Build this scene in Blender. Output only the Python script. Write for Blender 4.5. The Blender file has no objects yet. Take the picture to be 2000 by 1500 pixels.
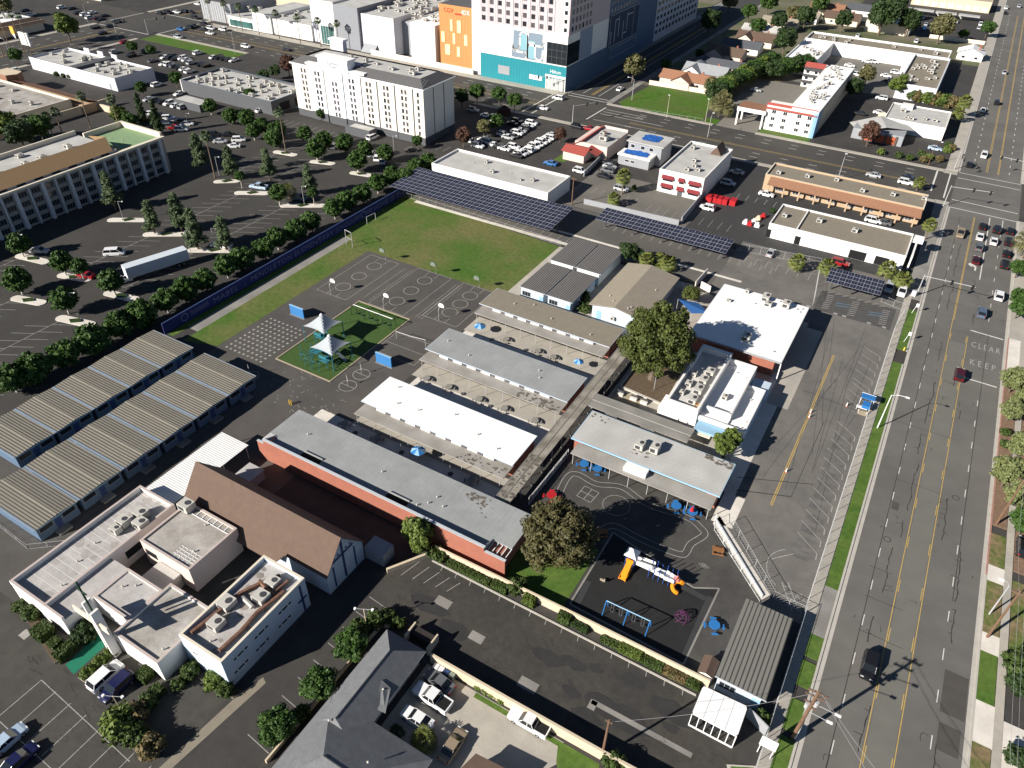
import bpy, math, random
import numpy as np
from mathutils import Matrix, Vector
random.seed(7)
SC = bpy.context.scene
COL = SC.collection
PI = math.pi
# ------------------------------------------------------------------ camera
F_PX, PITCH, ROLL, YAW, CAM_H = 1440.19, 0.668801, 0.025446, 0.514347, 93.0
def _cam():
    c, s = math.cos(ROLL), math.sin(ROLL)
    cp, sp = math.cos(PITCH), math.sin(PITCH)
    e1, e2, e3 = Vector((1, 0, 0)), Vector((0, sp, cp)), Vector((0, cp, -sp))
    R = Matrix.Rotation(YAW, 3, 'Z')
    right, up, fw = R @ (e1*c + e2*s), R @ (e1*-s + e2*c), R @ e3
    cam = bpy.data.cameras.new('camera')
    cam.sensor_width = 36.0
    cam.lens = F_PX/2000*36.0
    cam.clip_start, cam.clip_end = 1.0, 6000.0
    o = bpy.data.objects.new('camera', cam)
    COL.objects.link(o)
    m = Matrix(((right.x, up.x, -fw.x, 0), (right.y, up.y, -fw.y, 0), (right.z, up.z, -fw.z, CAM_H), (0, 0, 0, 1)))
    o.matrix_world = m
    SC.camera = o
_cam()
# ------------------------------------------------------------------ sky, sun, exposure
SUN_EL = math.radians(27.5)
SUN_TO = Vector((-0.50*math.cos(SUN_EL), -0.866*math.cos(SUN_EL), math.sin(SUN_EL)))
W = bpy.data.worlds.new('World'); SC.world = W; W.use_nodes = True
nt = W.node_tree
sky = nt.nodes.new('ShaderNodeTexSky')
sky.sky_type = 'NISHITA'; sky.sun_disc = False
sky.sun_elevation = SUN_EL; sky.sun_rotation = math.radians(210)
sky.air_density, sky.dust_density, sky.ozone_density = 0.55, 0.0, 1.0
nt.links.new(sky.outputs[0], nt.nodes['Background'].inputs[0])
nt.nodes['Background'].inputs[1].default_value = 0.05
sl = bpy.data.lights.new('sun', 'SUN'); sl.energy = 5.0; sl.angle = math.radians(0.5); sl.color = (1.0, 0.945, 0.87)
so = bpy.data.objects.new('sun', sl); COL.objects.link(so)
so.rotation_euler = (-SUN_TO).to_track_quat('-Z', 'Y').to_euler()
SC.view_settings.view_transform = 'Standard'; SC.view_settings.look = 'None'
SC.view_settings.exposure = 0.75; SC.view_settings.gamma = 1.0
SC.view_settings.use_curve_mapping = False
SC.cycles.max_bounces = 4; SC.cycles.diffuse_bounces = 2; SC.cycles.glossy_bounces = 2
SC.cycles.transmission_bounces = 2; SC.cycles.transparent_max_bounces = 4
# ------------------------------------------------------------------ materials
MATS = {}
def pm(name, col, rough=0.85, var=0.12, scale=0.6, fine=6.0, spec=0.25, metal=0.0, col2=None, c2scale=0.08, c2amt=0.5, fineamt=None, emit=0):
    """procedural Principled: large patches (col2), medium mottling and fine grain, all in world space"""
    if name in MATS: return MATS[name]
    m = bpy.data.materials.new(name); m.use_nodes = True
    N, L = m.node_tree.nodes, m.node_tree.links
    b = N['Principled BSDF']
    b.inputs['Roughness'].default_value = rough
    b.inputs['Specular IOR Level'].default_value = spec
    b.inputs['Metallic'].default_value = metal
    c = (col[0], col[1], col[2], 1)
    if var <= 0:
        b.inputs['Base Color'].default_value = c
        MATS[name] = m; return m
    geo = N.new('ShaderNodeNewGeometry')
    def noise(sc, det=4.0):
        n = N.new('ShaderNodeTexNoise'); n.inputs['Scale'].default_value = sc; n.inputs['Detail'].default_value = det
        n.inputs['Roughness'].default_value = 0.6
        L.new(geo.outputs['Position'], n.inputs['Vector']); return n
    base = None
    if col2:
        n = noise(c2scale, 5.0)
        r = N.new('ShaderNodeMapRange'); r.inputs[1].default_value = 0.5-0.22*c2amt; r.inputs[2].default_value = 0.5+0.22*c2amt
        L.new(n.outputs[0], r.inputs[0])
        mx = N.new('ShaderNodeMix'); mx.data_type = 'RGBA'
        mx.inputs[6].default_value = c; mx.inputs[7].default_value = (*col2, 1)
        L.new(r.outputs[0], mx.inputs[0]); base = mx.outputs[2]
    n1, n2 = noise(scale), noise(fine, 2.0)
    f2 = var*0.8 if fineamt is None else fineamt
    def mr(n, a):
        r = N.new('ShaderNodeMapRange'); r.inputs[1].default_value = 0.25; r.inputs[2].default_value = 0.75
        r.inputs[3].default_value = 1-a; r.inputs[4].default_value = 1+a
        L.new(n.outputs[0], r.inputs[0]); return r.outputs[0]
    mu = N.new('ShaderNodeMath'); mu.operation = 'MULTIPLY'
    L.new(mr(n1, var), mu.inputs[0]); L.new(mr(n2, f2), mu.inputs[1])
    vm = N.new('ShaderNodeVectorMath'); vm.operation = 'SCALE'
    if base: L.new(base, vm.inputs[0])
    else: vm.inputs[0].default_value = col
    L.new(mu.outputs[0], vm.inputs['Scale'])
    L.new(vm.outputs[0], b.inputs['Base Color'])
    if emit: pass
    MATS[name] = m
    return m
def glass(name, col=(0.02, 0.025, 0.03), rough=0.08):
    return pm(name, col, rough=rough, var=0.0, spec=0.6)
# asphalt and paving
A_STREET = pm('street_asphalt', (0.15, 0.142, 0.127), var=0.08, scale=0.25, fine=5, col2=(0.122, 0.116, 0.106), c2scale=0.05)
A_TURN = pm('turn_lane_asphalt', (0.155, 0.15, 0.13), var=0.07, scale=0.3, fine=6)
A_CROSS = pm('cross_street_asphalt', (0.062, 0.059, 0.054), var=0.1, scale=0.2, fine=4, col2=(0.075, 0.07, 0.062), c2scale=0.03)
A_SIDE = pm('side_street_asphalt', (0.06, 0.058, 0.055), var=0.1)
A_LOT = pm('lot_asphalt', (0.048, 0.045, 0.042), var=0.14, scale=0.5, fine=5, col2=(0.06, 0.056, 0.051), c2scale=0.12)
A_HOTEL = pm('hotel_lot_asphalt', (0.05, 0.047, 0.043), var=0.1, scale=0.4, fine=4, col2=(0.058, 0.055, 0.05), c2scale=0.07)
A_SCHOOL = pm('school_lot_asphalt', (0.17, 0.158, 0.14), var=0.1, scale=0.5, fine=4, col2=(0.135, 0.127, 0.115), c2scale=0.12)
A_PLAY = pm('playground_asphalt', (0.078, 0.072, 0.066), var=0.09, scale=0.4, fine=4, col2=(0.098, 0.09, 0.079), c2scale=0.06)
A_KIND = pm('kinder_asphalt', (0.062, 0.059, 0.055), var=0.12, scale=0.6, fine=4, col2=(0.075, 0.071, 0.064), c2scale=0.15)
A_OLD = pm('old_lot_asphalt', (0.044, 0.042, 0.039), var=0.2, scale=0.9, fine=5, col2=(0.062, 0.056, 0.047), c2scale=0.13, c2amt=0.7)
A_PATCH = pm('dark_asphalt_patch', (0.034, 0.034, 0.035), var=0.12)
A_SEAL = pm('crack_sealant', (0.045, 0.044, 0.043), var=0.1, rough=0.6)
CONC = pm('concrete', (0.42, 0.385, 0.325), var=0.08, scale=0.5, fine=4, col2=(0.36, 0.335, 0.29), c2scale=0.15)
CONC_W = pm('pale_concrete', (0.7, 0.655, 0.58), var=0.06, scale=0.5, fine=4, col2=(0.6, 0.56, 0.49), c2scale=0.2)
CONC_T = pm('tan_concrete', (0.36, 0.3, 0.215), var=0.08, scale=0.5, fine=4)
CONC_G = pm('grey_concrete', (0.28, 0.265, 0.24), var=0.12, scale=0.5, fine=4, col2=(0.2, 0.19, 0.17), c2scale=0.25)
KERB = pm('kerb_concrete', (0.45, 0.42, 0.37), var=0.1)
KERB_R = pm('red_kerb', (0.36, 0.2, 0.16), var=0.15)
GRASS = pm('lawn_grass', (0.062, 0.125, 0.018), var=0.25, scale=1.2, fine=9, col2=(0.095, 0.15, 0.028), c2scale=0.25)
GRASS_F = pm('field_grass', (0.06, 0.125, 0.016), var=0.28, scale=1.0, fine=7, col2=(0.15, 0.14, 0.052), c2scale=0.06, c2amt=0.7)
GRASS_L = pm('lot_grass', (0.06, 0.14, 0.012), var=0.25, scale=0.6, fine=4, col2=(0.085, 0.125, 0.025), c2scale=0.12)
TURF = pm('artificial_turf', (0.05, 0.095, 0.022), var=0.14, scale=1.0, fine=8)
SOIL = pm('planter_soil', (0.11, 0.08, 0.052), var=0.3, scale=2)
RUBBER = pm('rubber_surface', (0.022, 0.022, 0.022), var=0.15, scale=0.6)
RUBBER2 = pm('rubber_border', (0.045, 0.045, 0.046), var=0.12)
P_WHITE = pm('white_road_paint', (0.62, 0.6, 0.55), var=0.2, scale=1.5, fine=7)
P_FADE = pm('faded_white_paint', (0.33, 0.315, 0.29), var=0.25, scale=1.5, fine=7)
P_YEL = pm('yellow_road_paint', (0.5, 0.34, 0.1), var=0.18, scale=1.5, fine=7)
P_BLUE = pm('blue_bay_paint', (0.11, 0.19, 0.27), var=0.25, scale=1.0)
P_RED = pm('red_paint', (0.45, 0.04, 0.03), var=0.1)
# walls and roofs
BRICK = pm('red_brick', (0.35, 0.135, 0.09), var=0.1, scale=1.2, fine=9, col2=(0.31, 0.118, 0.08), c2scale=0.3)
R_WHITE = pm('white_roof_coating', (0.84, 0.83, 0.81), var=0.03, scale=0.4, fine=3)
R_GREY = pm('grey_roof_membrane', (0.32, 0.33, 0.325), var=0.07, scale=0.5, fine=4, col2=(0.28, 0.287, 0.283), c2scale=0.2)
R_GRYL = pm('pale_grey_membrane', (0.5, 0.49, 0.46), var=0.1, scale=0.5, fine=4, col2=(0.41, 0.4, 0.375), c2scale=0.25)
R_GRAV = pm('tan_gravel_roof', (0.235, 0.205, 0.158), var=0.1, scale=1, fine=7)
R_TAN = pm('tan_shingle_roof', (0.3, 0.262, 0.2), var=0.08, scale=1, fine=7)
R_BROWN = pm('brown_shingle_roof', (0.125, 0.083, 0.062), var=0.1, scale=1, fine=6)
R_DARK = pm('charcoal_shingle_roof', (0.165, 0.17, 0.175), var=0.14, scale=1, fine=5)
R_RIB = pm('ribbed_beige_metal', (0.27, 0.245, 0.195), var=0.07, scale=0.4, fine=2, rough=0.5, spec=0.45)
R_RIBD = pm('ribbed_grey_metal', (0.19, 0.178, 0.168), var=0.06, scale=0.4, rough=0.5, spec=0.4)
R_SEAM_SHADE = pm('roof_seam_shade', (0.06, 0.057, 0.052), var=0.08)  # darker than the panels: the ribs' shadow is put into the colour
R_CLAY = pm('clay_tile_roof', (0.26, 0.135, 0.082), var=0.14, scale=2, fine=8)
R_RED = pm('red_metal_roof', (0.34, 0.075, 0.06), var=0.1)
R_MANS = pm('dark_mansard', (0.1, 0.098, 0.098), var=0.08)
METAL_L = pm('pale_flashing', (0.5, 0.53, 0.55), var=0.06, rough=0.45, spec=0.5)
GUTTER_SHEEN = pm('gutter_sheen', (0.24, 0.3, 0.37), var=0.08, rough=0.5)  # edge flashing; the roof slope's reflection is put into its pale blue
W_WHITE = pm('white_stucco', (0.78, 0.76, 0.72), var=0.04, scale=0.4, fine=3)
W_CREAM = pm('cream_stucco', (0.7, 0.63, 0.5), var=0.04, scale=0.5)
W_BLUE = pm('pale_blue_siding', (0.5, 0.58, 0.66), var=0.05)
W_SKY = pm('light_blue_trim', (0.27, 0.45, 0.6), var=0.05)
W_GREY = pm('dark_grey_stucco', (0.095, 0.098, 0.105), var=0.06)
W_MID = pm('mid_grey_stucco', (0.3, 0.31, 0.325), var=0.06)
W_PEACH = pm('peach_stucco', (0.46, 0.33, 0.21), var=0.05)
W_PINK = pm('pinkish_stucco', (0.66, 0.53, 0.46), var=0.05)
W_NAVY = pm('navy_paint', (0.035, 0.06, 0.15), var=0.08)
W_LAV = pm('pale_grey_panel', (0.62, 0.62, 0.66), var=0.03)
W_MAUVE = pm('mauve_panel', (0.52, 0.44, 0.45), var=0.04)
W_TEAL = pm('teal_panel', (0.025, 0.23, 0.27), var=0.05, scale=0.4)
W_ORNG = pm('orange_panel', (0.56, 0.26, 0.1), var=0.04, scale=0.4)
W_TAN = pm('tan_block_wall', (0.6, 0.5, 0.36), var=0.06)
W_SLATE = pm('slate_blue_panel', (0.1, 0.15, 0.22), var=0.06)
TRIM = pm('white_trim', (0.8, 0.79, 0.77), var=0.02)
STEEL = pm('galvanised_steel', (0.4, 0.4, 0.4), var=0.06, rough=0.45, spec=0.5)
DSTEEL = pm('dark_steel', (0.06, 0.06, 0.065), var=0.06, rough=0.5, spec=0.4)
AC_M = pm('air_unit_casing', (0.5, 0.48, 0.43), var=0.06)
RUST = pm('rusty_duct', (0.2, 0.11, 0.075), var=0.3, scale=1.5)
BLACK = pm('black_grille', (0.012, 0.012, 0.013), var=0.05)
WOODP = pm('wood_pole', (0.17, 0.1, 0.062), var=0.2, scale=2)
GLASS = glass('window_glass')
GLASS_G = pm('green_tinted_glass', (0.05, 0.13, 0.12), rough=0.1, var=0.25, scale=0.25, spec=0.6)
GLASS_B = pm('curtained_glass', (0.1, 0.095, 0.1), rough=0.2, var=0.35, scale=0.35, spec=0.5)
BLUE = pm('bright_blue_paint', (0.025, 0.16, 0.42), var=0.06)
BLUE_D = pm('play_blue_paint', (0.025, 0.07, 0.28), var=0.06)
BLUE_W = pm('handball_blue', (0.04, 0.17, 0.4), var=0.06)
MURAL = pm('mural_navy', (0.03, 0.035, 0.14), var=0.1)
SAIL = pm('shade_sail_fabric', (0.37, 0.4, 0.42), var=0.04)
SAIL_B = pm('blue_sail_fabric', (0.03, 0.11, 0.3), var=0.06)
TEALP = pm('teal_play_paint', (0.03, 0.16, 0.2), var=0.1)
GREENP = pm('dark_green_paint', (0.02, 0.05, 0.03), var=0.1)
ORANGE = pm('orange_plastic', (0.75, 0.27, 0.015), var=0.05, rough=0.4)
REDP = pm('red_plastic', (0.42, 0.02, 0.025), var=0.06, rough=0.5)
PURPLE = pm('purple_rope', (0.13, 0.035, 0.11), var=0.1)
SOLAR = pm('solar_cell', (0.022, 0.025, 0.045), var=0.1, rough=0.18, spec=0.55)
SOLAR_F = pm('solar_frame', (0.33, 0.33, 0.36), var=0.04, rough=0.5)
GREENR = pm('green_ramp_carpet', (0.015, 0.17, 0.1), var=0.12)
GREENRF = pm('green_roof_membrane', (0.22, 0.32, 0.17), var=0.08)
WOODT = pm('brown_table_plank', (0.28, 0.125, 0.05), var=0.15, scale=2)
TARP = pm('blue_tarpaulin', (0.018, 0.1, 0.36), var=0.3, scale=1.5)
POOL = pm('pool_water', (0.02, 0.42, 0.44), var=0.1, rough=0.05, spec=0.6)
# ------------------------------------------------------------------ mesh helpers
JR = random.Random(1)
class MB:
    def __init__(s): s.v, s.f, s.m = [], [], []
    def add(s, vs, fs, m=0):
        o = len(s.v); s.v += [tuple(p) for p in vs]
        s.f += [tuple(i+o for i in f) for f in fs]; s.m += [m]*len(fs); return s
    def quad(s, a, b, c, d, m=0): return s.add((a, b, c, d), ((0, 1, 2, 3),), m)
    def poly(s, pts, z, m=0): return s.add([(p[0], p[1], z) for p in pts], (tuple(range(len(pts))),), m)
    def rect(s, x0, y0, x1, y1, z, m=0): return s.quad((x0, y0, z), (x1, y0, z), (x1, y1, z), (x0, y1, z), m)
    def box(s, x0, y0, z0, x1, y1, z1, m=0, mt=None):
        vs = [(x0, y0, z0), (x1, y0, z0), (x1, y1, z0), (x0, y1, z0), (x0, y0, z1), (x1, y0, z1), (x1, y1, z1), (x0, y1, z1)]
        s.add(vs, ((0, 1, 5, 4), (1, 2, 6, 5), (2, 3, 7, 6), (3, 0, 4, 7), (3, 2, 1, 0)), m)
        s.f.append(tuple(len(s.v)-8+i for i in (4, 5, 6, 7))); s.m.append(m if mt is None else mt); return s
    def prism(s, pts, z0, z1, m=0, mt=None):
        n = len(pts)
        a = sum(pts[i][0]*pts[(i+1) % n][1]-pts[(i+1) % n][0]*pts[i][1] for i in range(n))
        if a < 0: pts = pts[::-1]
        o = len(s.v)
        s.v += [(p[0], p[1], z0) for p in pts]+[(p[0], p[1], z1) for p in pts]
        for i in range(n):
            j = (i+1) % n; s.f.append((o+i, o+j, o+n+j, o+n+i)); s.m.append(m)
        s.f.append(tuple(o+n+i for i in range(n))); s.m.append(m if mt is None else mt)
        s.f.append(tuple(o+n-1-i for i in range(n))); s.m.append(m); return s
    def cyl(s, x, y, z0, z1, r, n=8, m=0, r2=None):
        r2 = r if r2 is None else r2
        o = len(s.v)
        for z, q in ((z0, r), (z1, r2)):
            s.v += [(x+q*math.cos(2*PI*i/n), y+q*math.sin(2*PI*i/n), z) for i in range(n)]
        for i in range(n):
            j = (i+1) % n; s.f.append((o+i, o+j, o+n+j, o+n+i)); s.m.append(m)
        s.f.append(tuple(o+n+i for i in range(n))); s.m.append(m); return s
    def tube(s, pts, r, n=5, m=0):
        pts = [Vector(p) for p in pts]; rings = []
        for i, p in enumerate(pts):
            d = (pts[min(i+1, len(pts)-1)]-pts[max(i-1, 0)]).normalized()
            a = d.orthogonal().normalized(); b = d.cross(a)
            o = len(s.v); rr = r[i] if isinstance(r, (list, tuple)) else r
            s.v += [tuple(p+(a*math.cos(2*PI*k/n)+b*math.sin(2*PI*k/n))*rr) for k in range(n)]; rings.append(o)
        for q in range(len(rings)-1):
            # rings may twist: match by nearest start vertex
            o0, o1 = rings[q], rings[q+1]
            sh = min(range(n), key=lambda k: (Vector(s.v[o1+k])-Vector(s.v[o0])).length)
            for k in range(n):
                s.f.append((o0+k, o0+(k+1) % n, o1+(k+1+sh) % n, o1+(k+sh) % n)); s.m.append(m)
        for o in (rings[0], rings[-1]):
            s.f.append(tuple(o+k for k in range(n))); s.m.append(m)
        return s
    def line(s, a, b, w, z, m=0):
        z += JR.random()*0.0012
        d = Vector((b[0]-a[0], b[1]-a[1])); n = Vector((-d.y, d.x)).normalized()*w/2
        return s.quad((a[0]-n.x, a[1]-n.y, z), (b[0]-n.x, b[1]-n.y, z), (b[0]+n.x, b[1]+n.y, z), (a[0]+n.x, a[1]+n.y, z), m)
    def ring(s, cx, cy, r, w, z, m=0, n=28, a0=0.0, a1=2*PI):
        for i in range(n):
            t0, t1 = a0+(a1-a0)*i/n, a0+(a1-a0)*(i+1)/n
            q = [(cx+rr*math.cos(t), cy+rr*math.sin(t), z) for rr, t in ((r-w/2, t0), (r+w/2, t0), (r+w/2, t1), (r-w/2, t1))]
            s.quad(*q, m)
        return s
    def mesh(s, name, mats):
        me = bpy.data.meshes.new(name); me.from_pydata(s.v, [], s.f)
        for m in (mats if isinstance(mats, (list, tuple)) else [mats]): me.materials.append(m)
        if any(s.m): me.polygons.foreach_set('material_index', s.m)
        return me
def wloc(o):
    v = Vector((0, 0, 0))
    while o is not None: v += Vector(o.location); o = o.parent
    return v
def link(o, parent=None):
    COL.objects.link(o)
    if parent is not None: o.parent = parent
    return o
def part(parent, name, mb, mats, smooth=False, label=None, kind=None):
    """a mesh built in world coordinates as a child of `parent` (parents stand unrotated while they are built)"""
    off = wloc(parent)
    if off.length > 0: mb.v = [(p[0]-off.x, p[1]-off.y, p[2]-off.z) for p in mb.v]
    me = mb.mesh(name, mats)
    if smooth: me.polygons.foreach_set('use_smooth', [True]*len(me.polygons))
    o = link(bpy.data.objects.new(name, me), parent)
    if label: o['label'] = label
    if kind: o['kind'] = kind
    return o
def inst(parent, name, me, loc, rz=0.0, sc=None):
    """another object on shared mesh data, at a world position"""
    o = bpy.data.objects.new(name, me)
    off = wloc(parent) if parent is not None else Vector((0, 0, 0))
    o.location = (loc[0]-off.x, loc[1]-off.y, loc[2]-off.z); o.rotation_euler = (0, 0, rz)
    if sc: o.scale = sc
    return link(o, parent)
def tag(o, label, cat, group=None):
    o['label'] = label; o['category'] = cat
    if group: o['group'] = group
    return o
def thing(name, label, cat, x, y, z=0.0, group=None):
    o = bpy.data.objects.new(name, None); o.location = (x, y, z); o.empty_display_size = 0.5
    link(o); return tag(o, label, cat, group)
def one(name, mb, mats, label, cat, group=None, smooth=False):
    """a thing that is a single mesh; its origin goes to the base centre"""
    xs, ys, zs = zip(*mb.v); c = ((min(xs)+max(xs))/2, (min(ys)+max(ys))/2, min(zs))
    mb.v = [(p[0]-c[0], p[1]-c[1], p[2]-c[2]) for p in mb.v]
    me = mb.mesh(name, mats)
    if smooth: me.polygons.foreach_set('use_smooth', [True]*len(me.polygons))
    o = bpy.data.objects.new(name, me); o.location = c; link(o); return tag(o, label, cat, group)
def struct(name, mb, mats, kind='structure', parent=None):
    me = mb.mesh(name, mats); o = link(bpy.data.objects.new(name, me), parent)
    o['kind'] = kind; return o
def copy_tree(o, parent=None):
    c = o.copy(); link(c, parent)
    for ch in list(o.children): copy_tree(ch, c)
    return c
ORD = 'first second third fourth fifth sixth seventh eighth ninth tenth eleventh twelfth thirteenth fourteenth fifteenth sixteenth seventeenth eighteenth nineteenth twentieth'.split()
ORD += ['twenty-'+q for q in ORD[:9]]+['thirtieth']+['thirty-'+q for q in ORD[:9]]
# ================================================================== GROUND, ROADS, PAVEMENTS
Z1, Z2, Z3, Z4, Z5 = 0.004, 0.008, 0.012, 0.016, 0.020
gb = MB(); gb.rect(-2500, -500, 2500, 4000, 0.0)
GROUND = struct('ground', gb, A_LOT)
def sheet(name, z, mat, *rects, polys=()):
    b = MB()
    for r in rects: b.rect(*r, z)
    for p in polys: b.poly(p, z)
    return struct(name, b, mat)
MAIN = sheet('main_street', Z1, A_STREET, (10.2, -40, 28.9, 1500))
sheet('turn_lane', Z2, A_TURN, (17.7, -40, 20.85, 168))
CROSS = sheet('cross_street', Z2, A_CROSS, (-420, 248.6, 10.2, 275), (28.9, 248.6, 500, 275))
SIDE = sheet('side_street', Z1, A_SIDE, (-134.5, 275, -117, 900))
WEST = sheet('west_street', Z1, A_CROSS, (-386, -100, -347, 1200))
sheet('gutter', Z2, KERB, (10.05, -40, 10.7, 246), (28.35, -40, 28.95, 246), (10.05, 278, 10.7, 1200), (28.35, 278, 28.95, 1200))
# lots
sheet('school_car_park', 0.006, A_SCHOOL, (-11.2, 76, 6.2, 190), (-36, 158, -11.2, 190))
sheet('solar_car_park', Z1, pm('solar_lot_asphalt', (0.12, 0.112, 0.1), var=0.08, col2=(0.1, 0.094, 0.086), c2scale=0.1), (-131, 161.5, -36, 184.2))
sheet('play_court', 0.006, A_PLAY, polys=[[(-118.3, 82.5), (-118.3, 131), (-77, 131), (-77, 20), (-131, 20), (-131, 76), (-118, 76)]])
sheet('kinder_yard', Z2, A_KIND, polys=[[(-38.3, 74.5), (-38.3, 90), (-10.7, 90), (-10.7, 88.4), (0.2, 77.4), (0.2, 59.8), (-24.5, 59.8), (-24.5, 74.5)]])
sheet('hotel_car_park', 0.0025, A_HOTEL, (-262, 15, -135.5, 236))
sheet('old_south_lot', 0.0025, A_OLD, polys=[[(-50.5, 52.3), (-46.3, 58.2), (-3, 57.2), (7.5, 50.5), (7.5, 44.3), (-50, 44.3)]])
sheet('church_car_park', Z1, pm('church_asphalt', (0.058, 0.055, 0.049), var=0.12, col2=(0.068, 0.064, 0.056), c2scale=0.15), (-140, -20, -45.8, 44))
sheet('strip_car_park', 0.003, pm('strip_asphalt', (0.05, 0.049, 0.048), var=0.1), (-52, 184, 6, 247))
sheet('mid_car_park', 0.0055, pm('worn_pale_lot', (0.17, 0.157, 0.135), var=0.12, scale=0.4, col2=(0.135, 0.126, 0.11), c2scale=0.1), (-91, 184.5, -52.5, 213))
sheet('sales_car_park', Z1, A_LOT, (-165, 196, -91, 246))
sheet('motel_forecourt', Z1, pm('pale_forecourt', (0.2, 0.185, 0.16), var=0.1), (-75, 288, -40, 345), (-72, 276, -57, 288))
sheet('garage_forecourt', 0.0025, A_LOT, (-39, 280, 6, 350))
sheet('shop_car_park', 0.006, pm('pale_shop_lot', (0.17, 0.16, 0.14), var=0.12), (-66, 350, -8, 420))
sheet('residential_ground', 0.0025, pm('dry_residential_ground', (0.19, 0.165, 0.12), var=0.25, scale=0.1, fine=1.5, col2=(0.08, 0.1, 0.04), c2scale=0.05), (-116, 308, -66, 900), (-66, 424, 8, 470), (-500, 420, -140, 1100))
sheet('driveway', Z2, CONC, polys=[[(-31, 43.0), (-15.5, 43.0), (-14.8, 40.5), (-17, 37), (-19, 20), (-34, 20), (-36.5, 33), (-36.5, 43.0)]])
sheet('dark_pad', 0.0055, A_LOT, (-56, 16, -46, 51))
sheet('path', 0.0075, pm('tan_strip', (0.24, 0.21, 0.16), var=0.12), polys=[[(-55.2, 26), (-54.2, 30), (-53.3, 29.6), (-55.4, 12), (-56.6, 12)]])
# lawns
sheet('field_lawn', Z2, GRASS_F, polys=[[(-126.2, 78), (-126.2, 133.5), (-131, 133.5), (-131, 165.5), (-125, 163.3), (-77, 160.2), (-77, 131), (-118.3, 131), (-118.3, 80.5)]])
sheet('field_path', Z2, CONC_G, (-129.2, 82, -126.2, 133.5))
sheet('mural_lawn', Z2, GRASS, (-131, 78, -129.2, 133.5))
sheet('lot_lawn', Z2, GRASS_L, polys=[[(-113.1,280.3), (-111.1,307.6), (-83.0,310.1), (-77.7,278.1), (-106.7,274.2)]])
sheet('motel_lawn', Z3, GRASS_L, (-56.5, 277.5, -38.5, 283.2), (-77, 276.8, -72.3, 283))
sheet('corner_lawn', Z2, GRASS_L, (-344, 238, -284, 248))
sheet('kinder_lawn', Z2, GRASS, polys=[[(-38.5, 60.4), (-24.7, 60.4), (-24.7, 73), (-34, 73), (-36, 66)]])
sheet('driveway_lawn', Z3, GRASS, polys=[[(-28.5, 42.9), (-10.5, 42.9), (-8, 37), (-12.5, 37), (-15.2, 40.4), (-15.9, 42.2), (-28.5, 42.2)]])
sheet('sales_lawn', Z2, GRASS, (-106.8, 213, -102.9, 236))
pt = MB(); pt.prism([(3.1, 50.9), (6.3, 52.6), (6.3, 46.2)], 0, 0.14, 1); pt.poly([(3.55, 50.9), (6.1, 52.25), (6.1, 46.9)], 0.146, 0)
one('grass_triangle', pt, [GRASS, KERB], 'small triangular lawn with pale kerb under the white sign board', 'lawn')
# turf pad with kerb
tb = MB(); tb.rect(-104.2, 83.8, -89.8, 110.4, Z3)
struct('turf_pad', tb, TURF)
tb = MB()
for r in ((-104.5, 83.5, -89.5, 83.8), (-104.5, 110.4, -89.5, 110.7), (-104.5, 83.8, -104.2, 110.4), (-89.8, 83.8, -89.5, 110.4)): tb.box(r[0], r[1], 0, r[2], r[3], 0.12)
struct('turf_kerb', tb, CONC_T)
# rubber play surface
RB = [(-24.2,77.5), (-24.1,61.7), (-6.2,61.1), (-5.9,75.9), (-9.3,74.0), (-13.4,74.8), (-15.3,75.7)]
rb = MB(); rb.poly(RB, Z3); struct('rubber_surface', rb, RUBBER)
rb = MB()
for i in range(len(RB)): rb.line(RB[i], RB[(i+1) % len(RB)], 0.28, Z4)
struct('rubber_edge', rb, CONC_G)
rb = MB(); rb.line((-23.5,66.8), (-23.2,62.4), 0.9, Z4); rb.line((-6.6,73.8), (-6.5,62.3), 0.9, Z4); rb.line((-11.0,73.3), (-7.1,73.0), 0.9, Z4); struct('rubber_band', rb, RUBBER2)
# concrete courts between the classroom rows
sheet('courtyard', Z3, CONC_W, (-76.5, 71.2, -43.4, 76.4), (-75.5, 88.2, -43.4, 96.5), (-76.5, 108.4, -43.4, 117), (-85.2, 71.2, -76.5, 76.3))
sheet('courtyard_walk', Z4, CONC, (-77.5, 76.3, -43.5, 79), (-77, 94.2, -43.5, 99), (-77, 113.6, -43.5, 120))
sheet('school_plaza', Z3, CONC, (-39.6, 100, -11.2, 158), (-77, 128.2, -39.6, 160.2))
sheet('entry_walk', Z4, CONC_W, (-13.0, 96, -9.6, 135), (-11.4, 88.4, -7.8, 96))
sheet('portable_walk', Z3, pm('portable_walk_asphalt', (0.1, 0.096, 0.09), var=0.1), (-118, 28, -99, 77))
sheet('solar_verge', Z3, CONC_W, (-126, 161.6, -74.5, 163.0), (-86, 167.6, -30, 168.6))
b = MB(); b.rect(-28, 108, -13.5, 109.8, Z4); b.rect(-39, 105.6, -33, 112, Z5)
struct('plaza_panel', b, CONC_T)
pl = MB(); pl.prism([(-38.8, 113), (-28.6, 112), (-29.5, 129), (-39, 129)], 0, 0.35, 1); pl.poly([(-38.4, 113.4), (-29, 112.5), (-29.9, 128.6), (-38.6, 128.6)], 0.36, 0)
one('tree_planter', pl, [SOIL, KERB], 'raised soil planter with concrete edge around the giant spreading tree', 'planter')
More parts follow.
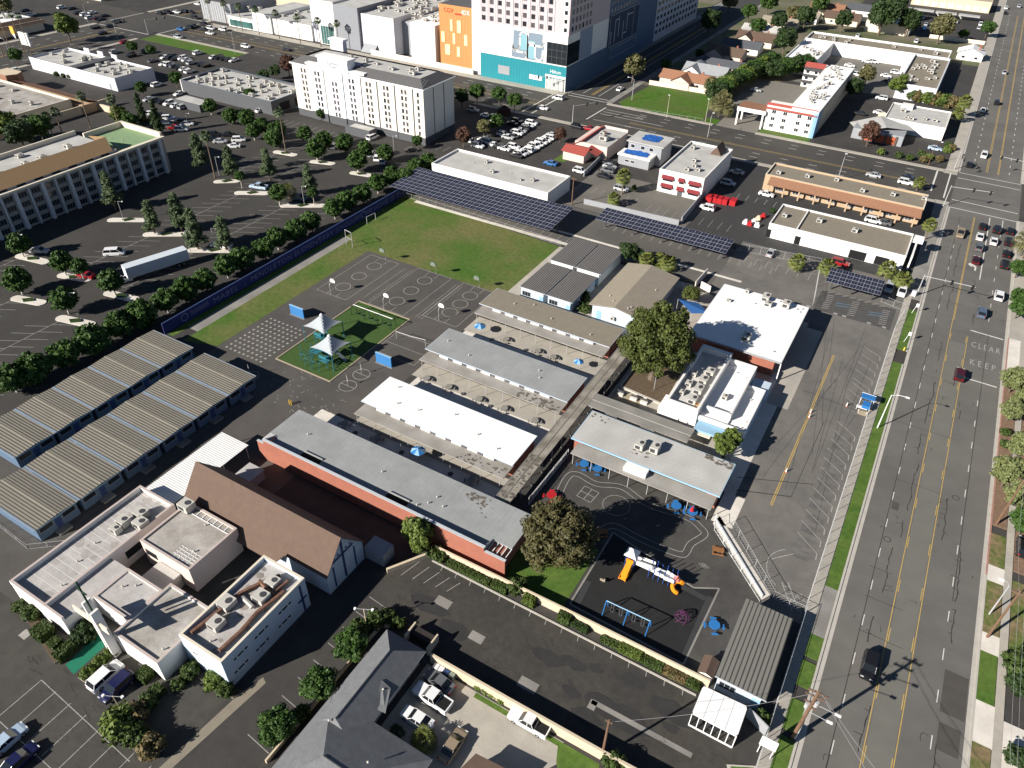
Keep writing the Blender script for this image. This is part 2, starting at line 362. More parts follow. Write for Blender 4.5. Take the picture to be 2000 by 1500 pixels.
# kerbs and pavements: raised 0.13
def kerbed(name, mat, *rects, h=0.13):
    b = MB()
    for r in rects: b.box(r[0], r[1], 0, r[2], r[3], h)
    return struct(name, b, mat)
kerbed('street_kerb', KERB, (9.72, 40, 10.05, 152.4), (9.72, 158, 10.05, 246), (9.72, 278, 10.05, 900), (28.95, 40, 29.2, 100), (28.95, 176, 29.2, 246), (28.95, 278, 29.2, 900))
kerbed('red_kerb', KERB_R, (28.95, 100, 29.2, 176))
W1 = kerbed('street_pavement', CONC_G, (6.25, 40, 7.85, 190), (7.85, 75.2, 9.72, 84.8), (7.85, 182.6, 9.72, 246), (6.25, 190, 7.85, 246), h=0.10)
kerbed('street_pavement', CONC, (6.5, 278, 9.72, 900), h=0.12)
W2 = kerbed('far_pavement', CONC, (31.5, 40, 32.6, 246), (29.2, 176, 31.5, 246), (29.2, 278, 34, 900), h=0.10)
kerbed('cross_pavement', CONC, (-340, 275, -135.5, 279.5), (-116, 275, -73, 277), (-57, 275, 6, 277.2), (-160, 246.4, 6.2, 248.6), (-345, 248, -284, 250))
kerbed('side_pavement', CONC_G, (-139, 279.5, -134.5, 500), (-117, 277, -114.5, 500))
kerbed('west_pavement', CONC, (-347, -20, -344.5, 238), (-389, -20, -386, 246), (-389, 278, -386, 600), (-347, 279.5, -344.5, 600))
sheet('crossing_corner', Z3, CONC, (6, 246, 10.1, 249.5), (6, 274, 10.1, 278))
# pavement slabs, near stretch, as pieces
slab = MB(); slab.box(-0.735, -0.735, 0, 0.735, 0.735, 0.028); slab_me = slab.mesh('slab', CONC)
for i in range(92): inst(W1, 'slab', slab_me, (7.05, 48+i*1.5, 0.10), 0, (1.03, 1, 1))
slab2 = MB(); slab2.box(-0.52, -0.735, 0, 0.52, 0.735, 0.028); slab2_me = slab2.mesh('slab', CONC)
for i in range(88): inst(W2, 'slab', slab2_me, (32.05, 50+i*1.5, 0.10))
# verge lawns
def verge(x0, y0, x1, y1, label, mat=GRASS):
    b = MB(); b.box(x0, y0, 0, x1, y1, 0.12); one('grass_verge', b, mat, label, 'grass', 'grass verges along the street')
verge(7.85, 84.8, 9.72, 152.4, 'long grass verge between street kerb and school car park fence')
verge(7.85, 158, 9.72, 177, 'short grass verge beside the disabled parking bays')
verge(7.85, 40, 9.72, 58.2, 'grass verge below the big utility pole at lower right')
verge(7.85, 59.2, 9.72, 64.0, 'tiny grass patch just above the big utility pole')
verge(7.85, 66.2, 9.72, 70.4, 'tiny grass patch beside the ribbed roof portable and street')
verge(7.85, 71.2, 9.72, 75.2, 'uppermost tiny grass patch beside the portable and street')
GV = pm('dry_verge_grass', (0.1, 0.135, 0.03), var=0.3, scale=1.2, fine=8, col2=(0.2, 0.15, 0.08), c2scale=0.3)
verge(29.2, 88.5, 31.4, 99, 'dry grass verge with lamp pole across the street', GV)
verge(29.2, 76.5, 31.4, 85, 'bright grass verge with fallen white stick across the street')
verge(29.2, 66, 31.4, 70, 'lowest small grass verge across the street', GV)
verge(29.2, 102.5, 31.4, 110, 'patch of grass at foot of leaning pole across the street', GV)
verge(32.7, 86, 36, 101, 'dry front lawn right of the far pavement', GV)
b = MB(); b.box(29.2, 112, 0, 31.4, 157, 0.11); b.box(32.7, 103, 0, 40, 165, 0.1); struct('planting_bed', b, pm('mulch_bed', (0.2, 0.13, 0.085), var=0.25, scale=1.5))
b = MB(); b.box(29.2, 85, 0, 31.5, 88.5, 0.11); b.box(29.2, 99, 0, 31.5, 102.5, 0.11); b.box(29.2, 56, 0, 31.5, 66, 0.11); b.box(29.2, 70, 0, 31.5, 76.5, 0.11); b.box(32.6, 40, 0, 60, 75, 0.09); b.box(32.6, 165, 0, 60, 244, 0.09); b.box(29.2, 157, 0, 31.5, 176, 0.1)
struct('driveway_apron', b, CONC_W)
# ------------------------------------------------------------------ painted markings
mk = MB()
y = 44.5
while y < 236:
    for x in (13.98, 24.75):
        if not (x > 20 and 153 < y+1 < 176): mk.line((x, y), (x, y+2.1), 0.13, Z4)
    y += 7.2
y = 284
while y < 560:
    for x in (14.2, 24.9): mk.line((x, y), (x, y+2.2), 0.2, Z4)
    y += 7.2
for a, c in ((21.4, 28.1), ): mk.line((a, 175), (c, 174.7), 0.38, Z4)
mk.line((21.2, 154.4), (27.8, 154.3), 0.38, Z4)
mk.line((21.5, 202), (21.5, 244), 0.25, Z4); mk.line((24.9, 236), (24.9, 244), 0.2, Z4)
mk.line((10.6, 245.8), (28.5, 245.4), 0.35, Z4); mk.line((10.6, 252.2), (28.5, 251.8), 0.35, Z4)
mk.line((10.6, 272), (28.5, 272), 0.3, Z4); mk.line((10.6, 277), (28.5, 277), 0.3, Z4)
struct('lane_marking', mk, P_WHITE, parent=MAIN)
mk = MB()
for x, d in ((17.42, -1), (21.05, 1)):
    top = 242 if d < 0 else 172
    mk.line((x, 30), (x, top), 0.12, Z4)
    y = 40.0
    while y < 178:
        mk.line((x-d*0.24, y), (x-d*0.24, y+2.6), 0.12, Z4); y += 9.9
mk.line((17.66, 178), (17.66, 242), 0.12, Z4)
for x in (18.2, 18.6, 21.6, 21.9): mk.line((x, 282), (x, 560), 0.14, Z4)
struct('yellow_line', mk, P_YEL, parent=MAIN)
mk = MB()
mk.add([(20.3, 206.5, Z4), (20.3, 209, Z4), (19.2, 210.3, Z4), (19.2, 211.2, Z4), (18.2, 209.6, Z4), (19.2, 208.2, Z4), (19.2, 209.1, Z4), (19.9, 208.4, Z4), (19.9, 206.5, Z4)], [(0, 1, 7, 8), (1, 2, 6, 7), (2, 3, 4, 5, 6)])
struct('turn_arrow', mk, P_WHITE, parent=MAIN)
def letters(parent, body, loc, sx, sy, mat, rot=(0, 0, 0), spread=1.0, name='road_lettering'):
    c = bpy.data.curves.new(name, 'FONT'); c.body = body; c.size = 1.0; c.align_x = 'CENTER'; c.align_y = 'CENTER'; c.space_character = spread
    c.resolution_u = 2; c.materials.append(mat)
    t = bpy.data.objects.new(name, c); o = bpy.data.objects.new(name, bpy.data.meshes.new_from_object(t)); bpy.data.objects.remove(t); off = wloc(parent)
    o.location = (loc[0]-off.x, loc[1]-off.y, loc[2]-off.z); o.rotation_euler = rot; o.scale = (sx, sy, 1); return link(o, parent)
letters(MAIN, 'CLEAR', (24.85, 168.9, Z4), 1.5, 3.4, P_FADE, spread=1.45)
letters(MAIN, 'KEEP', (24.7, 161.3, Z4), 1.65, 3.4, P_FADE, spread=1.6)
letters(MAIN, 'STOP', (5.3, 80.9, Z4), 0.8, 1.7, P_FADE, rot=(0, 0, PI))
# cross street lines
mk = MB(); yl = MB()
for x0, x1 in ((-340, -136), (-100, 4)):
    yl.line((x0, 260.2), (x1, 260.2), 0.16, Z4); yl.line((x0, 261.0), (x1, 261.0), 0.16, Z4)
    if x0 < -200: yl.line((x0, 264.6), (x1, 264.6), 0.16, Z4)
    x = x0
    while x < x1-3:
        for yy in (252.6, 256.4, 267.8, 271.4): mk.line((x, yy), (x+2.6, yy), 0.2, Z4)
        x += 9.5
mk.line((-115.1,255.2), (-114.6,271.8), 0.45, Z4)
for yy in (264, 266.8, 269.6): mk.line((-113.5, yy), (-88 if yy < 265 else -97, yy), 0.22, Z4)
mk.line((-113, 256.6), (-92, 256.6), 0.2, Z4); mk.line((4.2, 255.6), (4.2, 274.6), 0.5, Z4); mk.line((8.2, 252), (8.2, 275), 0.4, Z4)
mk.line((-135.5, 249), (-135.5, 275), 0.45, Z4); mk.line((-139.5, 249), (-139.5, 275), 0.45, Z4)
for yy in (277.4, 280.2): mk.line((-134, yy), (-117.4, yy), 0.4, Z4)
for x in (-130, -123): mk.line((x, 283), (x, 420), 0.2, Z4)
for yy in (246.2, 279.8): mk.line((-385, yy), (-347.5, yy), 0.5, Z4)
for x in (-388, -345.5): mk.line((x, 249), (x, 275), 0.5, Z4)
y = 60
while y < 244:
    for x in (-379, -373, -361, -354): mk.line((x, y), (x, y+2.5), 0.25, Z4)
    y += 9
for x in (-368, -367.3): yl.line((x, 40), (x, 244), 0.22, Z4); yl.line((x, 282), (x, 560), 0.22, Z4)
yl.line((-125.6, 283), (-125.6, 450), 0.3, Z4); yl.line((-126.4, 283), (-126.4, 450), 0.2, Z4)
struct('cross_marking', mk, P_WHITE, parent=CROSS); struct('yellow_line', yl, P_YEL, parent=CROSS)
# crack sealant on the street: thin dark bands with side branches
cr = MB(); rc = random.Random(3)
def crack(x, y, n, step, wx, w, br=0.3):
    p = (x, y)
    for i in range(n):
        q = (p[0]+rc.uniform(-wx, wx)+(x-p[0])*0.25, p[1]+step*rc.uniform(0.6, 1.3))
        cr.line(p, q, w*rc.uniform(0.7, 1.5), Z5)
        if rc.random() < br:
            d = rc.choice((-1, 1)); cr.line(q, (q[0]+d*rc.uniform(0.4, 1.1), q[1]+rc.uniform(-0.3, 0.3)), w*0.8, Z5)
        p = q
for x, y, n in ((16.9, 61, 10), (15.6, 88, 14), (16.4, 101, 6), (16.6, 108, 18), (16.3, 124, 10), (16.4, 134, 22), (22.3, 104, 15), (25.2, 62, 7), (25.6, 84, 9), (25.3, 92, 16), (16.2, 158, 12), (15.8, 182, 20), (21.6, 178, 8), (15.5, 200, 30), (20.0, 150, 5), (16.9, 72, 8), (15.2, 78, 7), (23.4, 182, 8), (22.0, 139, 5)):
    crack(x, y, n, 0.75, 0.16, 0.11)
for y in (79.5, 86.2, 92.4, 115, 132, 151, 163, 179, 186, 193, 206, 214): 
    x0 = rc.uniform(10.8, 14); p = (x0, y)
    for i in range(rc.randint(3, 9)):
        q = (p[0]+rc.uniform(0.7, 1.4), p[1]+rc.uniform(-0.1, 0.1)); cr.line(p, q, 0.07, Z5); p = q
for y0, y1, x in ((44, 150, 13.78), (92, 175, 25.0), (30, 60, 13.8), (150, 240, 13.8)): cr.line((x, y0), (x+0.05, y1), 0.09, Z5)
for x, y in ((14.6, 99.5), (23.4, 115.5), (24, 186)): cr.ring(x, y, 0.55, 0.12, Z5, n=14)
for i in range(60): crack(rc.uniform(10.9, 28), rc.uniform(50, 230), rc.randint(1, 3), 0.5, 0.25, 0.06, 0.5)
struct('crack_seal', cr, A_SEAL, kind='stuff', parent=MAIN)
b = MB(); b.rect(25.2, 72.2, 28.2, 79.2, Z3); b.rect(25.3, 66.5, 27.9, 70.6, Z3); b.rect(14.1, 107, 15.2, 109, Z3); struct('road_patch', b, pm('road_patch_asphalt', (0.078, 0.071, 0.063), var=0.1), parent=MAIN)
# ---- school car park markings
SP = MB()
P0 = []
for i in range(17):
    yk = 90.5+i*2.93
    if 124.5 < yk < 131: continue
    a, c = (5.4, yk), (1.6, yk+2.9)
    SP.line(a, c, 0.12, Z4); SP.line(a, (5.5, yk-1.4), 0.16, Z4)
for i in range(5): SP.line((5.2, 139.5+i*3.3), (1.5, 141.8+i*3.3), 0.12, Z4); SP.line((5.2, 139.5+i*3.3), (5.4, 138+i*3.3), 0.14, Z4)
SP.line((-0.6, 85.6), (2.2, 88.5), 0.14, Z4); SP.line((2.0, 82), (4.6, 77.6), 0.16, Z4); SP.line((2.8, 82.5), (5.4, 78.2), 0.16, Z4)
for k in range(4): SP.line((2.3+k*0.7, 81.3-k*1.1), (3.2+k*0.7, 81.8-k*1.1), 0.12, Z4)
SP.ring(3.6, 85, 4.6, 0.14, Z4, a0=2.2, a1=4.2)
for i in range(18): SP.line((-71.5+i*2.72, 176.2), (-71.5+i*2.72, 179.6), 0.11, Z4); SP.line((-71.5+i*2.72+0.35, 176.2), (-71.5+i*2.72+0.35, 179), 0.07, Z4)
for i in range(20): SP.line((-129+i*2.75, 163.2), (-129+i*2.75, 167.4), 0.12, Z4)
for i in range(7): SP.line((-32.5+i*2.75, 178), (-32.5+i*2.75, 182), 0.14, Z4); SP.line((-32.5+i*2.75, 182), (-31.3+i*2.75, 182), 0.14, Z4)
for i in range(8):  # hatched accessible aisles
    for x0 in (-10.2, -4.3, 2.6): SP.line((x0, 166.6+i*0.95), (x0+1.6, 166.9+i*0.95), 0.2, Z4)
for i in range(9): SP.line((-12+i*1.7, 174.6), (-10.8+i*1.7, 175.6), 0.2, Z4)
for x in (-13.4, -7.2, -5.2, 0.3, 3.6): SP.rect(x, 165.2, x+0.9, 165.9, Z4)
for x, y in ((-60, 175), (-96.5, 164)): pass
struct('bay_line', SP, P_FADE)
b = MB()
for x in (-7.6, -0.2): b.line((x, 170.6), (x+3, 171.4), 0.28, Z4); b.line((x, 169.4), (x+3, 170.2), 0.28, Z4)
struct('blue_bay_mark', b, P_BLUE)
b = MB(); b.rect(-11.8, 165.0, 5.4, 175.2, Z2); struct('bay_sealcoat', b, pm('bay_seal', (0.085, 0.082, 0.078), var=0.12))
b = MB()
for i in range(26): b.rect(1.9+(i % 2)*0.05, 90+i*2.93-2, 5.0, 90+i*2.93-0.1, Z2) if not (124 < 90+i*2.93 < 131 or i > 15) else None
struct('oil_stain', b, pm('oil_stain_mat', (0.105, 0.1, 0.096), var=0.18, scale=0.7, col2=(0.16, 0.15, 0.135), c2scale=0.45, c2amt=0.8))
b = MB(); b.line((-3.5, 97), (-3.4, 148), 0.14, Z4); b.line((-3.8, 97), (-3.7, 148), 0.14, Z4); struct('yellow_line', b, P_YEL)
b = MB(); b.line((-10.6, 100.5), (1.4, 105.8), 0.16, Z4); b.line((-9.8, 97.4), (-1.2, 100.8), 0.2, Z4); b.line((-1.2, 100.8), (-0.6, 124), 0.09, Z4); b.line((-6.5, 132), (4.5, 131), 0.1, Z4)
for i in range(14): b.line((rc.uniform(-9, 5), rc.uniform(95, 165)), (rc.uniform(-9, 5), rc.uniform(95, 165)), 0.05, Z4)
struct('crack_seal', b, A_SEAL, kind='stuff')
# ---- hotel car park spines and stalls
HP = MB()
for xs, ranges in ((-155.2, ((20, 69), (86, 106), (116, 150))), (-172.2, ((20, 69), (86, 106), (114, 172))), (-189.5, ((20, 80),)), (-140.5, ((24, 168),)), (-186, ((150, 188),))):
    for a, c in ranges:
        if xs != -140.5: HP.line((xs, a), (xs, c), 0.13, Z4)
        y = a
        while y < c:
            HP.line((xs, y), (xs-4.6, y-2.6), 0.11, Z4)
            if xs != -140.5: HP.line((xs, y+0.8), (xs+4.6, y+3.4), 0.11, Z4)
            y += 3.3
for i in range(10): HP.line((-206+i*2.8, 188.5), (-206+i*2.8, 193.5), 0.13, Z4)
struct('bay_line', HP, P_FADE)
# ---- play court markings
PL = MB()
def court(xc, y0, y1, w=6.3):
    for yy in (y0, y1): PL.line((xc-w, yy), (xc+w, yy), 0.12, Z4)
    for xx in (xc-w, xc+w): PL.line((xx, y0), (xx, y1), 0.1, Z4)
    for yy, d in ((y0, 1), (y1, -1)):
        PL.ring(xc, yy+d*4.3, 1.8, 0.14, Z4); PL.line((xc-1.4, yy), (xc-1.4, yy+d*2.4), 0.1, Z4); PL.line((xc+1.4, yy), (xc+1.4, yy+d*2.4), 0.1, Z4)
    PL.ring(xc, (y0+y1)/2, 1.8, 0.14, Z4)
court(-111.8, 109.3, 129.8, 4.5); court(-96.9, 111, 130.8, 5); court(-83.6, 113.6, 130.8, 4.6)
for xx in (-89.2, -88.4, -87.5, -102.6, -104.5): PL.line((xx, 112), (xx, 129), 0.09, Z4)
PL.line((-89, 97), (-78.5, 97), 0.1, Z4); PL.line((-89, 97), (-89, 105), 0.1, Z4); PL.line((-78.5, 97), (-78.5, 105), 0.1, Z4); PL.line((-89, 105), (-78.5, 105), 0.1, Z4); PL.line((-89, 101), (-78.5, 101), 0.1, Z4)
for cx, cy in ((-85.8, 88.9), (-85.7, 84.5), (-108.6, 75.4), (-104.5, 76.5)):
    PL.ring(cx, cy, 1.75, 0.13, Z4); PL.line((cx-1.7, cy), (cx+1.7, cy), 0.12, Z4)
for i in range(9):
    for j in range(11): PL.rect(-116.6+i*1.25, 81+j*1.3, -116.1+i*1.25, 81.45+j*1.3, Z4)
for i in range(60): 
    x, y = rc.uniform(-101, -82), rc.uniform(72, 83); PL.line((x, y), (x+rc.uniform(-.9, .9), y+rc.uniform(-.5, .5)), 0.08, Z4)
PL.line((-95.5, 89.9), (-94, 89.9), 0.1, Z4)
struct('court_marking', PL, P_FADE)
# ---- kinder yard trike track, four square, circle
KT = MB()
def spl(pts, n=8):
    out = []
    for i in range(len(pts)-1):
        p0, p1, p2, p3 = pts[max(i-1, 0)], pts[i], pts[i+1], pts[min(i+2, len(pts)-1)]
        for k in range(n):
            t = k/n
            out.append(tuple(0.5*((2*p1[a])+(-p0[a]+p2[a])*t+(2*p0[a]-5*p1[a]+4*p2[a]-p3[a])*t*t+(-p0[a]+3*p1[a]-3*p2[a]+p3[a])*t**3) for a in (0, 1)))
    return out+[pts[-1]]
trk = spl([(-34.5,78.4), (-35.7,80.8), (-36.2,85.1), (-34.9,86.4), (-31.2,86.0), (-27.0,87.6), (-21.7,86.2), (-15.1,86.9), (-12.4,86.0), (-11.3,84.8), (-12.5,81.9), (-12.6,79.9), (-13.2,79.0), (-16.4,78.6), (-20.0,78.6), (-24.6,78.9), (-26.0,77.0)])
for off in (-0.55, 0.55):
    q = []
    for i, p in enumerate(trk):
        a, c = trk[max(i-1, 0)], trk[min(i+1, len(trk)-1)]; d = Vector((c[0]-a[0], c[1]-a[1])).normalized(); q.append((p[0]-d.y*off, p[1]+d.x*off))
    for i in range(len(q)-1): KT.line(q[i], q[i+1], 0.11, Z4)
fs = [(-32.7,84.5), (-29.9,84.3), (-30.2,81.5), (-32.9,81.7)]
for i in range(4): KT.line(fs[i], fs[(i+1) % 4], 0.1, Z4)
KT.line(((fs[0][0]+fs[1][0])/2, (fs[0][1]+fs[1][1])/2), ((fs[2][0]+fs[3][0])/2, (fs[2][1]+fs[3][1])/2), 0.1, Z4)
KT.line(((fs[1][0]+fs[2][0])/2, (fs[1][1]+fs[2][1])/2), ((fs[0][0]+fs[3][0])/2, (fs[0][1]+fs[3][1])/2), 0.1, Z4)
KT.ring(*(-26.2,83.2), 2.3, 0.08, Z4)
hx, hy = (-9.5,78.6)
for i, j in ((0, 0), (1, 0), (0, 1), (1, 1), (2, 0.5), (-1, 0.5)): KT.ring(hx+i*0.42, hy+j*0.42, 0.22, 0.07, Z4, n=4, a0=PI/4, a1=2*PI+PI/4)
struct('yard_marking', KT, P_FADE)
# ---- church and south lot markings
CP = MB()
for a, c in (((95, 1337), (235, 1470)), ((107, 1338), (235, 1468)), ((100, 1367), (225, 1497))): pass
for k in range(8): CP.line((-79+k*3.1, 14.6), (-79+k*3.1, 8.5), 0.11, Z4)
CP.line((-79, 14.6), (-60, 13.6), 0.11, Z4); CP.line((-79, 8.5), (-58, 8.0), 0.11, Z4)
for k in range(9): CP.line((-46.2, 47-k*3.0), (-50.2, 47.4-k*3.0), 0.1, Z4)
for k in range(18): CP.line((-44+k*2.6, 57.6), (-43.8+k*2.6, 56.7), 0.1, Z4)
for k in range(5): CP.line((-48.5+k*1.9, 52.9+k*0.3), (-47.6+k*1.9, 56.4), 0.1, Z4)
CP.rect(-88, 17.0, -86.6, 18.2, Z4)
struct('bay_line', CP, P_FADE)
b = MB(); b.rect(-34, 49.2, -31.8, 50.6, Z3); b.rect(-24.5, 46.6, -21.8, 48.2, Z3); b.rect(-41.5, 51.5, -39, 53, Z3); b.rect(-14.8, 49.4, -1, 50.1, Z3); b.rect(-15, 46.6, -14, 50, Z3)
struct('concrete_patch', b, CONC_G)
b = MB()
for k in range(16):
    x, y = rc.uniform(-44, -2), rc.uniform(47, 56); s = rc.uniform(1.2, 3.5); b.poly([(x+s*rc.uniform(.7, 1.2)*math.cos(t), y+0.5*s*rc.uniform(.7, 1.2)*math.sin(t)) for t in (0.1, 0.7, 1.4, 2.0, 2.6, 3.2, 3.8, 4.5, 5.1, 5.7)], Z2+k*0.0003)
struct('asphalt_patch', b, pm('asphalt_patch_mat', (0.038, 0.037, 0.036), var=0.15), kind='stuff')
b = MB()
for i in range(34):
    p = (rc.uniform(-46, 4), rc.uniform(46, 57))
    for k in range(rc.randint(3, 7)):
        q = (p[0]+rc.uniform(-1.4, 1.4), p[1]+rc.uniform(-0.8, 0.8)); b.line(p, q, 0.05, Z4); p = q
for i in range(40):
    p = (rc.uniform(-84, -58), rc.uniform(4, 18))
    for k in range(rc.randint(2, 6)):
        q = (p[0]+rc.uniform(-1.8, 1.8), p[1]+rc.uniform(-0.6, 0.6)); b.line(p, q, 0.045, Z4); p = q
struct('crack_seal', b, A_SEAL, kind='stuff')
# far lots
FM = MB()
for k in range(13): FM.line((-150+k*2.8, 199), (-150+k*2.8, 204), 0.14, Z4)
for k in range(12): FM.line((-101+k*2.7, 196), (-101+k*2.7, 200.5), 0.13, Z4)
for k in range(14): FM.line((-46+k*2.8, 216.5), (-46+k*2.8, 220.5), 0.13, Z4)
for k in range(10): FM.line((-66+k*2.7, 193), (-66+k*2.7, 198), 0.1, Z4)
struct('bay_line', FM, P_FADE)
# ================================================================== BUILDING PIECES
def unit_mesh():
    b = MB(); b.box(-0.5, -0.5, 0.15, 0.5, 0.5, 1.0, 0)
    for x in (-0.4, 0.4):
        for y in (-0.4, 0.4): b.box(x-0.05, y-0.05, 0, x+0.05, y+0.05, 0.15, 1)
    b.box(-0.505, -0.4, 0.3, -0.5, 0.4, 0.9, 1); b.box(-0.4, -0.507, 0.3, 0.2, -0.5, 0.85, 1); return b.mesh('rooftop_unit', [AC_M, DSTEEL])
UNIT = unit_mesh()
_b = MB(); _b.cyl(0, 0, 0, 0.04, 0.25, 12, 0); FAN = _b.mesh('fan', DSTEEL)
_b = MB(); _b.cyl(0, 0, 0, 0.3, 0.1, 8, 0); _b.cyl(0, 0, 0.3, 0.4, 0.17, 8, 0, 0.08); VENT = _b.mesh('roof_vent', AC_M)
_b = MB(); _b.box(-0.4, -0.4, 0, 0.4, 0.4, 0.3, 0); _b.box(-0.5, -0.5, 0.3, 0.5, 0.5, 0.42, 0); HATCH = _b.mesh('roof_hatch', TRIM)
def units(root, lst):
    for (x, y, z, w, d, h) in lst:
        u = inst(root, 'rooftop_unit', UNIT, (x, y, z), 0, (w, d, h))
        f = bpy.data.objects.new('fan', FAN); f.location = (0.15, 0.1, 1.0); link(f, u)
def vents(root, lst):
    for p in lst: inst(root, 'roof_vent', VENT, p)
WCACHE = {}
def win_mesh(w, h, frame=TRIM, pane=GLASS, nx=1, ny=1, fw=0.07):
    k = (w, h, frame.name, pane.name, nx, ny)
    if k not in WCACHE:
        b = MB()
        # facing -y, recess of 5 cm: frame bars proud, pane behind
        b.box(-w/2, -0.06, 0, -w/2+fw, 0.0, h); b.box(w/2-fw, -0.06, 0, w/2, 0.0, h)
        b.box(-w/2+fw, -0.06, 0, w/2-fw, 0.0, fw); b.box(-w/2+fw, -0.06, h-fw, w/2-fw, 0.0, h)
        for i in range(1, nx): x = -w/2+w*i/nx; b.box(x-fw/2, -0.05, fw, x+fw/2, 0.0, h-fw)
        for j in range(1, ny): z = h*j/ny; b.box(-w/2+fw, -0.045, z-fw/2, w/2-fw, 0.0, z+fw/2)
        p = MB(); p.quad((-w/2+fw, -0.02, fw), (w/2-fw, -0.02, fw), (w/2-fw, -0.02, h-fw), (-w/2+fw, -0.02, h-fw))
        WCACHE[k] = (b.mesh('window', frame), p.mesh('pane', pane))
    return WCACHE[k]
FACE = {'S': 0.0, 'E': PI/2, 'N': PI, 'W': -PI/2}
def window(root, face, x, y, z, w, h, **kw):
    a, p = win_mesh(w, h, **kw)
    o = inst(root, 'window', a, (x, y, z), FACE[face])
    q = bpy.data.objects.new('pane', p); link(q, o); return o
DOORM = {}
def door(root, face, x, y, z, w, h, mat):
    k = (w, h, mat.name)
    if k not in DOORM:
        b = MB(); b.box(-w/2, -0.05, 0, w/2, 0, h); c = MB(); c.box(w/2-0.16, -0.09, h*0.45, w/2-0.1, -0.05, h*0.5)
        DOORM[k] = (b.mesh('door', mat), c.mesh('handle', STEEL))
    o = inst(root, 'door', DOORM[k][0], (x, y, z), FACE[face]); hd = bpy.data.objects.new('handle', DOORM[k][1]); link(hd, o); return o
def flat_building(name, label, x0, y0, x1, y1, h, wall, roof, par=0.5, th=0.25, cap=None, cat='building', group=None, roofname='roof'):
    r = thing(name, label, cat, (x0+x1)/2, (y0+y1)/2, 0, group)
    b = MB(); b.box(x0, y0, 0, x1, y1, h-par-0.02); part(r, 'wall', b, wall)
    b = MB(); b.rect(x0+th, y0+th, x1-th, y1-th, h-par); part(r, roofname, b, roof)
    if par > 0.05:
        b = MB(); e = 0.03
        for q in ((x0-e, y0-e, x1+e, y0+th), (x0-e, y1-th, x1+e, y1+e), (x0-e, y0+th, x0+th, y1-th), (x1-th, y0+th, x1+e, y1-th)):
            b.box(q[0], q[1], h-par-0.03, q[2], q[3], h, 0, 1)
        part(r, 'parapet', b, [wall, cap or wall])
    return r
def seams(root, x0, y0, x1, y1, z, step, axis, mat, w=0.04, jitter=0):
    b = MB(); t = step; L = (x1-x0) if axis == 'Y' else (y1-y0)
    while t < L:
        if axis == 'Y': b.line((x0+t, y0), (x0+t, y1), w, z)
        else: b.line((x0, y0+t), (x1, y0+t), w, z)
        t += step
    part(root, 'roof_seam', b, mat, kind='stuff')
SEAM_D = pm('membrane_seam', (0.27, 0.275, 0.265), var=0.15)
SEAM_W = pm('white_seam', (0.7, 0.69, 0.67), var=0.1)
STAIN = pm('roof_stain', (0.13, 0.115, 0.095), var=0.3, scale=1.5)
def stains(root, x0, y0, x1, y1, z, n, seed, mat=STAIN, s=0.5):
    r = random.Random(seed); b = MB()
    for i in range(n):
        x, y, q = r.uniform(x0, x1), r.uniform(y0, y1), r.uniform(0.2, 1)*s
        b.poly([(x+q*r.uniform(.5, 1.2)*math.cos(t), y+q*r.uniform(.4, .9)*math.sin(t)) for t in (0.2, 1.2, 2.1, 3.3, 4.1, 5.2)], z+i*0.0004)
    part(root, 'leaf_litter', b, mat, kind='stuff')
# ================================================================== SCHOOL
CANOPY = pm('canopy_membrane', (0.36, 0.34, 0.31), var=0.12, scale=0.6, fine=3, col2=(0.27, 0.25, 0.22), c2scale=0.3)
def classroom(label, x0, y0, x1, y1, h, roof, seam, trim=W_BLUE, n=11):
    r = thing('classroom_building', label, 'building', (x0+x1)/2, (y0+y1)/2, 0, 'classroom rows of the school')
    b = MB(); b.box(x0+0.5, y0+0.9, 0, x0+3.3, y1-0.5, h-0.3); b.box(x1-3.6, y0+0.9, 0, x1-0.3, y1-0.5, h-0.3); b.box(x0+3.3, y0+1.6, 0, x1-3.6, y1-0.5, h-0.3); part(r, 'wall', b, BRICK)
    b = MB(); b.box(x0+3.3, y0+1.5, 0.5, x1-3.6, y0+1.6, h-0.3); part(r, 'facade', b, W_BLUE)
    b = MB(); b.box(x0, y0, h-0.14, x1, y1, h-0.01, 0, 0); b.rect(x0+0.06, y0+0.06, x1-0.06, y1-0.06, h, 1); part(r, 'roof', b, [trim, roof])
    if seam: seams(r, x0, y0+0.1, x1, y1-0.1, h+0.004, 1.05, 'Y', seam)
    xs = [x0+4.2+i*(x1-x0-9)/(n-1) for i in range(n)]
    for i, x in enumerate(xs):
        if i % 3 == 2: door(r, 'S', x, y0+1.5, 0.02, 1.1, 2.2, W_SKY)
        else: window(r, 'S', x, y0+1.5, 1.3, 2.1, 1.7, frame=TRIM, pane=GLASS_B, nx=2, ny=2)
    b = MB(); b.box(x0+0.5, y0-2.8, 2.5, x1-0.2, y0+0.85, 2.68); part(r, 'canopy', b, CANOPY)
    b = MB(); b.box(x0+3.3, y0+0.16, 2.68, x1-3.6, y0+0.3, h-0.14); part(r, 'clerestory', b, GLASS_B)
    k = MB(); k.box(-0.035, -0.035, 0, 0.035, 0.035, 2.5); pm_ = k.mesh('post', STEEL)
    for i in range(9): inst(r, 'post', pm_, (x0+1+i*(x1-x0-2)/8, y0-2.6, 0))
    for i in range(8): # white hopper panels below the roof edge
        x = x0+4.6+i*(x1-x0-9.5)/7; q = MB(); q.box(x-1.05, y0+0.08, 2.72, x+1.05, y0+0.16, 3.12); part(r, 'panel', q, TRIM)
    return r
rA = classroom('white roofed classroom row with brick ends and a blue parasol behind', -77.4, 79.1, -44.2, 88.0, 3.5, R_WHITE, pm('white_seam2', (0.68, 0.68, 0.67), var=0.1))
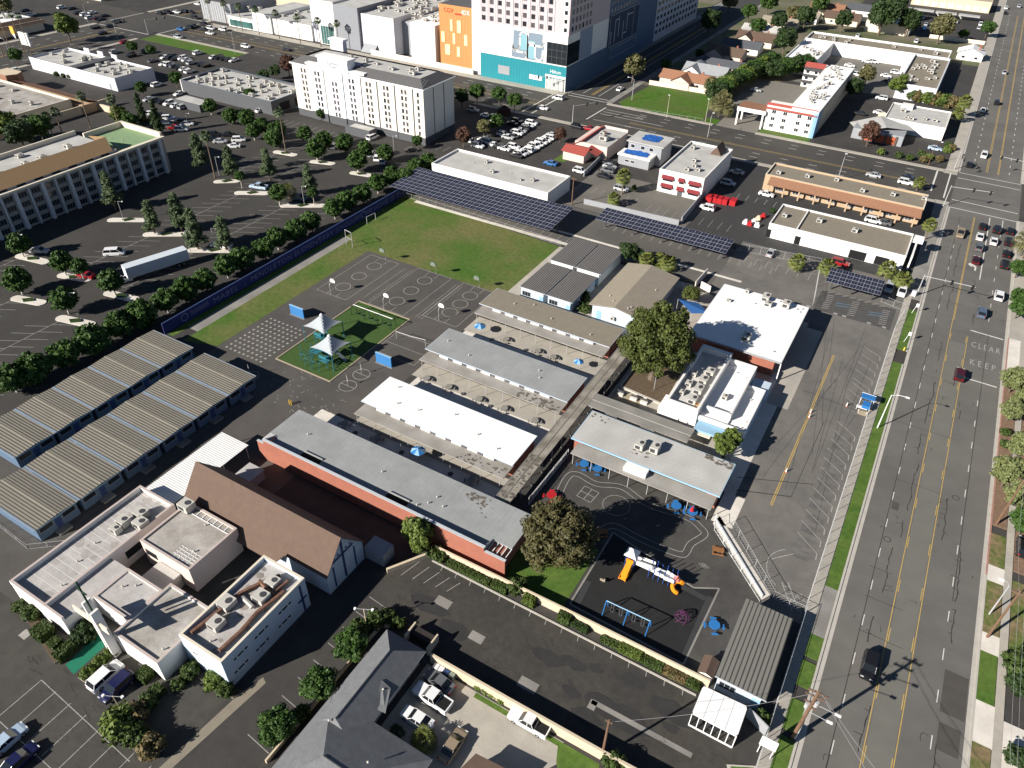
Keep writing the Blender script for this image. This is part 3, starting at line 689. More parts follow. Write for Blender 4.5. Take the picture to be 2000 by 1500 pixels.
vents(rA, [(-71, 82, 3.5), (-66.5, 82.5, 3.5), (-60, 85, 3.5), (-53.5, 82.6, 3.5), (-48.6, 81.2, 3.5), (-73.8, 86, 3.5)])
stains(rA, -54, 76.4, -45, 78.6, 2.69, 40, 5)
rB = classroom('grey roofed classroom row between the white and brown roofed rows', -77.1, 99.3, -44.0, 108.2, 3.5, R_GREY, SEAM_D)
vents(rB, [(-52, 103, 3.5), (-53.2, 105, 3.5), (-68, 102, 3.5), (-74.5, 104, 3.5)]); stains(rB, -54, 96.6, -45, 98.8, 2.69, 70, 6)
rC = classroom('brown gravel roofed classroom row nearest the four ribbed portables', -77.0, 120.1, -44.6, 128.0, 3.5, R_GRAV, None)
vents(rC, [(-70, 124, 3.5), (-60, 123, 3.5), (-50, 122, 3.5), (-66, 126, 3.5)])
# south row with the tall brick wall
r = thing('brick_classroom_building', 'long grey roofed classroom row with tall orange brick wall beside the church', 'building', -60, 66, 0, 'classroom rows of the school')
b = MB(); b.box(-85.4, 60.6, 0, -34.7, 60.95, 4.0); b.box(-84.2, 60.95, 0, -35.6, 70.0, 3.5); part(r, 'wall', b, BRICK)
b = MB(); b.box(-83.8, 60.6, 4.0, -38.4, 60.95, 4.85); part(r, 'parapet', b, BRICK)
b = MB(); b.box(-83.9, 60.52, 4.85, -38.3, 61.03, 4.93); b.box(-85.45, 60.55, 4.0, -83.9, 61.0, 4.06); b.box(-38.3, 60.55, 4.0, -34.65, 61.0, 4.06); part(r, 'coping', b, METAL_L)
b = MB(); b.box(-83.4, 61.2, 3.5, -38.6, 70.9, 3.79, 0); b.rect(-83.35, 61.25, -38.65, 70.85, 3.8, 1)
b.box(-85.2, 63.4, 3.5, -83.4, 70.9, 3.79, 0); b.rect(-85.15, 63.45, -83.4, 70.85, 3.8, 1); b.box(-38.6, 63.4, 3.5, -35.1, 70.9, 3.79, 0); b.rect(-38.6, 63.45, -35.15, 70.85, 3.8, 1)
part(r, 'roof', b, [W_MID, R_GREY]); seams(r, -85, 63.5, -35.2, 70.8, 3.804, 0.95, 'Y', SEAM_D)
for x in (-83.7, -38.5):
    b = MB(); b.add([(x-0.1, 60.96, 3.8), (x-0.1, 63.6, 3.8), (x-0.1, 60.96, 4.85), (x+0.1, 60.96, 3.8), (x+0.1, 63.6, 3.8), (x+0.1, 60.96, 4.85)], [(0, 1, 2), (5, 4, 3), (0, 2, 5, 3), (1, 4, 5, 2)]); part(r, 'fin', b, W_MID)
for xa, xb in ((-85.2, -83.9), (-38.3, -35.0)):
    for i in range(5): q = MB(); x = xa+0.1+i*(xb-xa-0.2)/4; q.box(x-0.06, 60.96, 3.6, x+0.06, 63.4, 3.75); part(r, 'trellis_bar', q, TRIM)
for xa in (-76.6, -58.2): # roof wells as flat black sheets, inner shade put into the colour
    b = MB(); b.box(xa, 61.3, 3.802, xa+4.2, 62.9, 3.81, 0); part(r, 'roof_well', b, BLACK); b = MB(); b.box(xa, 62.9, 3.8, xa+4.2, 63.05, 4.1); part(r, 'well_kerb', b, R_GREY)
vents(r, [(-79, 66.5, 3.8), (-62, 66, 3.8), (-51.3, 64.3, 3.8), (-50.8, 66.1, 3.8), (-48.8, 64.9, 3.8), (-52.6, 63, 3.8)])
stains(r, -47, 68.4, -43, 70.2, 3.805, 40, 2); stains(r, -44, 66, -41, 69, 3.805, 6, 3, s=0.3)
rw = random.Random(9)
# covered walkway
r = thing('covered_walkway', 'narrow weathered concrete walkway roof linking the classroom rows', 'canopy', -41.8, 96)
b = MB(); b.box(-43.2, 71.5, 2.85, -40.5, 121.5, 3.05)
part(r, 'roof', b, pm('weathered_walkway_roof', (0.34, 0.31, 0.26), var=0.22, scale=0.7, fine=3, col2=(0.17, 0.15, 0.12), c2scale=0.35))
b = MB(); b.box(-41.95, 71.5, 3.05, -41.8, 121.5, 3.12); b.box(-43.25, 71.5, 3.05, -43.1, 121.5, 3.1); part(r, 'ridge_strip', b, CONC_G)
stains(r, -43, 71.6, -40.6, 84, 3.056, 50, 4, s=0.6)
k = MB(); k.box(-0.05, -0.05, 0, 0.05, 0.05, 2.85); pmh = k.mesh('post', STEEL)
for i in range(14):
    for x in (-43, -40.7): inst(r, 'post', pmh, (x, 72.2+i*3.75, 0))
r = thing('link_canopy', 'flat concrete canopy joining the walkway to the white office block', 'canopy', -30, 103)
b = MB(); b.box(-40.45, 101.1, 2.85, -20.6, 105.3, 3.02); b.box(-29.5, 99.9, 2.86, -26.8, 101.1, 3.0); b.box(-36.6, 99.9, 2.86, -34.2, 101.1, 3.0); part(r, 'roof', b, CONC_G)
b = MB(); b.box(-40.45, 103.1, 3.02, -20.6, 103.2, 3.07); part(r, 'ridge_strip', b, KERB)
for i in range(6):
    for y in (101.4, 105): inst(r, 'post', pmh, (-39.8+i*3.75, y, 0))
# kinder building
r = thing('kinder_building', 'grey roofed kindergarten block with brick ends facing the trike track', 'building', -25, 95)
b = MB(); b.box(-38.3, 91.2, 0, -36.6, 99.4, 3.3); b.box(-13.6, 91.2, 0, -11.8, 99.4, 3.3); b.box(-36.6, 92.0, 0, -13.6, 99.4, 3.3); part(r, 'wall', b, BRICK)
b = MB(); b.box(-38.8, 90.7, 3.3, -11.3, 99.6, 3.59, 0); b.rect(-38.7, 90.8, -11.4, 99.5, 3.6, 1); part(r, 'roof', b, [W_SKY, R_GRYL]); seams(r, -38.7, 90.8, -11.4, 99.5, 3.604, 0.95, 'X', pm('pale_seam', (0.4, 0.39, 0.37), var=0.1))
b = MB(); b.box(-36.6, 91.3, 2.66, -13.6, 91.4, 3.3); part(r, 'clerestory', b, CONC_T)
b = MB(); b.box(-37.5, 88.0, 2.5, -11.8, 91.2, 2.65); part(r, 'canopy', b, CANOPY)
b = MB(); b.box(-27.8, 88.9, 2.66, -23.7, 90.6, 3.56); part(r, 'canopy_box', b, TRIM)
for i in range(8): inst(r, 'post', pmh, (-37+i*3.55, 88.2, 0), 0, (1, 1, 0.87))
for i in range(6): window(r, 'S', -34.6+i*3.8, 92.0, 1.0, 2.2, 1.4, pane=GLASS_B, nx=2)
units(r, [(-27.2, 94.6, 3.6, 1.5, 1.7, 1.35), (-24.6, 95.2, 3.6, 1.5, 1.9, 1.5)]); stains(r, -28.6, 92.8, -25, 94.6, 3.61, 14, 8, s=0.4); stains(r, -16.5, 98, -11.6, 99.4, 3.61, 60, 9, s=0.5); stains(r, -38, 97.6, -35, 99.3, 3.61, 10, 12, s=0.4)
for x in (-27.6, -22.5, -18.5): q = MB(); q.box(x, 91.2, 0, x+1.6, 92.0, 2.4); part(r, 'pier', q, BRICK)
# office block
r = thing('office_building', 'white office block with deep roof well full of air units', 'building', -20, 118)
b = MB(); b.box(-27.6, 107.9, 0, -21.3, 129.2, 4.0); b.box(-28.8, 107.9, 0, -27.6, 112, 3.2); part(r, 'wall', b, W_WHITE)
b = MB()
for q in ((-27.6, 107.9, -21.3, 108.5), (-27.6, 128.3, -21.3, 129.2), (-27.6, 108.5, -27.15, 128.3), (-21.75, 108.5, -21.3, 128.3)): b.box(q[0], q[1], 3.95, q[2], q[3], 5.3)
part(r, 'parapet', b, W_WHITE)
b = MB(); b.rect(-27.15, 108.5, -21.75, 128.3, 4.03); part(r, 'roof', b, pm('white_roof_worn', (0.66, 0.64, 0.6), var=0.08, col2=(0.5, 0.48, 0.45), c2scale=0.3))
units(r, [(-23.4, 111.3, 4.03, 1.5, 2.0, 1.2), (-23.5, 114.8, 4.03, 1.6, 2.3, 1.25), (-23.7, 118.3, 4.03, 1.6, 2.2, 1.15), (-23.4, 121.6, 4.03, 1.6, 1.8, 1.1), (-25.8, 115.8, 4.03, 1.2, 1.3, 0.9), (-26, 112.6, 4.03, 0.9, 1.0, 0.8), (-26, 119.4, 4.03, 1.1, 1.2, 0.9)])
q = MB()
for t in range(4): q.box(-22.6, 109.4+t*0.5, 4.1+t*0.1, -21.9, 109.5+t*0.5, 4.2+t*0.1)
part(r, 'roof_ladder', q, ORANGE)
b = MB(); b.box(-21.3, 108.6, 0, -15.8, 128.2, 3.4); part(r, 'wing', b, W_WHITE)
b = MB()
for q in ((-16.2, 110.9, -15.8, 128.2), (-20.5, 110.7, -15.8, 111.1), (-21.3, 127.8, -16.2, 128.2)): b.box(q[0], q[1], 3.4, q[2], q[3], 4.7)
part(r, 'wing_parapet', b, W_WHITE); b = MB(); b.rect(-21.25, 108.7, -15.85, 128.1, 3.42); part(r, 'wing_roof', b, R_WHITE)
b = MB(); b.box(-15.8, 108.4, 0, -12.4, 122.6, 3.0); part(r, 'lower_wing', b, W_BLUE)
b = MB(); b.rect(-15.78, 108.7, -12.7, 122.3, 3.02); part(r, 'lower_roof', b, R_WHITE)
b = MB()
for q in ((-12.7, 108.4, -12.35, 122.6), (-15.8, 122.3, -12.7, 122.6), (-21.3, 108.3, -12.7, 108.7)): b.box(q[0], q[1], 2.98, q[2], q[3], 3.9)
part(r, 'lower_parapet', b, W_WHITE)
b = MB(); b.box(-20.9, 105.6, 2.5, -15.8, 108.3, 2.9); part(r, 'entry_roof', b, W_SKY); b = MB(); b.box(-21.2, 105.0, 2.2, -17.6, 106.6, 2.35); part(r, 'entry_awning', b, W_CREAM)
b = MB(); b.box(-15.6, 123, 0, -12.2, 127.4, 2.5); part(r, 'store_room', b, W_BLUE)
units(r, [(-18.6, 116.3, 3.42, 1.0, 1.2, 0.9)]); vents(r, [(-20, 126, 3.42), (-19, 125.6, 3.42), (-17, 125, 3.42), (-14.2, 119, 3.02), (-13.2, 112, 3.02), (-13.4, 110, 3.02), (-14.5, 109.6, 3.02)])
for x in (-24.5, -22.7): q = MB(); q.box(x-0.15, 107.86, 1.5, x+0.15, 107.9, 1.8); part(r, 'wall_lamp', q, DSTEEL)
# big white hall
r = thing('school_hall', 'big square hall with bright white roof partly shaded by the giant tree', 'building', -21.5, 144)
b = MB(); b.box(-30.8, 133.2, 0, -13.4, 155.5, 4.6); part(r, 'wall', b, BRICK)
b = MB(); b.box(-31.6, 131.6, 4.6, -11.9, 156.2, 4.97, 0); b.rect(-31.5, 131.7, -12, 156.1, 4.98, 1); part(r, 'roof', b, [W_MID, R_WHITE])
units(r, [(-21.3, 154.2, 4.98, 1.6, 2.6, 1.2), (-20.2, 151.9, 4.98, 1.6, 1.5, 0.9), (-16.6, 153.6, 4.98, 1.6, 2.2, 1.3), (-25.8, 155, 4.98, 0.8, 1.0, 0.8), (-20.6, 136.2, 4.98, 1.7, 2.2, 1.1), (-28.3, 149, 4.98, 1.0, 0.8, 0.5)])
vents(r, [(-14.4, 134.5, 4.98), (-14.2, 153.6, 4.98), (-13.2, 154.4, 4.98), (-13.4, 152.8, 4.98), (-18.3, 155, 4.98), (-23, 151, 4.98)])
q = MB(); q.box(-14.9, 133.15, 3.6, -14.3, 133.2, 4.1); part(r, 'wall_sign', q, TRIM)
b = MB(); b.box(-12.1, 131.9, 0, -11.9, 132.1, 4.6); part(r, 'column', b, TRIM)
b = MB(); b.rect(-11.9, 124, -7.6, 156, Z5); struct('hall_walk', b, CONC)
# gabled hall
r = thing('gabled_hall', 'tan shingled low gable hall with pale blue walls near banana plants', 'building', -49.4, 144)
b = MB(); b.add([(-54.9, 133.6, 0), (-43, 133.6, 0), (-43, 133.6, 3.7), (-49.4, 133.6, 4.75), (-54.9, 133.6, 3.7), (-54.9, 154.8, 0), (-43, 154.8, 0), (-43, 154.8, 3.7), (-49.4, 154.8, 4.75), (-54.9, 154.8, 3.7)], [(0, 1, 2, 3, 4), (9, 8, 7, 6, 5), (1, 6, 7, 2), (5, 0, 4, 9)]); part(r, 'wall', b, W_BLUE)
for xa, za, xb, zb in ((-55.6, 3.75, -49.4, 4.9), (-49.4, 4.9, -42.1, 3.65)):
    b = MB(); b.add([(xa, 132.9, za), (xb, 132.9, zb), (xb, 155.4, zb), (xa, 155.4, za), (xa, 132.9, za-0.2), (xb, 132.9, zb-0.2), (xb, 155.4, zb-0.2), (xa, 155.4, za-0.2)], [(0, 1, 2, 3), (4, 5, 1, 0), (5, 6, 2, 1), (6, 7, 3, 2), (7, 4, 0, 3), (7, 6, 5, 4)]); part(r, 'roof_slope', b, R_TAN if xa < -50 else pm('tan_shingle_shade', (0.27, 0.237, 0.185), var=0.1, scale=1.2, fine=7))  # slope away from the sun: same shingle, shade put into a darker copy
for x in (-53.2, -44.6): door(r, 'S', x, 133.6, 0, 1.2, 2.3, W_SKY)
units(r, [(-49.6, 133.2, 1.2, 0.9, 0.5, 0.9)]); vents(r, [(-52.5, 137.5, 4.3), (-50.8, 135.5, 4.6), (-46.4, 135.5, 4.35), (-44.6, 146, 4.05), (-46.8, 134.6, 4.4)])
# ------------------------------------------------------------------ ribbed portable classrooms
PANEL = {}
def rib_panel(L, w, mat, seam=R_SEAM_SHADE):
    k = (round(L, 2), round(w, 3), mat.name)
    if k not in PANEL:
        b = MB(); b.box(0, 0.13, 0, L, w, 0.03, 0); b.box(0, 0, 0, L, 0.13, 0.07, 1); PANEL[k] = b.mesh('roof_panel', [mat, seam])
    return PANEL[k]
def portable(label, x0, y0, x1, y1, h, wall, mat, axis='X', rise=0.22, n=14, group='portable classrooms', edge=True, wins=True):
    r = thing('portable_classroom', label, 'portable building', (x0+x1)/2, (y0+y1)/2, 0, group)
    b = MB(); b.box(x0+0.35, y0+0.12, 0.1, x1-0.55, y1-0.12, h-0.12); part(r, 'wall', b, wall)
    b = MB(); b.box(x0+0.05, y0+0.03, h-0.2, x1-0.05, y1-0.03, h-0.06); part(r, 'roof_frame', b, W_SKY if wall is not W_NAVY else W_SLATE)
    if axis == 'X':
        half = (y1-y0)/2; ym = (y0+y1)/2; w = 2*half/n; me = rib_panel(x1-x0, w, mat); a = math.atan2(rise, half)
        for i in range(n):
            yy = y0+i*w
            o = inst(r, 'roof_panel', me, (x0, yy, h-0.04+rise*(1-abs(yy-ym)/half)))
            o.rotation_euler = (a if yy < ym-1e-6 else -a, 0, 0)
        b = MB(); b.box(x0, ym-0.09, h+rise-0.02, x1, ym+0.09, h+rise+0.06); part(r, 'ridge_cap', b, mat)
        if edge: b = MB(); b.box(x0, y0-0.28, h-0.1, x1, y0-0.01, h+0.01); part(r, 'gutter', b, GUTTER_SHEEN); b = MB(); b.box(x0, y1, h-0.08, x1, y1+0.12, h); part(r, 'gutter', b, GUTTER_SHEEN)
    else:
        half = (x1-x0)/2; xm = (x0+x1)/2; w = 2*half/n; me = rib_panel(y1-y0, w, mat); a = math.atan2(rise, half)
        for i in range(n):
            xx = x0+(i+1)*w
            o = inst(r, 'roof_panel', me, (xx, y0, h-0.04+rise*(1-abs(xx-xm)/half)))
            o.rotation_euler = (0, 0, PI/2)
        b = MB(); b.box(x0-0.05, y0-0.12, h-0.1, x1+0.05, y0-0.01, h+0.02); part(r, 'fascia', b, METAL_L)
    if wins:
        if axis == 'X':
            for i in range(2): window(r, 'E', x1-0.55, y0+1.6+i*(y1-y0-3.2), 1.5, 2.3, 1.1, frame=W_MID)
            door(r, 'E', x1-0.55, (y0+y1)/2, 0.15, 1.0, 2.1, W_NAVY)
            q = MB(); q.box(x1-0.5, (y0+y1)/2-1.2, 0.0, x1+0.9, (y0+y1)/2+1.0, 0.35); part(r, 'step', q, CONC_G)
        else:
            window(r, 'S', x0+1.8, y0+0.12, 1.3, 2.2, 1.2, frame=W_MID, nx=3); door(r, 'S', x1-1.1, y0+0.12, 0.15, 1.1, 2.2, W_SKY)
    return r
NR = [28.7, 36.3, 44.6, 52.4, 60.0, 67.7]
_lab = ['lowest portable of the near row, rust stain at its bottom edge', 'second portable from the bottom in the near row beside the church', 'third portable from the bottom in the near row', 'fourth portable from the bottom in the near row', 'fifth portable from the bottom in the near row', 'topmost portable of the near row beside the numbered play grid']
for i, y in enumerate(NR):
    portable(_lab[i], -114.6, y, -100.0, (NR[i+1]-0.55) if i < 5 else 74.5, 3.2, W_SLATE, R_RIB, n=14)
FR = [36.6, 44.3, 51.9, 59.6, 66.9]
_lab = ['lowest portable of the far row, half shaded by the clipped trees', 'second portable from the bottom in the far row by the clipped trees', 'third portable from the bottom in the far row by the clipped trees', 'fourth portable from the bottom in the far row by the clipped trees', 'topmost portable of the far row by the end of the mural wall']
for i, y in enumerate(FR): portable(_lab[i], -130.2, y, -117.9, (FR[i+1]-0.45) if i < 4 else 74.6, 3.2, W_SLATE, R_RIB, n=14)
portable('brown grey ribbed portable at lower left of the cluster of four', -73, 131.7, -66.15, 145.4, 3.4, W_BLUE, R_RIBD, axis='Y', n=13, rise=0.05)
portable('brown grey ribbed portable at lower right of the cluster of four', -65.85, 131.7, -59.1, 145.3, 3.4, W_BLUE, R_RIBD, axis='Y', n=13, rise=0.05)
portable('brown grey ribbed portable at upper left of the cluster of four', -73, 146.8, -66.15, 160.6, 3.5, W_WHITE, R_RIBD, axis='Y', n=13, rise=0.05)
portable('brown grey ribbed portable at upper right of the cluster of four', -65.85, 146.8, -59.0, 160.6, 3.5, W_WHITE, R_RIBD, axis='Y', n=13, rise=0.05)
portable('lone ribbed roof portable between kinder playground and street', -1.8, 59.6, 4.9, 73.7, 3.2, W_BLUE, pm('ribbed_dun_metal', (0.2, 0.192, 0.172), var=0.05, rough=0.5), axis='Y', n=11, rise=0.03)
# white corrugated shelter roof beside the portables
r = thing('corrugated_shelter', 'long white corrugated shelter roof behind the brown church roof', 'shelter', -90, 51)
b = MB(); n = 40
me = MB(); me.box(0, 0.06, 0, 6.6, 0.41, 0.03, 0); me.box(0, 0, 0, 6.6, 0.06, 0.06, 1); mm = me.mesh('roof_panel', [R_WHITE, pm('white_rib_gap', (0.4, 0.39, 0.36), var=0.1)])
for i in range(n): inst(r, 'roof_panel', mm, (-93.3+rw.uniform(-0.02, 0.02), 43.2+i*0.41, 3.0))
b = MB(); b.box(-93.2, 43.3, 2.85, -86.8, 59.5, 2.99); part(r, 'frame', b, STEEL)
for x in (-93, -87):
    for y in (43.6, 48.8, 54, 59.2): q = MB(); q.box(x-0.06, y-0.06, 0, x+0.06, y+0.06, 2.85); part(r, 'post', q, STEEL)
b = MB(); b.box(-84.2, 53.6, 2.0, -80.8, 57.2, 2.12); b.box(-84.1, 53.7, 0, -80.9, 57.1, 2.0, 1); one('small_shed', b, [R_GRYL, W_MID], 'small pale flat roofed shed between church and brick wall', 'shed')
# ------------------------------------------------------------------ solar canopies
cell = MB(); cell.box(-0.5, -0.5, 0, 0.5, 0.5, 0.04, 1); cell.rect(-0.47, -0.47, -0.012, 0.47, 0.046, 0); cell.rect(0.012, -0.47, 0.47, 0.47, 0.046, 0); CELL = cell.mesh('solar_panel', [SOLAR, SOLAR_F])
def solar(label, x0, y0, x1, y1, nx, ny, z0, z1):
    r = thing('solar_canopy', label, 'solar canopy', (x0+x1)/2, (y0+y1)/2, 0, 'solar car park canopies')
    w, d = (x1-x0)/nx, (y1-y0)/ny; a = math.atan2(z1-z0, y1-y0)
    for j in range(ny):
        for i in range(nx):
            o = inst(r, 'solar_panel', CELL, (x0+(i+.5)*w, y0+(j+.5)*d, z0+(z1-z0)*(j+.5)/ny), 0, (w*0.985, d*0.985, 1)); o.rotation_euler = (a, 0, 0)
    nb = max(2, int((x1-x0)/8.5))
    for k in range(nb+1):
        x = x0+1.5+(x1-x0-3)*k/nb; ym = (y0+y1)/2+0.6; zm = z0+(z1-z0)*0.58
        q = MB(); q.box(x-0.16, ym-0.2, 0, x+0.16, ym+0.2, zm-0.35); part(r, 'column', q, DSTEEL)
        q = MB(); q.add([(x-0.12, y0+0.4, z0-0.1), (x+0.12, y0+0.4, z0-0.1), (x+0.12, y1-0.4, z1-0.12), (x-0.12, y1-0.4, z1-0.12), (x-0.12, y0+0.4, z0-0.32), (x+0.12, y0+0.4, z0-0.32), (x+0.12, y1-0.4, z1-0.4), (x-0.12, y1-0.4, z1-0.4)], [(0, 1, 2, 3), (4, 0, 3, 7), (1, 5, 6, 2), (0, 4, 5, 1), (2, 6, 7, 3), (7, 6, 5, 4)]); part(r, 'beam', q, DSTEEL)
    for t in (0.08, 0.36, 0.64, 0.92):
        y = y0+(y1-y0)*t; z = z0+(z1-z0)*t; q = MB(); q.box(x0, y-0.06, z-0.12, x1, y+0.06, z-0.03); part(r, 'purlin', q, DSTEEL)
    return r
solar('largest solar canopy along the top of the grass field', -133.5, 160.2, -80.3, 174.6, 29, 8, 3.7, 4.6)
solar('middle solar canopy over the school car park row', -73.0, 173.2, -36.4, 180.4, 21, 4, 3.7, 4.3)
solar('smallest solar canopy beside the street and disabled bays', -11.6, 172.8, 0.9, 179.4, 9, 4, 3.7, 4.3)
# ------------------------------------------------------------------ mural wall
r = thing('mural_wall', 'long navy mural wall with school name lettering below the clipped trees', 'wall', -131.3, 124)
b = MB(); b.box(-131.4, 77.5, 0, -131.2, 171.6, 2.7); part(r, 'wall', b, MURAL)
b = MB(); b.box(-131.45, 77.5, 2.7, -131.15, 171.6, 2.76); part(r, 'coping', b, W_NAVY)
LET = pm('silver_lettering', (0.17, 0.17, 0.27), var=0.2)
RF = (PI/2, 0, PI/2)
def word(body, ya, yb, z, s=1.9, mat=LET): 
    n = len(body); w = (yb-ya); letters(r, body, (-131.17, (ya+yb)/2, z), w/(0.62*n), s, mat, rot=RF, spread=1.08, name='lettering')
def yy(px, py): return None
for body, a, c, z in (('MABEL', (-134.9,91.4)[1], (-134.4,98.8)[1], 1.15), ('L.', (-134.6,100.4)[1], (-134.5,102.1)[1], 1.1), ('PENDLETON', (-134.4,103.4)[1], (-133.5,116.4)[1], 1.15), ('ELEMENTARY', (-133.7,117.9)[1], (-132.7,132.4)[1], 1.15), ('SCHOOL', (-132.7,133.9)[1], (-132.2,140.8)[1], 1.15), ('HOME', (-132.0,150.2)[1], (-131.5,155.8)[1], 1.15), ('OF', (-131.7,157.0)[1], (-131.6,159.1)[1], 1.15), ('THE', (-131.3,160.1)[1], (-131.1,164.6)[1], 1.15)):
    word(body, a, c, z)
b = MB()
for ya, yb in (((-135.4,84.9)[1], (-135.0,90.0)[1]), ((-132.6,141.3)[1], (-132.3,144.5)[1]), ((-131.7,146.1)[1], (-131.5,149.0)[1])):
    for z in (0.9, 1.3, 1.7): b.box(-131.2, ya, z, -131.17, yb, z+0.14)
part(r, 'stripe', b, LET)
b = MB()
for yc in ((-134.9,83.2)[1], (-131.9,145.2)[1]):
    for t in range(16):
        a0, a1 = 2*PI*t/16, 2*PI*(t+1)/16
        b.quad(*[(-131.17, yc+q*math.cos(a), 1.35+q*math.sin(a)) for q, a in ((0.75, a0), (1.0, a0), (1.0, a1), (0.75, a1))])
part(r, 'emblem', b, LET)
# ================================================================== SCHOOL GROUNDS FURNITURE
def hoop(label, x, y, d, back, group='basketball hoops on the play court'):
    r = thing('basketball_hoop', label, 'basketball hoop', x, y, 0, group)
    b = MB(); b.tube([(x, y, 0), (x, y, 2.7), (x, y+d*0.35, 3.15), (x, y+d*1.1, 3.2)], 0.07, 6); part(r, 'pole', b, STEEL)
    b = MB(); pts = [(-0.75, 2.95), (-0.5, 2.75), (0.5, 2.75), (0.75, 2.95), (0.75, 3.35), (0.55, 3.65), (0.25, 3.8), (-0.25, 3.8), (-0.55, 3.65), (-0.75, 3.35)]
    n = len(pts); f = [(x+p[0], y+d*1.12, p[1]) for p in pts]+[(x+p[0], y+d*1.18, p[1]) for p in pts]
    b.add(f, [tuple(range(n)), tuple(range(2*n-1, n-1, -1))]+[(i, (i+1) % n, n+(i+1) % n, n+i) for i in range(n)]); part(r, 'backboard', b, back)
    b = MB(); b.ring(x, y+d*1.45, 0.23, 0.04, 3.05, n=12); part(r, 'rim', b, ORANGE)
DGR = pm('hoop_green_back', (0.16, 0.2, 0.17), var=0.1)
hoop('near basketball hoop closest to the grass on the play court', *(-111.8,109.2), 1, TRIM); hoop('near basketball hoop at the end of the turf pad', *(-97.1,110.7), 1, TRIM); hoop('near basketball hoop closest to the brown roofed classrooms', *(-83.9,113.9), 1, TRIM)
hoop('far basketball hoop at the left end of the grass edge', *(-111.4,129.6), -1, DGR); hoop('far basketball hoop in the middle of the grass edge', *(-96.4,130.7), -1, DGR); hoop('far basketball hoop nearest the brown roofed classrooms', *(-83.8,130.8), -1, DGR)
def frame_goal(name, label, a, c, h, bar=None):
    r = thing(name, label, 'goal', (a[0]+c[0])/2, (a[1]+c[1])/2)
    for p in (a, c): b = MB(); b.tube([(p[0], p[1], 0), (p[0], p[1], h)], 0.09, 5); part(r, 'post', b, STEEL)
    b = MB(); b.tube([(a[0], a[1], h), (c[0], c[1], h)], 0.09, 5); part(r, 'crossbar', b, STEEL)
    if bar: b = MB(); b.tube([(a[0], a[1], bar), (c[0], c[1], bar)], 0.07, 5); part(r, 'lower_bar', b, STEEL)
frame_goal('tall_goal', 'tall two bar metal frame at the corner of the grass field', (-125.4,130.9), (-122.9,130.4), 4.2, 2.2)
frame_goal('football_goal', 'small metal goal in the shade below the mural wall', (-128.5,143.2), (-128.1,146.5), 2.0)
for lab, p in (('blue handball wall near the long grass strip', (-111.9,98.2)), ('blue handball wall beside the tetherball circles', (-83.9,94.0))):
    r = thing('handball_wall', lab, 'wall', p[0], p[1], 0, 'blue handball walls')
    b = MB(); b.box(p[0]-2.0, p[1]-0.15, 0, p[0]+2.0, p[1]+0.15, 2.5); part(r, 'wall', b, BLUE_W)
    b = MB(); b.box(p[0]-2.03, p[1]-0.18, 2.5, p[0]+2.03, p[1]+0.18, 2.58); part(r, 'coping', b, W_SKY)
    b = MB(); b.box(p[0]-2.2, p[1]-0.45, 0.015, p[0]+2.2, p[1]+0.45, 0.06); part(r, 'footing', b, CONC_G)
r = thing('volleyball_net', 'low net between two posts beside the turf pad', 'net', -84, 101)
a, c = (-87.6,103.0), (-80.3,103.7)
for p in (a, c): b = MB(); b.tube([(p[0], p[1], 0), (p[0], p[1], 2.0)], 0.06, 5); part(r, 'post', b, STEEL)
b = MB(); b.tube([(*a, 1.9), ((a[0]+c[0])/2, (a[1]+c[1])/2, 1.72), (*c, 1.9)], 0.045, 4); part(r, 'top_tape', b, TRIM)
for lab, cx, cy in (('tetherball pole in the circle nearest the blue wall', -85.8, 88.9), ('tetherball pole in the lower circle beside the turf pad', -85.7, 84.5), ('tetherball pole in the shaded circle by the portables', -108.6, 75.4), ('tetherball pole in the half shaded circle below the play grid', -104.5, 76.5)):
    r = thing('tetherball_pole', lab, 'pole', cx, cy, 0, 'tetherball poles'); b = MB(); b.tube([(cx, cy, 0), (cx, cy, 3)], 0.05, 5); part(r, 'pole', b, STEEL)
    b = MB(); b.cyl(cx+0.2, cy, 1.3, 1.55, 0.13, 8); part(r, 'ball', b, CONC_T); b = MB(); b.tube([(cx, cy, 2.95), (cx+0.2, cy, 1.5)], 0.015, 3); part(r, 'rope', b, TRIM)
# shade sails
def sail(label, cx, cy, s, zc, za, lift):
    r = thing('shade_sail', label, 'shade sail', cx, cy, 0, 'fabric shade sails over the play structure')
    b = MB(); n = 12; V = {}
    for i in range(n+1):
        for j in range(n+1):
            u, v = -1+2*i/n, -1+2*j/n
            pu = u*(1-0.16*(1-v*v)*abs(u)); pv = v*(1-0.16*(1-u*u)*abs(v))
            m = max(abs(u), abs(v)); z = zc+(za-zc)*(1-m)**1.25+lift*(u*v)*0.0
            V[i, j] = len(b.v); b.v.append((cx+pu*s, cy+pv*s, z))
    for i in range(n):
        for j in range(n): b.f.append((V[i, j], V[i+1, j], V[i+1, j+1], V[i, j+1])); b.m.append(0)
    part(r, 'canopy', b, SAIL)
    for u in (-1, 1):
        for v in (-1, 1): q = MB(); q.tube([(cx+u*s*1.0, cy+v*s*1.0, 0), (cx+u*s, cy+v*s, zc)], 0.09, 6); part(r, 'post', q, TEALP)
    q = MB(); q.tube([(cx, cy, 0), (cx, cy, za)], 0.1, 6); part(r, 'mast', q, TEALP); q = MB(); q.cyl(cx, cy, za-0.1, za+0.25, 0.4, 10, 0, 0.15); part(r, 'cap', q, TRIM)
sail('nearer grey pyramid shade sail over the turf play structure', -94.1, 89.6, 2.9, 3.9, 6.2, 0)
sail('farther grey pyramid shade sail over the turf play structure', -100.4, 94.4, 2.9, 4.2, 6.5, 0)
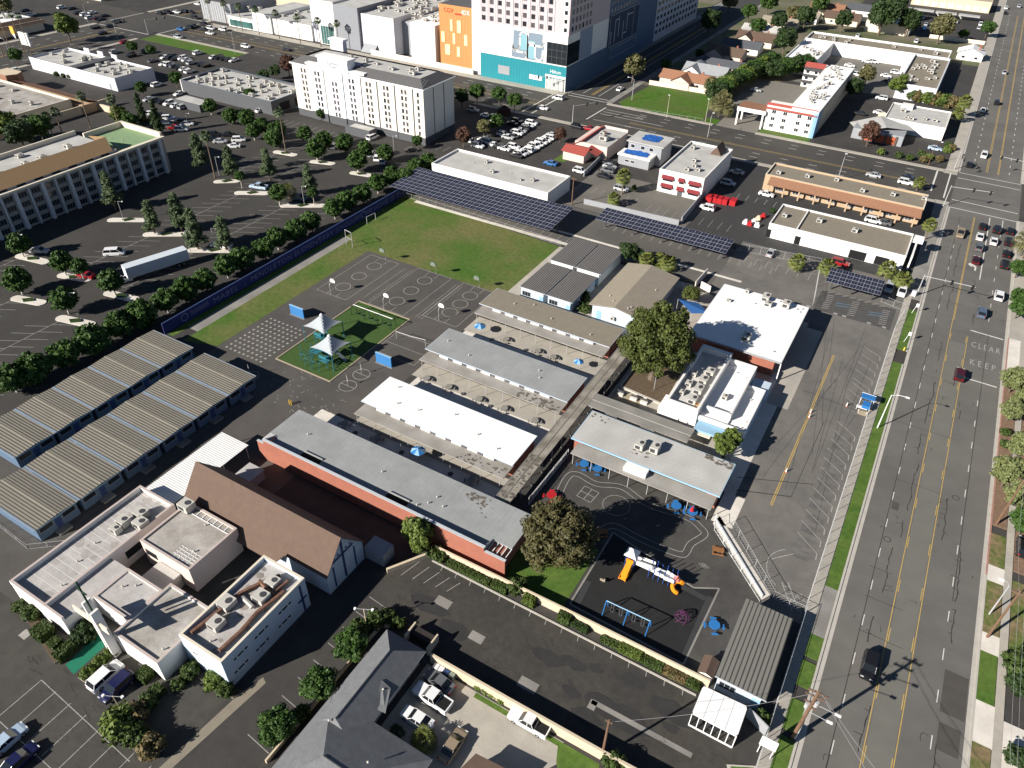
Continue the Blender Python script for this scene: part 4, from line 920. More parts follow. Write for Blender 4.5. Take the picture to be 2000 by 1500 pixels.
# main play structure
r = thing('play_structure', 'teal climbing structure with slides and platforms under the shade sails', 'play structure', -97, 90)
pk = MB(); pk.tube([(0, 0, 0), (0, 0, 3.4)], 0.07, 6); PK = pk.mesh('post', TEALP)
for x, y in ((-101.5, 92.5), (-99.5, 92.5), (-101.5, 94.5), (-99.5, 94.5), (-96.5, 91), (-94.5, 91), (-96.5, 89), (-94.5, 89), (-93, 88.5), (-93, 86.8), (-95, 86.8), (-98.5, 90.2), (-98.5, 88.4), (-97, 86.2), (-100.3, 87)): inst(r, 'post', PK, (x, y, 0))
for x, y, z in ((-100.5, 93.5, 1.5), (-95.5, 90, 1.8), (-94, 87.7, 1.3), (-98, 89.3, 1.1)): q = MB(); q.box(x-1, y-1, z, x+1, y+1, z+0.12); part(r, 'platform', q, TEALP)
for x, y in ((-95.5, 91), (-95.5, 89), (-94, 86.8), (-100.5, 92.5), (-100.5, 94.5)): q = MB(); q.box(x-0.9, y-0.04, 2.1, x+0.9, y+0.04, 2.8); part(r, 'railing', q, TEALP)
for k, (x, y) in enumerate(((-97.8, 93.5), (-92.8, 90.6))): q = MB(); q.add([(x-1, y-0.4, 1.8), (x-1, y+0.4, 1.8), (x+1.6, y-0.4, 0.2), (x+1.6, y+0.4, 0.2)], [(0, 2, 3, 1)]); part(r, 'slide', q, pm('slide_grey', (0.2, 0.24, 0.27), var=0.1))
for x, y in ((-99.2, 85.6), (-97.4, 84.9), (-95.2, 84.9)): q = MB(); q.tube([(x, y, 0), (x, y, 2.1), (x+0.9, y, 2.3), (x+1.8, y, 2.1), (x+1.8, y, 0)], 0.06, 5); part(r, 'arch', q, TEALP)
for i in range(7): q = MB(); q.tube([(-99.2+i*0.55, 85.6, 2.2), (-99+i*0.55, 87.2, 2.1)], 0.035, 4); part(r, 'rung', q, TEALP)
for i in range(6): q = MB(); q.tube([(-92.2, 87+i*0.35, 0.2+i*0.25), (-90.9, 87+i*0.35, 0.2+i*0.25)], 0.04, 4); part(r, 'ladder_rung', q, GREENP)
# row of green arches on the turf
r = thing('climbing_arches', 'row of dark green arches with overhead rail on the artificial turf', 'play structure', -96.5, 106)
for i in range(4):
    x = -102.0+i*3.75; q = MB(); q.tube([(x, 105.1, 0), (x, 105.1, 2.0), (x, 105.6, 2.3), (x, 106.3, 2.3), (x, 106.8, 2.0), (x, 106.8, 0)], 0.08, 6); part(r, 'arch', q, GREENP)
for i in range(3):
    for k in (0, 1): q = MB(); x = -101.2+i*3.75+k*1.5; q.cyl(x, 105.9, 0.3, 0.4, 0.3, 8); q.tube([(x, 105.9, 0), (x, 105.9, 0.35)], 0.05, 4); part(r, 'stepping_pod', q, GREENP)
q = MB(); q.tube([(-102, 106.0, 2.32), (-90.7, 106.0, 2.32)], 0.08, 6); part(r, 'top_rail', q, TRIM)
# ---- kinder playground
r = thing('slide_tower', 'white and navy kinder play structure with two orange slides', 'play structure', *(-16.9,73.6))
X, Y = (-19.2,72.8)
for dx in (-0.7, 0.7):
    for dy in (-0.7, 0.7): q = MB(); q.tube([(X+dx, Y+dy, 0), (X+dx, Y+dy, 3.0)], 0.07, 6); part(r, 'post', q, BLUE_D)
q = MB(); q.add([(X-1, Y-1, 3.0), (X+1, Y-1, 3.0), (X+1, Y+1, 3.0), (X-1, Y+1, 3.0), (X, Y, 4.0)], [(0, 1, 4), (1, 2, 4), (2, 3, 4), (3, 0, 4), (3, 2, 1, 0)]); part(r, 'tower_roof', q, TRIM)
q = MB(); q.box(X-0.7, Y-0.7, 1.4, X+0.7, Y+0.7, 1.55); part(r, 'platform', q, BLUE_D)
q = MB()
for i in range(6):
    t0, t1 = i/6, (i+1)/6; q.quad((X-0.45, Y-0.7-2.6*t0, 1.6-1.35*t0), (X+0.45, Y-0.7-2.6*t0, 1.6-1.35*t0), (X+0.45, Y-0.7-2.6*t1, 1.6-1.35*t1), (X-0.45, Y-0.7-2.6*t1, 1.6-1.35*t1))
q.box(X-0.58, Y-3.3, 0.1, X-0.45, Y-0.7, 0.6); q.box(X+0.45, Y-3.3, 0.1, X+0.58, Y-0.7, 0.6); q.box(X-0.58, Y-0.75, 1.5, X+0.58, Y-0.6, 2.2); part(r, 'slide', q, ORANGE)
def rail(x0, y0, x1, y1, z): q = MB(); q.add([(x0, y0, z), (x1, y1, z), (x1, y1, z+0.75), (x0, y0, z+0.75)], [(0, 1, 2, 3)]); q.add([(x0, y0+0.06, z), (x1, y1+0.06, z), (x1, y1+0.06, z+0.75), (x0, y0+0.06, z+0.75)], [(3, 2, 1, 0)]); part(r, 'railing', q, TRIM)
rail(X+0.7, Y-0.4, X+3.6, Y-0.1, 1.5); rail(X+0.7, Y+0.7, X+3.6, Y+0.9, 1.5); rail(X+4.0, Y-0.6, X+5.6, Y-0.6, 1.3); rail(X+5.6, Y+0.5, X+7.2, Y+0.2, 1.3); rail(X+5.6, Y-0.7, X+7.2, Y-0.6, 1.2)
q = MB(); q.box(X+0.7, Y-0.4, 1.35, X+7.3, Y+0.8, 1.45); part(r, 'bridge', q, TRIM)
for i in range(6):
    for dy in (-0.6, 0.8): q = MB(); q.tube([(X+3.2+i*0.8, Y+dy, 0), (X+3.2+i*0.8, Y+dy, 2.6+0.3*(i % 2))], 0.06, 5); part(r, 'post', q, BLUE_D)
q = MB(); q.cyl(X+7.4, Y+0.1, 1.6, 2.4, 0.6, 8, 0, 0.1); part(r, 'turret', q, pm('pink_canopy', (0.62, 0.2, 0.16), var=0.1))
q = MB(); sp = [(X+7.8+0.7*math.cos(t), Y-0.5+0.7*math.sin(t), 1.5-1.3*(t-0.6)/4.6) for t in [0.6+k*0.46 for k in range(11)]]; q.tube(sp, 0.34, 7); part(r, 'spiral_slide', q, ORANGE)
r = thing('swing_set', 'blue three bay swing set on the black rubber surface', 'swing set', *(-16.1,65.0))
A0, A1, A2 = (-19.1,63.3), (-15.8,63.4), (-12.4,63.4)
for p in (A0, A1, A2):
    q = MB(); q.tube([(p[0]-0.05, p[1]-1.0, 0), (p[0], p[1]-0.5, 1.9), (p[0], p[1], 2.5), (p[0], p[1]+0.5, 1.9), (p[0]+0.05, p[1]+1.0, 0)], 0.08, 6); part(r, 'leg_frame', q, BLUE)
q = MB(); q.tube([(*A0, 2.5), (*A2, 2.5)], 0.08, 6); part(r, 'top_beam', q, W_SKY)
for a, c in ((A0, A1), (A1, A2)):
    for t in (0.3, 0.7):
        x, y = a[0]+(c[0]-a[0])*t, a[1]+(c[1]-a[1])*t; s = bpy.data.objects
        q = MB(); q.box(x-0.22, y-0.1, 0.5, x+0.22, y+0.1, 0.55); sw = part(r, 'swing_seat', q, DSTEEL)
        for dx in (-0.2, 0.2): k = MB(); k.tube([(x+dx, y, 0.55), (x+dx, y, 2.45)], 0.015, 3); part(sw, 'chain', k, STEEL)
r = thing('dome_climber', 'small purple rope dome climber beside the swing set', 'climber', *(-8.9,68.1))
cx, cy = (-9.0,67.9)
for k in range(6):
    t = 2*PI*k/6; q = MB(); q.tube([(cx+1.1*math.cos(t+e), cy+1.1*math.sin(t+e), 0) if i == 0 else (cx+1.1*math.cos(t+i*0.3)*math.cos(i*0.38), cy+1.1*math.sin(t+i*0.3)*math.cos(i*0.38), 1.5*math.sin(i*0.38)) for i in range(5) for e in (0,)], 0.045, 4); part(r, 'rib', q, PURPLE)
for z, q_ in ((0.5, 1.03), (1.0, 0.78), (1.35, 0.42)):
    q = MB(); q.tube([(cx+q_*math.cos(2*PI*k/10), cy+q_*math.sin(2*PI*k/10), z) for k in range(11)], 0.04, 4); part(r, 'ring', q, PURPLE)
r = thing('spring_rider', 'tiny pale spring rider on the black rubber surface', 'play equipment', *(-21.6,67.7)); x, y = (-21.6,67.7)
q = MB(); q.cyl(x, y, 0, 0.4, 0.12, 6); part(r, 'spring', q, DSTEEL); q = MB(); q.box(x-0.4, y-0.1, 0.4, x+0.4, y+0.1, 0.7); q.box(x+0.25, y-0.08, 0.7, x+0.4, y+0.08, 1.0); part(r, 'body', q, CONC_T)
# tables
def octo_table(label, x, y, mat, s=1.0, name='picnic_table', group='octagonal picnic tables'):
    r = thing(name, label, 'picnic table', x, y, 0, group)
    q = MB(); q.cyl(x, y, 0.7*s, 0.76*s, 0.75*s, 8); part(r, 'table_top', q, mat)
    q = MB(); q.cyl(x, y, 0, 0.7*s, 0.08, 6); part(r, 'pedestal', q, mat)
    for k in range(4):
        t = k*PI/2+0.4; q = MB(); c_, s_ = math.cos(t), math.sin(t); px, py = x+1.15*s*c_, y+1.15*s*s_
        q.prism([(px+0.45*-s_+0.16*c_, py+0.45*c_+0.16*s_), (px+0.45*-s_-0.16*c_, py+0.45*c_-0.16*s_), (px-0.45*-s_-0.16*c_, py-0.45*c_-0.16*s_), (px-0.45*-s_+0.16*c_, py-0.45*c_+0.16*s_)], 0.42*s, 0.47*s); part(r, 'bench', q, mat)
        q = MB(); q.tube([(x, y, 0.3), (px, py, 0.44*s)], 0.04, 4); part(r, 'arm', q, mat)
    return r
octo_table('blue octagonal table left of its twin beside the kinder canopy', *(-34.9,88.6), BLUE, 1.15); octo_table('blue octagonal table right of its twin beside the kinder canopy', *(-32.4,88.8), BLUE, 1.15)
octo_table('blue octagonal table at the right end of the kinder canopy', *(-17.3,87.7), BLUE, 1.2); octo_table('blue octagonal table under the small closed red parasol', *(-14.5,87.8), BLUE, 1.2); octo_table('blue octagonal table left of the lone ribbed portable', *(-4.5,68.8), BLUE, 1.15); octo_table('red octagonal table in the shade by the brick classroom end', *(-36.3,78.9), REDP, 1.2)
TGR = pm('grey_table_top', (0.25, 0.235, 0.21), var=0.1)
for lab, p in (('grey table beside the upper blue parasol', (988, 667)), ('grey table second along the upper courtyard', (1027, 683)), ('grey table near the shade edge of upper courtyard', (1050, 695)), ('grey table third along the upper courtyard', (1078, 701)), ('grey table at left of the middle courtyard', (833, 744)), ('grey table second along the middle courtyard', (876, 761)), ('grey table third along the middle courtyard', (935, 785)), ('grey table fourth along the middle courtyard', (984, 803)), ('grey table at right end of the middle courtyard', (1044, 827)), ('grey shaded table at left of the lower courtyard', (674, 832)), ('grey shaded table second along the lower courtyard', (737, 860)), ('grey shaded table fourth along the lower courtyard', (921, 943))):
    pass
_tb = [('left end of the upper courtyard beside the blue parasol', (-66.6,114.7)), ('second along the upper courtyard', (-58.6,114.5)), ('third along the upper courtyard', (-54.7,114.3)), ('left end of the middle courtyard', (-73.2,94.1)), ('second along the middle courtyard', (-67.8,94.1)), ('third along the middle courtyard', (-60.6,94.1)), ('fourth along the middle courtyard', (-54.9,94.3)), ('right end of the middle courtyard', (-48.1,94.3)), ('left end of the shaded lower courtyard', (-78.2,74.8)), ('second along the shaded lower courtyard', (-70.5,74.9)), ('last along the shaded lower courtyard', (-49.9,74.9))]
for lab, p in _tb: octo_table('round grey picnic table at the '+lab if 'end' in lab else 'round grey picnic table '+lab, p[0], p[1], TGR, 1.0, group='grey tables in the classroom courtyards')
def parasol(label, x, y, mat, r0=1.35, z0=2.1, z1=2.75, closed=False):
    r = thing('parasol', label, 'parasol', x, y, 0, 'parasols in the school yards')
    q = MB(); q.tube([(x, y, 0), (x, y, z1+0.1)], 0.035, 5); part(r, 'pole', q, STEEL)
    for k in range(8):
        a0, a1 = 2*PI*k/8, 2*PI*(k+1)/8; q = MB()
        q.add([(x, y, z1), (x+r0*math.cos(a0), y+r0*math.sin(a0), z0), (x+r0*math.cos(a1), y+r0*math.sin(a1), z0)], [(0, 1, 2)])
        part(r, 'panel', q, mat if k % 2 else (W_SKY if mat is BLUE else mat))
parasol('open blue parasol beside the brown roofed classroom row', *(-73.0,114.2), BLUE); parasol('open blue parasol near the giant tree', *(-48.6,113.9), BLUE, 1.1); parasol('bright blue parasol in the lower courtyard behind the white roof', *(-61.1,74.8), BLUE, 1.35)
parasol('small closed red parasol on the blue kinder table', *(-14.6,87.7), REDP, 0.4, 1.2, 2.4)
for i, (lab, p) in enumerate((('upper courtyard by the open parasol', (-69.7,113.7)), ('upper courtyard near the tree', (-61.3,114.2)), ('middle courtyard left', (-64.5,94.5)), ('middle courtyard right', (-57.9,94.1)), ('lower courtyard left', (-75.3,74.3)), ('lower courtyard centre', (-64.8,74.6)), ('lower courtyard right', (-54.2,74.7)))):
    r = thing('stool_post', 'small round stand with upright stick in the '+lab, 'stand', p[0], p[1], 0, 'stick stands in the courtyards'); q = MB(); q.cyl(p[0], p[1], 0, 0.12, 0.5, 10); part(r, 'base', q, DSTEEL); q = MB(); q.tube([(p[0], p[1], 0.1), (p[0], p[1], 2.2)], 0.03, 4); part(r, 'stick', q, STEEL)
def bench_table(label, x, y, rz, mat):
    r = thing('picnic_bench', label, 'picnic table', x, y); 
    for k in range(4): q = MB(); q.box(x-0.9, y-0.42+k*0.215, 0.72, x+0.9, y-0.42+k*0.215+0.19, 0.77); part(r, 'plank', q, mat)
    for s in (-1, 1): q = MB(); q.box(x-0.9, y+s*0.75-0.14, 0.42, x+0.9, y+s*0.75+0.14, 0.47); part(r, 'bench', q, mat)
    for s in (-0.7, 0.7): q = MB(); q.box(x+s-0.04, y-0.7, 0, x+s+0.04, y+0.7, 0.4); part(r, 'leg', q, mat)
    r.rotation_euler = (0, 0, rz)
bench_table('brown wooden picnic table beside the ramp at the kinder yard', *(-8.3,82.4), 0.3, WOODT); bench_table('dark wooden bench table in the tree shade of the kinder yard', *(-25.6,76.1), 0.6, WOODT)
for i, p in enumerate(((-37.7,110.7), (-34.8,110.8), (-32.6,110.8))):
    b = MB(); b.box(p[0]-0.7, p[1]-0.3, 0, p[0]+0.7, p[1]+0.3, 0.5, 0); b.box(p[0]-0.7, p[1]+0.3, 0, p[0]+0.7, p[1]+0.45, 0.95, 1); one('stone_bench', b, [CONC_W, DSTEEL], '%s pale bench from the left in front of the office block' % ORD[i], 'bench', 'pale benches in the plaza')
b = MB()
for dx in (0, 0.5): b.cyl((-91.5,74.2)[0]+dx, (-91.5,74.2)[1], 0, 1.0, 0.14, 8)
one('yellow_bollards', b, pm('yellow_plastic', (0.5, 0.33, 0.05), var=0.1), 'pair of small yellow posts on asphalt left of the brick classrooms', 'bollard')
# blue sail by the hall
b = MB(); q = [(*(-39.2,146.7), 3.2), (*(-34.7,143.2), 2.7), (*(-31.1,144.9), 3.0), (*(-34.7,148.5), 2.6)]
r = thing('blue_shade_sail', 'deep blue shade sail left of the white roofed hall', 'shade sail', *q[0][:2]); b.add(q, [(0, 1, 2, 3)]); part(r, 'canopy', b, SAIL_B)
for p in q: k = MB(); k.tube([(p[0], p[1], 0), p], 0.06, 5); part(r, 'post', k, STEEL)
# blocks and enclosure walls north of the hall
for lab, a, c, h in (('pale block wall left of the white hall', (-37.8,159.9), (-35.0,158.8), 1.8), ('pale curved block wall at the plaza gate', (-38.6,166.8), (-39.0,159.1), 1.8), ('short pale block wall beside the round tree', (-41.8,157.0), (-39.9,154.8), 1.6)):
    d = Vector((c[0]-a[0], c[1]-a[1])).normalized()*0.1; b = MB(); b.prism([(a[0]-d.y, a[1]+d.x), (c[0]-d.y, c[1]+d.x), (c[0]+d.y, c[1]-d.x), (a[0]+d.y, a[1]-d.x)], 0, h); one('block_wall', b, CONC_W, lab, 'wall')
# fences
def fence(label, pts, h=1.8, step=3.0, wire=0.3, mat=STEEL, name='chain_link_fence', group=None, rails=True):
    r = thing(name, label, 'fence', pts[0][0], pts[0][1], 0, group)
    wm = MB(); po = MB(); po.tube([(0, 0, 0), (0, 0, h)], 0.04, 5); pme = po.mesh('post', mat)
    for a, c in zip(pts[:-1], pts[1:]):
        L = math.hypot(c[0]-a[0], c[1]-a[1]); n = max(1, int(round(L/step))); dx, dy = (c[0]-a[0])/L, (c[1]-a[1])/L
        for i in range(n+1): inst(r, 'post', pme, (a[0]+dx*L*i/n, a[1]+dy*L*i/n, 0))
        for z in ((h-0.03, 0.12) if rails else (h-0.03,)): q = MB(); q.tube([(a[0], a[1], z), (c[0], c[1], z)], 0.03, 4); part(r, 'rail', q, mat)
        if wire:
            t = 0.0
            while t < L:
                for s in (-1, 1):
                    t2 = t+s*h*0.8
                    if 0 <= t2 <= L: wm.tube([(a[0]+dx*t, a[1]+dy*t, 0.05), (a[0]+dx*t2, a[1]+dy*t2, h-0.03)], 0.008, 3)
                t += wire
    if wire: part(r, 'wire_mesh', wm, mat, kind='stuff')
fence('long chain link fence between school car park and street pavement', [(6.2, 78), (6.2, 166.5)], wire=0.5)
fence('chain link fence along the edge of the disabled bays', [(6.2, 166.5), (7.2, 175.5), (1.6, 177)], wire=0.6)
fence('chain link fence between solar car park and shop lots', [(-36, 183.8), (-15, 187.2), (-12.2, 166.5)], h=2.2, wire=0.6)
fence('chain link fence separating grass field from solar car park', [(-130.8, 163.2), (-77, 160.8)], h=1.4, wire=0.7)
fence('pale chain link fence on the left edge of the kinder yard', [(-38.6, 89.6), (-38.9, 75.6)], wire=0.2, mat=TRIM)
fence('pale fence along the lower side of the kinder ramp', [(-10.8, 88.5), (-10.2, 86.6), (0.0, 76.8), (0.3, 60)], wire=0.3, mat=TRIM)
fence('chain link fence along the upper side of the kinder ramp', [(-8.4, 89.4), (1.6, 78.3), (6.2, 78)], wire=0.5)
fence('tall fence between lone portable and street pavement', [(6.3, 78), (6.3, 47)], h=2.0, wire=0.5)
fence('low fence at the lower end of the portables', [(-118, 27.6), (-101, 26.8), (-96.5, 30.5)], h=1.2, wire=0.6)
for i in range(9): pass
fence('low wire fence along the sunny grass lot pavement', [(-106.7,274.2), (-77.3,277.0)], h=1.2, wire=0.0)
b = MB(); b.poly([(-10.9,87.9), (-10.4,90.1), (1.1,78.7), (0.2,77.2)], 0.0); b.v = [(p[0], p[1], Z4) for p in b.v]; struct('ramp_walk', b, CONC_W)
b = MB(); b.prism([(-10.8,88.8), (-10.7,89.1), (0.2,78.0), (0.1,77.7)], 0, 0.3); one('ramp_wall', b, pm('ramp_white', (0.6, 0.6, 0.58), var=0.05), 'low pale kerb wall along the kinder yard ramp', 'wall')
# drop-off cart in the car park
x, y = (5.4,132.7); r = thing('drop_off_cart', 'blue topped white rack standing in a school parking bay', 'cart', x, y)
q = MB(); q.box(x-1.3, y+0.4, 1.9, x+1.3, y+1.9, 2.1); part(r, 'roof', q, BLUE); q = MB(); q.box(x-1.33, y+1.9, 1.85, x+1.3, y+2.0, 2.15); part(r, 'edge', q, TRIM); q = MB(); q.box(x-0.6, y-1.5, 0.9, x+0.8, y+0.2, 1.6); part(r, 'bin', q, BLUE)
q = MB(); q.box(x-1.5, y-1.2, 0.5, x+0.5, y-0.4, 0.6); part(r, 'shelf', q, TRIM)
for dx, dy in ((-1.2, 0.6), (1.2, 0.6), (-1.2, 1.8), (1.2, 1.8), (-0.9, -2.4), (0.6, -2.4), (-1.4, -1.2), (0.9, -1.3)): q = MB(); q.tube([(x+dx, y+dy, 0), (x+dx, y+dy, 1.9 if dy > 0 else 1.0)], 0.05, 4); part(r, 'post', q, TRIM)
for k in range(5): q = MB(); q.box(x-1.0, y-3.0+k*0.32, 0.3, x+0.8, y-2.85+k*0.32, 0.4); part(r, 'slat', q, CONC_T)
CONE = pm('cone_white', (0.75, 0.7, 0.65), var=0.05)
for i, p in enumerate(((-3.5,125.5), (-3.4,123.9), (-3.5,106.4), (2.2,131.4))):
    r = thing('traffic_cone', ['upper marker cone of the pair on the yellow line', 'lower marker cone of the pair on the yellow line', 'single marker cone at the lower end of the yellow line', 'small marker cone beside the blue topped cart'][i], 'traffic cone', p[0], p[1], 0, 'marker cones in the school car park')
    q = MB(); q.box(p[0]-0.25, p[1]-0.25, 0.01, p[0]+0.25, p[1]+0.25, 0.06); part(r, 'base', q, P_RED); q = MB(); q.cyl(p[0], p[1], 0.06, 0.95, 0.17, 8, 0, 0.06); part(r, 'cone', q, CONE)
# shed, open canopy trailer, sign board at the south east corner
r = thing('garden_shed', 'small brown roofed white shed against the lone portable', 'shed', -3.0, 61.4)
q = MB(); q.box(-4.0, 60.1, 0, -2.1, 62.7, 1.8); part(r, 'wall', q, W_WHITE)
for s in (0, 1): q = MB(); xa, xb = ((-4.15, -3.05), (-3.05, -1.95))[s]; za, zb = ((1.75, 2.3), (2.3, 1.75))[s]; q.add([(xa, 59.9, za), (xb, 59.9, zb), (xb, 62.9, zb), (xa, 62.9, za)], [(0, 1, 2, 3)]); part(r, 'roof_slope', q, R_BROWN)
r = thing('open_canopy', 'white box canopy with open glazed front beside the ribbed portable', 'shelter', 0.1, 55.4)
q = MB(); q.prism([(-2.6, 57.6), (-2.75, 57.2), (-2.75, 53.7), (-2.6, 53.3), (2.9, 53.3), (3.1, 53.7), (3.1, 57.4), (2.9, 57.8)], 2.75, 2.95); part(r, 'roof', q, R_WHITE)
q = MB(); q.box(-2.6, 57.5, 0.1, 2.9, 57.6, 2.75); part(r, 'back_wall', q, W_WHITE); q = MB(); q.box(2.95, 53.5, 0.1, 3.05, 57.5, 2.75); part(r, 'side_wall', q, W_WHITE)
for k in range(7): q = MB(); x = -2.7+k*0.95; q.box(x-0.05, 53.25, 0, x+0.05, 53.35, 2.75); part(r, 'mullion', q, TRIM)
for k in range(3): q = MB(); q.line((-1.3+k*1.4, 53.4), (-1.3+k*1.4, 57.6), 0.05, 2.954); part(r, 'roof_seam', q, W_MID)
for k in range(4): q = MB(); x = -1.8+k*1.2; q.box(x, 54.0, 0.3, x+0.5, 54.6, 0.45); q.box(x, 54.55, 0.45, x+0.5, 54.65, 0.95); part(r, 'seat', q, DSTEEL)
q = MB(); q.box(-2.7, 53.2, 0, 3.0, 53.4, 0.12); part(r, 'sill', q, TRIM)
p = (6.7,54.4); r = thing('sign_board', 'white sign board on two posts over the triangular lawn', 'sign', *p)
q = MB(); q.box(p[0]-1.0, p[1]-0.06, 2.0, p[0]+1.0, p[1]+0.06, 4.0); part(r, 'board', q, TRIM)
for dx in (-0.8, 0.8): q = MB(); q.box(p[0]+dx-0.05, p[1]-0.04, 0.1, p[0]+dx+0.05, p[1]+0.04, 2.0); part(r, 'post', q, TRIM)
rr = random.Random(4)
for k in range(4):
    for j in range(2): q = MB(); xx, zz = p[0]-0.45+j*0.5, 3.6-k*0.42; q.box(xx, p[1]-0.066, zz, xx+0.3, p[1]-0.06, zz+0.06); q.box(xx+0.1*j, p[1]-0.066, zz-0.15, xx+0.1*j+0.07, p[1]-0.06, zz); part(r, 'glyph', q, BLACK)
# ================================================================== CHURCH
r = thing('church', 'white flat roofed church complex with steep brown shingled sanctuary', 'church', -75, 35)
def roofblock(nm, x0, y0, x1, y1, h, par, roof, wall=W_WHITE, th=0.35, cap=None):
    b = MB(); b.box(x0, y0, 0, x1, y1, h-par-0.02); part(r, nm+'_wall', b, wall)
    b = MB(); b.rect(x0+th, y0+th, x1-th, y1-th, h-par); part(r, nm+'_roof', b, roof)
    b = MB(); e = 0.03
    for q in ((x0-e, y0-e, x1+e, y0+th), (x0-e, y1-th, x1+e, y1+e), (x0-e, y0+th, x0+th, y1-th), (x1-th, y0+th, x1+e, y1-th)): b.box(q[0], q[1], h-par-0.03, q[2], q[3], h, 0, 1)
    part(r, nm+'_parapet', b, [wall, cap or wall])
CAPP = pm('pinkish_coping', (0.5, 0.42, 0.38), var=0.08)
R_CH = pm('church_roof_membrane', (0.5, 0.475, 0.45), var=0.12, scale=0.5, fine=3, col2=(0.37, 0.345, 0.325), c2scale=0.3, c2amt=0.8)
R_CH2 = pm('church_roof_dusty', (0.42, 0.395, 0.36), var=0.14, scale=0.6, fine=3, col2=(0.3, 0.275, 0.24), c2scale=0.25)
roofblock('west', -92.9, 20.7, -84.9, 42.6, 4.7, 0.75, R_CH, cap=CAPP)
b = MB(); b.box(-84.9, 20.7, 0, -81.1, 31.0, 3.93); part(r, 'west_annex', b, W_WHITE); b = MB(); b.rect(-85.25, 21.05, -81.2, 30.9, 3.953); part(r, 'annex_roof', b, R_CH)
b = MB(); b.box(-84.9, 20.67, 3.93, -81.1, 21.0, 4.7, 0, 1); part(r, 'annex_parapet', b, [W_WHITE, CAPP])
seams(r, -92.5, 21.1, -85.2, 42.3, 3.96, 1.15, 'X', SEAM_W, w=0.07); seams(r, -92.5, 21.1, -85.2, 42.3, 3.961, 2.4, 'Y', SEAM_W, w=0.03)
roofblock('center', -73.6, 23.0, -64.9, 32.4, 4.2, 0.3, R_CH2, cap=CAPP)
roofblock('entry', -81.0, 25.3, -73.65, 31.0, 4.15, 0.2, R_CH, cap=CAPP)
roofblock('hall', -64.4, 26.7, -56.6, 41.9, 6.3, 0.7, R_CH, wall=W_BLUE, cap=W_CREAM)
roofblock('link', -83.0, 34.9, -72.4, 44.0, 5.2, 0.25, R_CH2, wall=W_PINK, cap=CAPP)
b = MB(); b.box(-79.5, 31, 0, -75, 34.8, 2.6); part(r, 'porch', b, R_GRYL)
q = MB()
for k in range(8): q.box(-82.3+k*1.2, 42.6, 5.0, -82.15+k*1.2, 43.9, 5.04)
q.box(-82.6, 42.5, 5.0, -72.6, 42.65, 5.05); part(r, 'roof_grid', q, TRIM)
q = MB()
for k in range(5): q.box(-76.5+k*0.9, 35.4, 4.96, -76.4+k*0.9, 37.6, 4.99); q.box(-77, 35.5+k*0.5, 4.96, -72.8, 35.6+k*0.5, 4.99)
part(r, 'roof_patch', q, TRIM)
units(r, [(-87.6, 38.6, 3.97, 1.9, 1.7, 1.4), (-86.0, 37.3, 3.97, 1.9, 1.7, 1.4), (-88.6, 36.2, 3.97, 1.8, 1.6, 1.4), (-88.3, 34.6, 3.97, 1.5, 1.2, 1.2), (-82.0, 42.9, 4.97, 2.1, 1.8, 1.5), (-62.8, 33.4, 5.6, 1.9, 2.0, 1.1), (-61.5, 30.4, 5.6, 1.8, 1.8, 1.2), (-59.5, 36.5, 5.6, 2.0, 1.8, 1.2), (-60.0, 39.2, 5.6, 1.8, 1.6, 1.0)])
vents(r, [(-89.2, 31.5, 3.96), (-88.4, 28.0, 3.96), (-86.5, 24.2, 3.96), (-79, 28.5, 3.96), (-77.5, 29.6, 3.96), (-66, 24.8, 3.91), (-74.5, 37.6, 4.96), (-77, 42, 4.96), (-60.4, 28.3, 5.62)])
DUCT = [[(-63.4, 27.8), (-62.9, 31.4), (-62.6, 35.5), (-61.2, 38.6), (-60, 40.6)], [(-58.2, 27.8), (-58.0, 31.4), (-58.3, 34.6), (-57.6, 38.9)], [(-61.8, 35.2), (-59.4, 34.8)], [(-61.8, 38.4), (-58.6, 37.6), (-58.4, 40.4)]]
for d in DUCT:
    q = MB(); q.tube([(p[0], p[1], 6.0) for p in d], 0.32, 6); part(r, 'duct', q, RUST if d is not DUCT[2] else AC_M)
stains(r, -63.8, 27.4, -57.2, 41.4, 5.604, 30, 21, mat=pm('roof_dirt', (0.27, 0.24, 0.21), var=0.25), s=0.8); stains(r, -92.3, 22, -85.4, 42, 3.957, 26, 22, mat=pm('roof_dirt2', (0.35, 0.325, 0.3), var=0.2), s=0.9)
for yv, z in ((29.5, 4.2), (33.2, 4.2), (37.6, 4.2), (29.0, 1.8), (32.8, 1.8), (37.0, 1.8)):
    for k, wd in ((0, 0.6), (1, 1.1), (2, 0.6)): window(r, 'E', -56.6, yv+(-0.95, 0, 0.95)[k], z, wd, 0.55, frame=TRIM, fw=0.04)
for x in (-62.2,): window(r, 'S', x, 26.7, 3.4, 1.0, 0.6)
q = MB(); q.box(-56.6, 40.6, 0, -56.5, 40.9, 5.8); q.box(-56.6, 39.9, 2.6, -56.5, 41.6, 2.9); part(r, 'cross_trim', q, W_NAVY)
b = MB(); b.box(-82.5, 34.85, 2.4, -80, 34.9, 3.6); part(r, 'court_window', b, GLASS); q = MB(); q.box(-84.9, 33, 1.5, -84.86, 37, 3.0); part(r, 'court_window', q, GLASS)
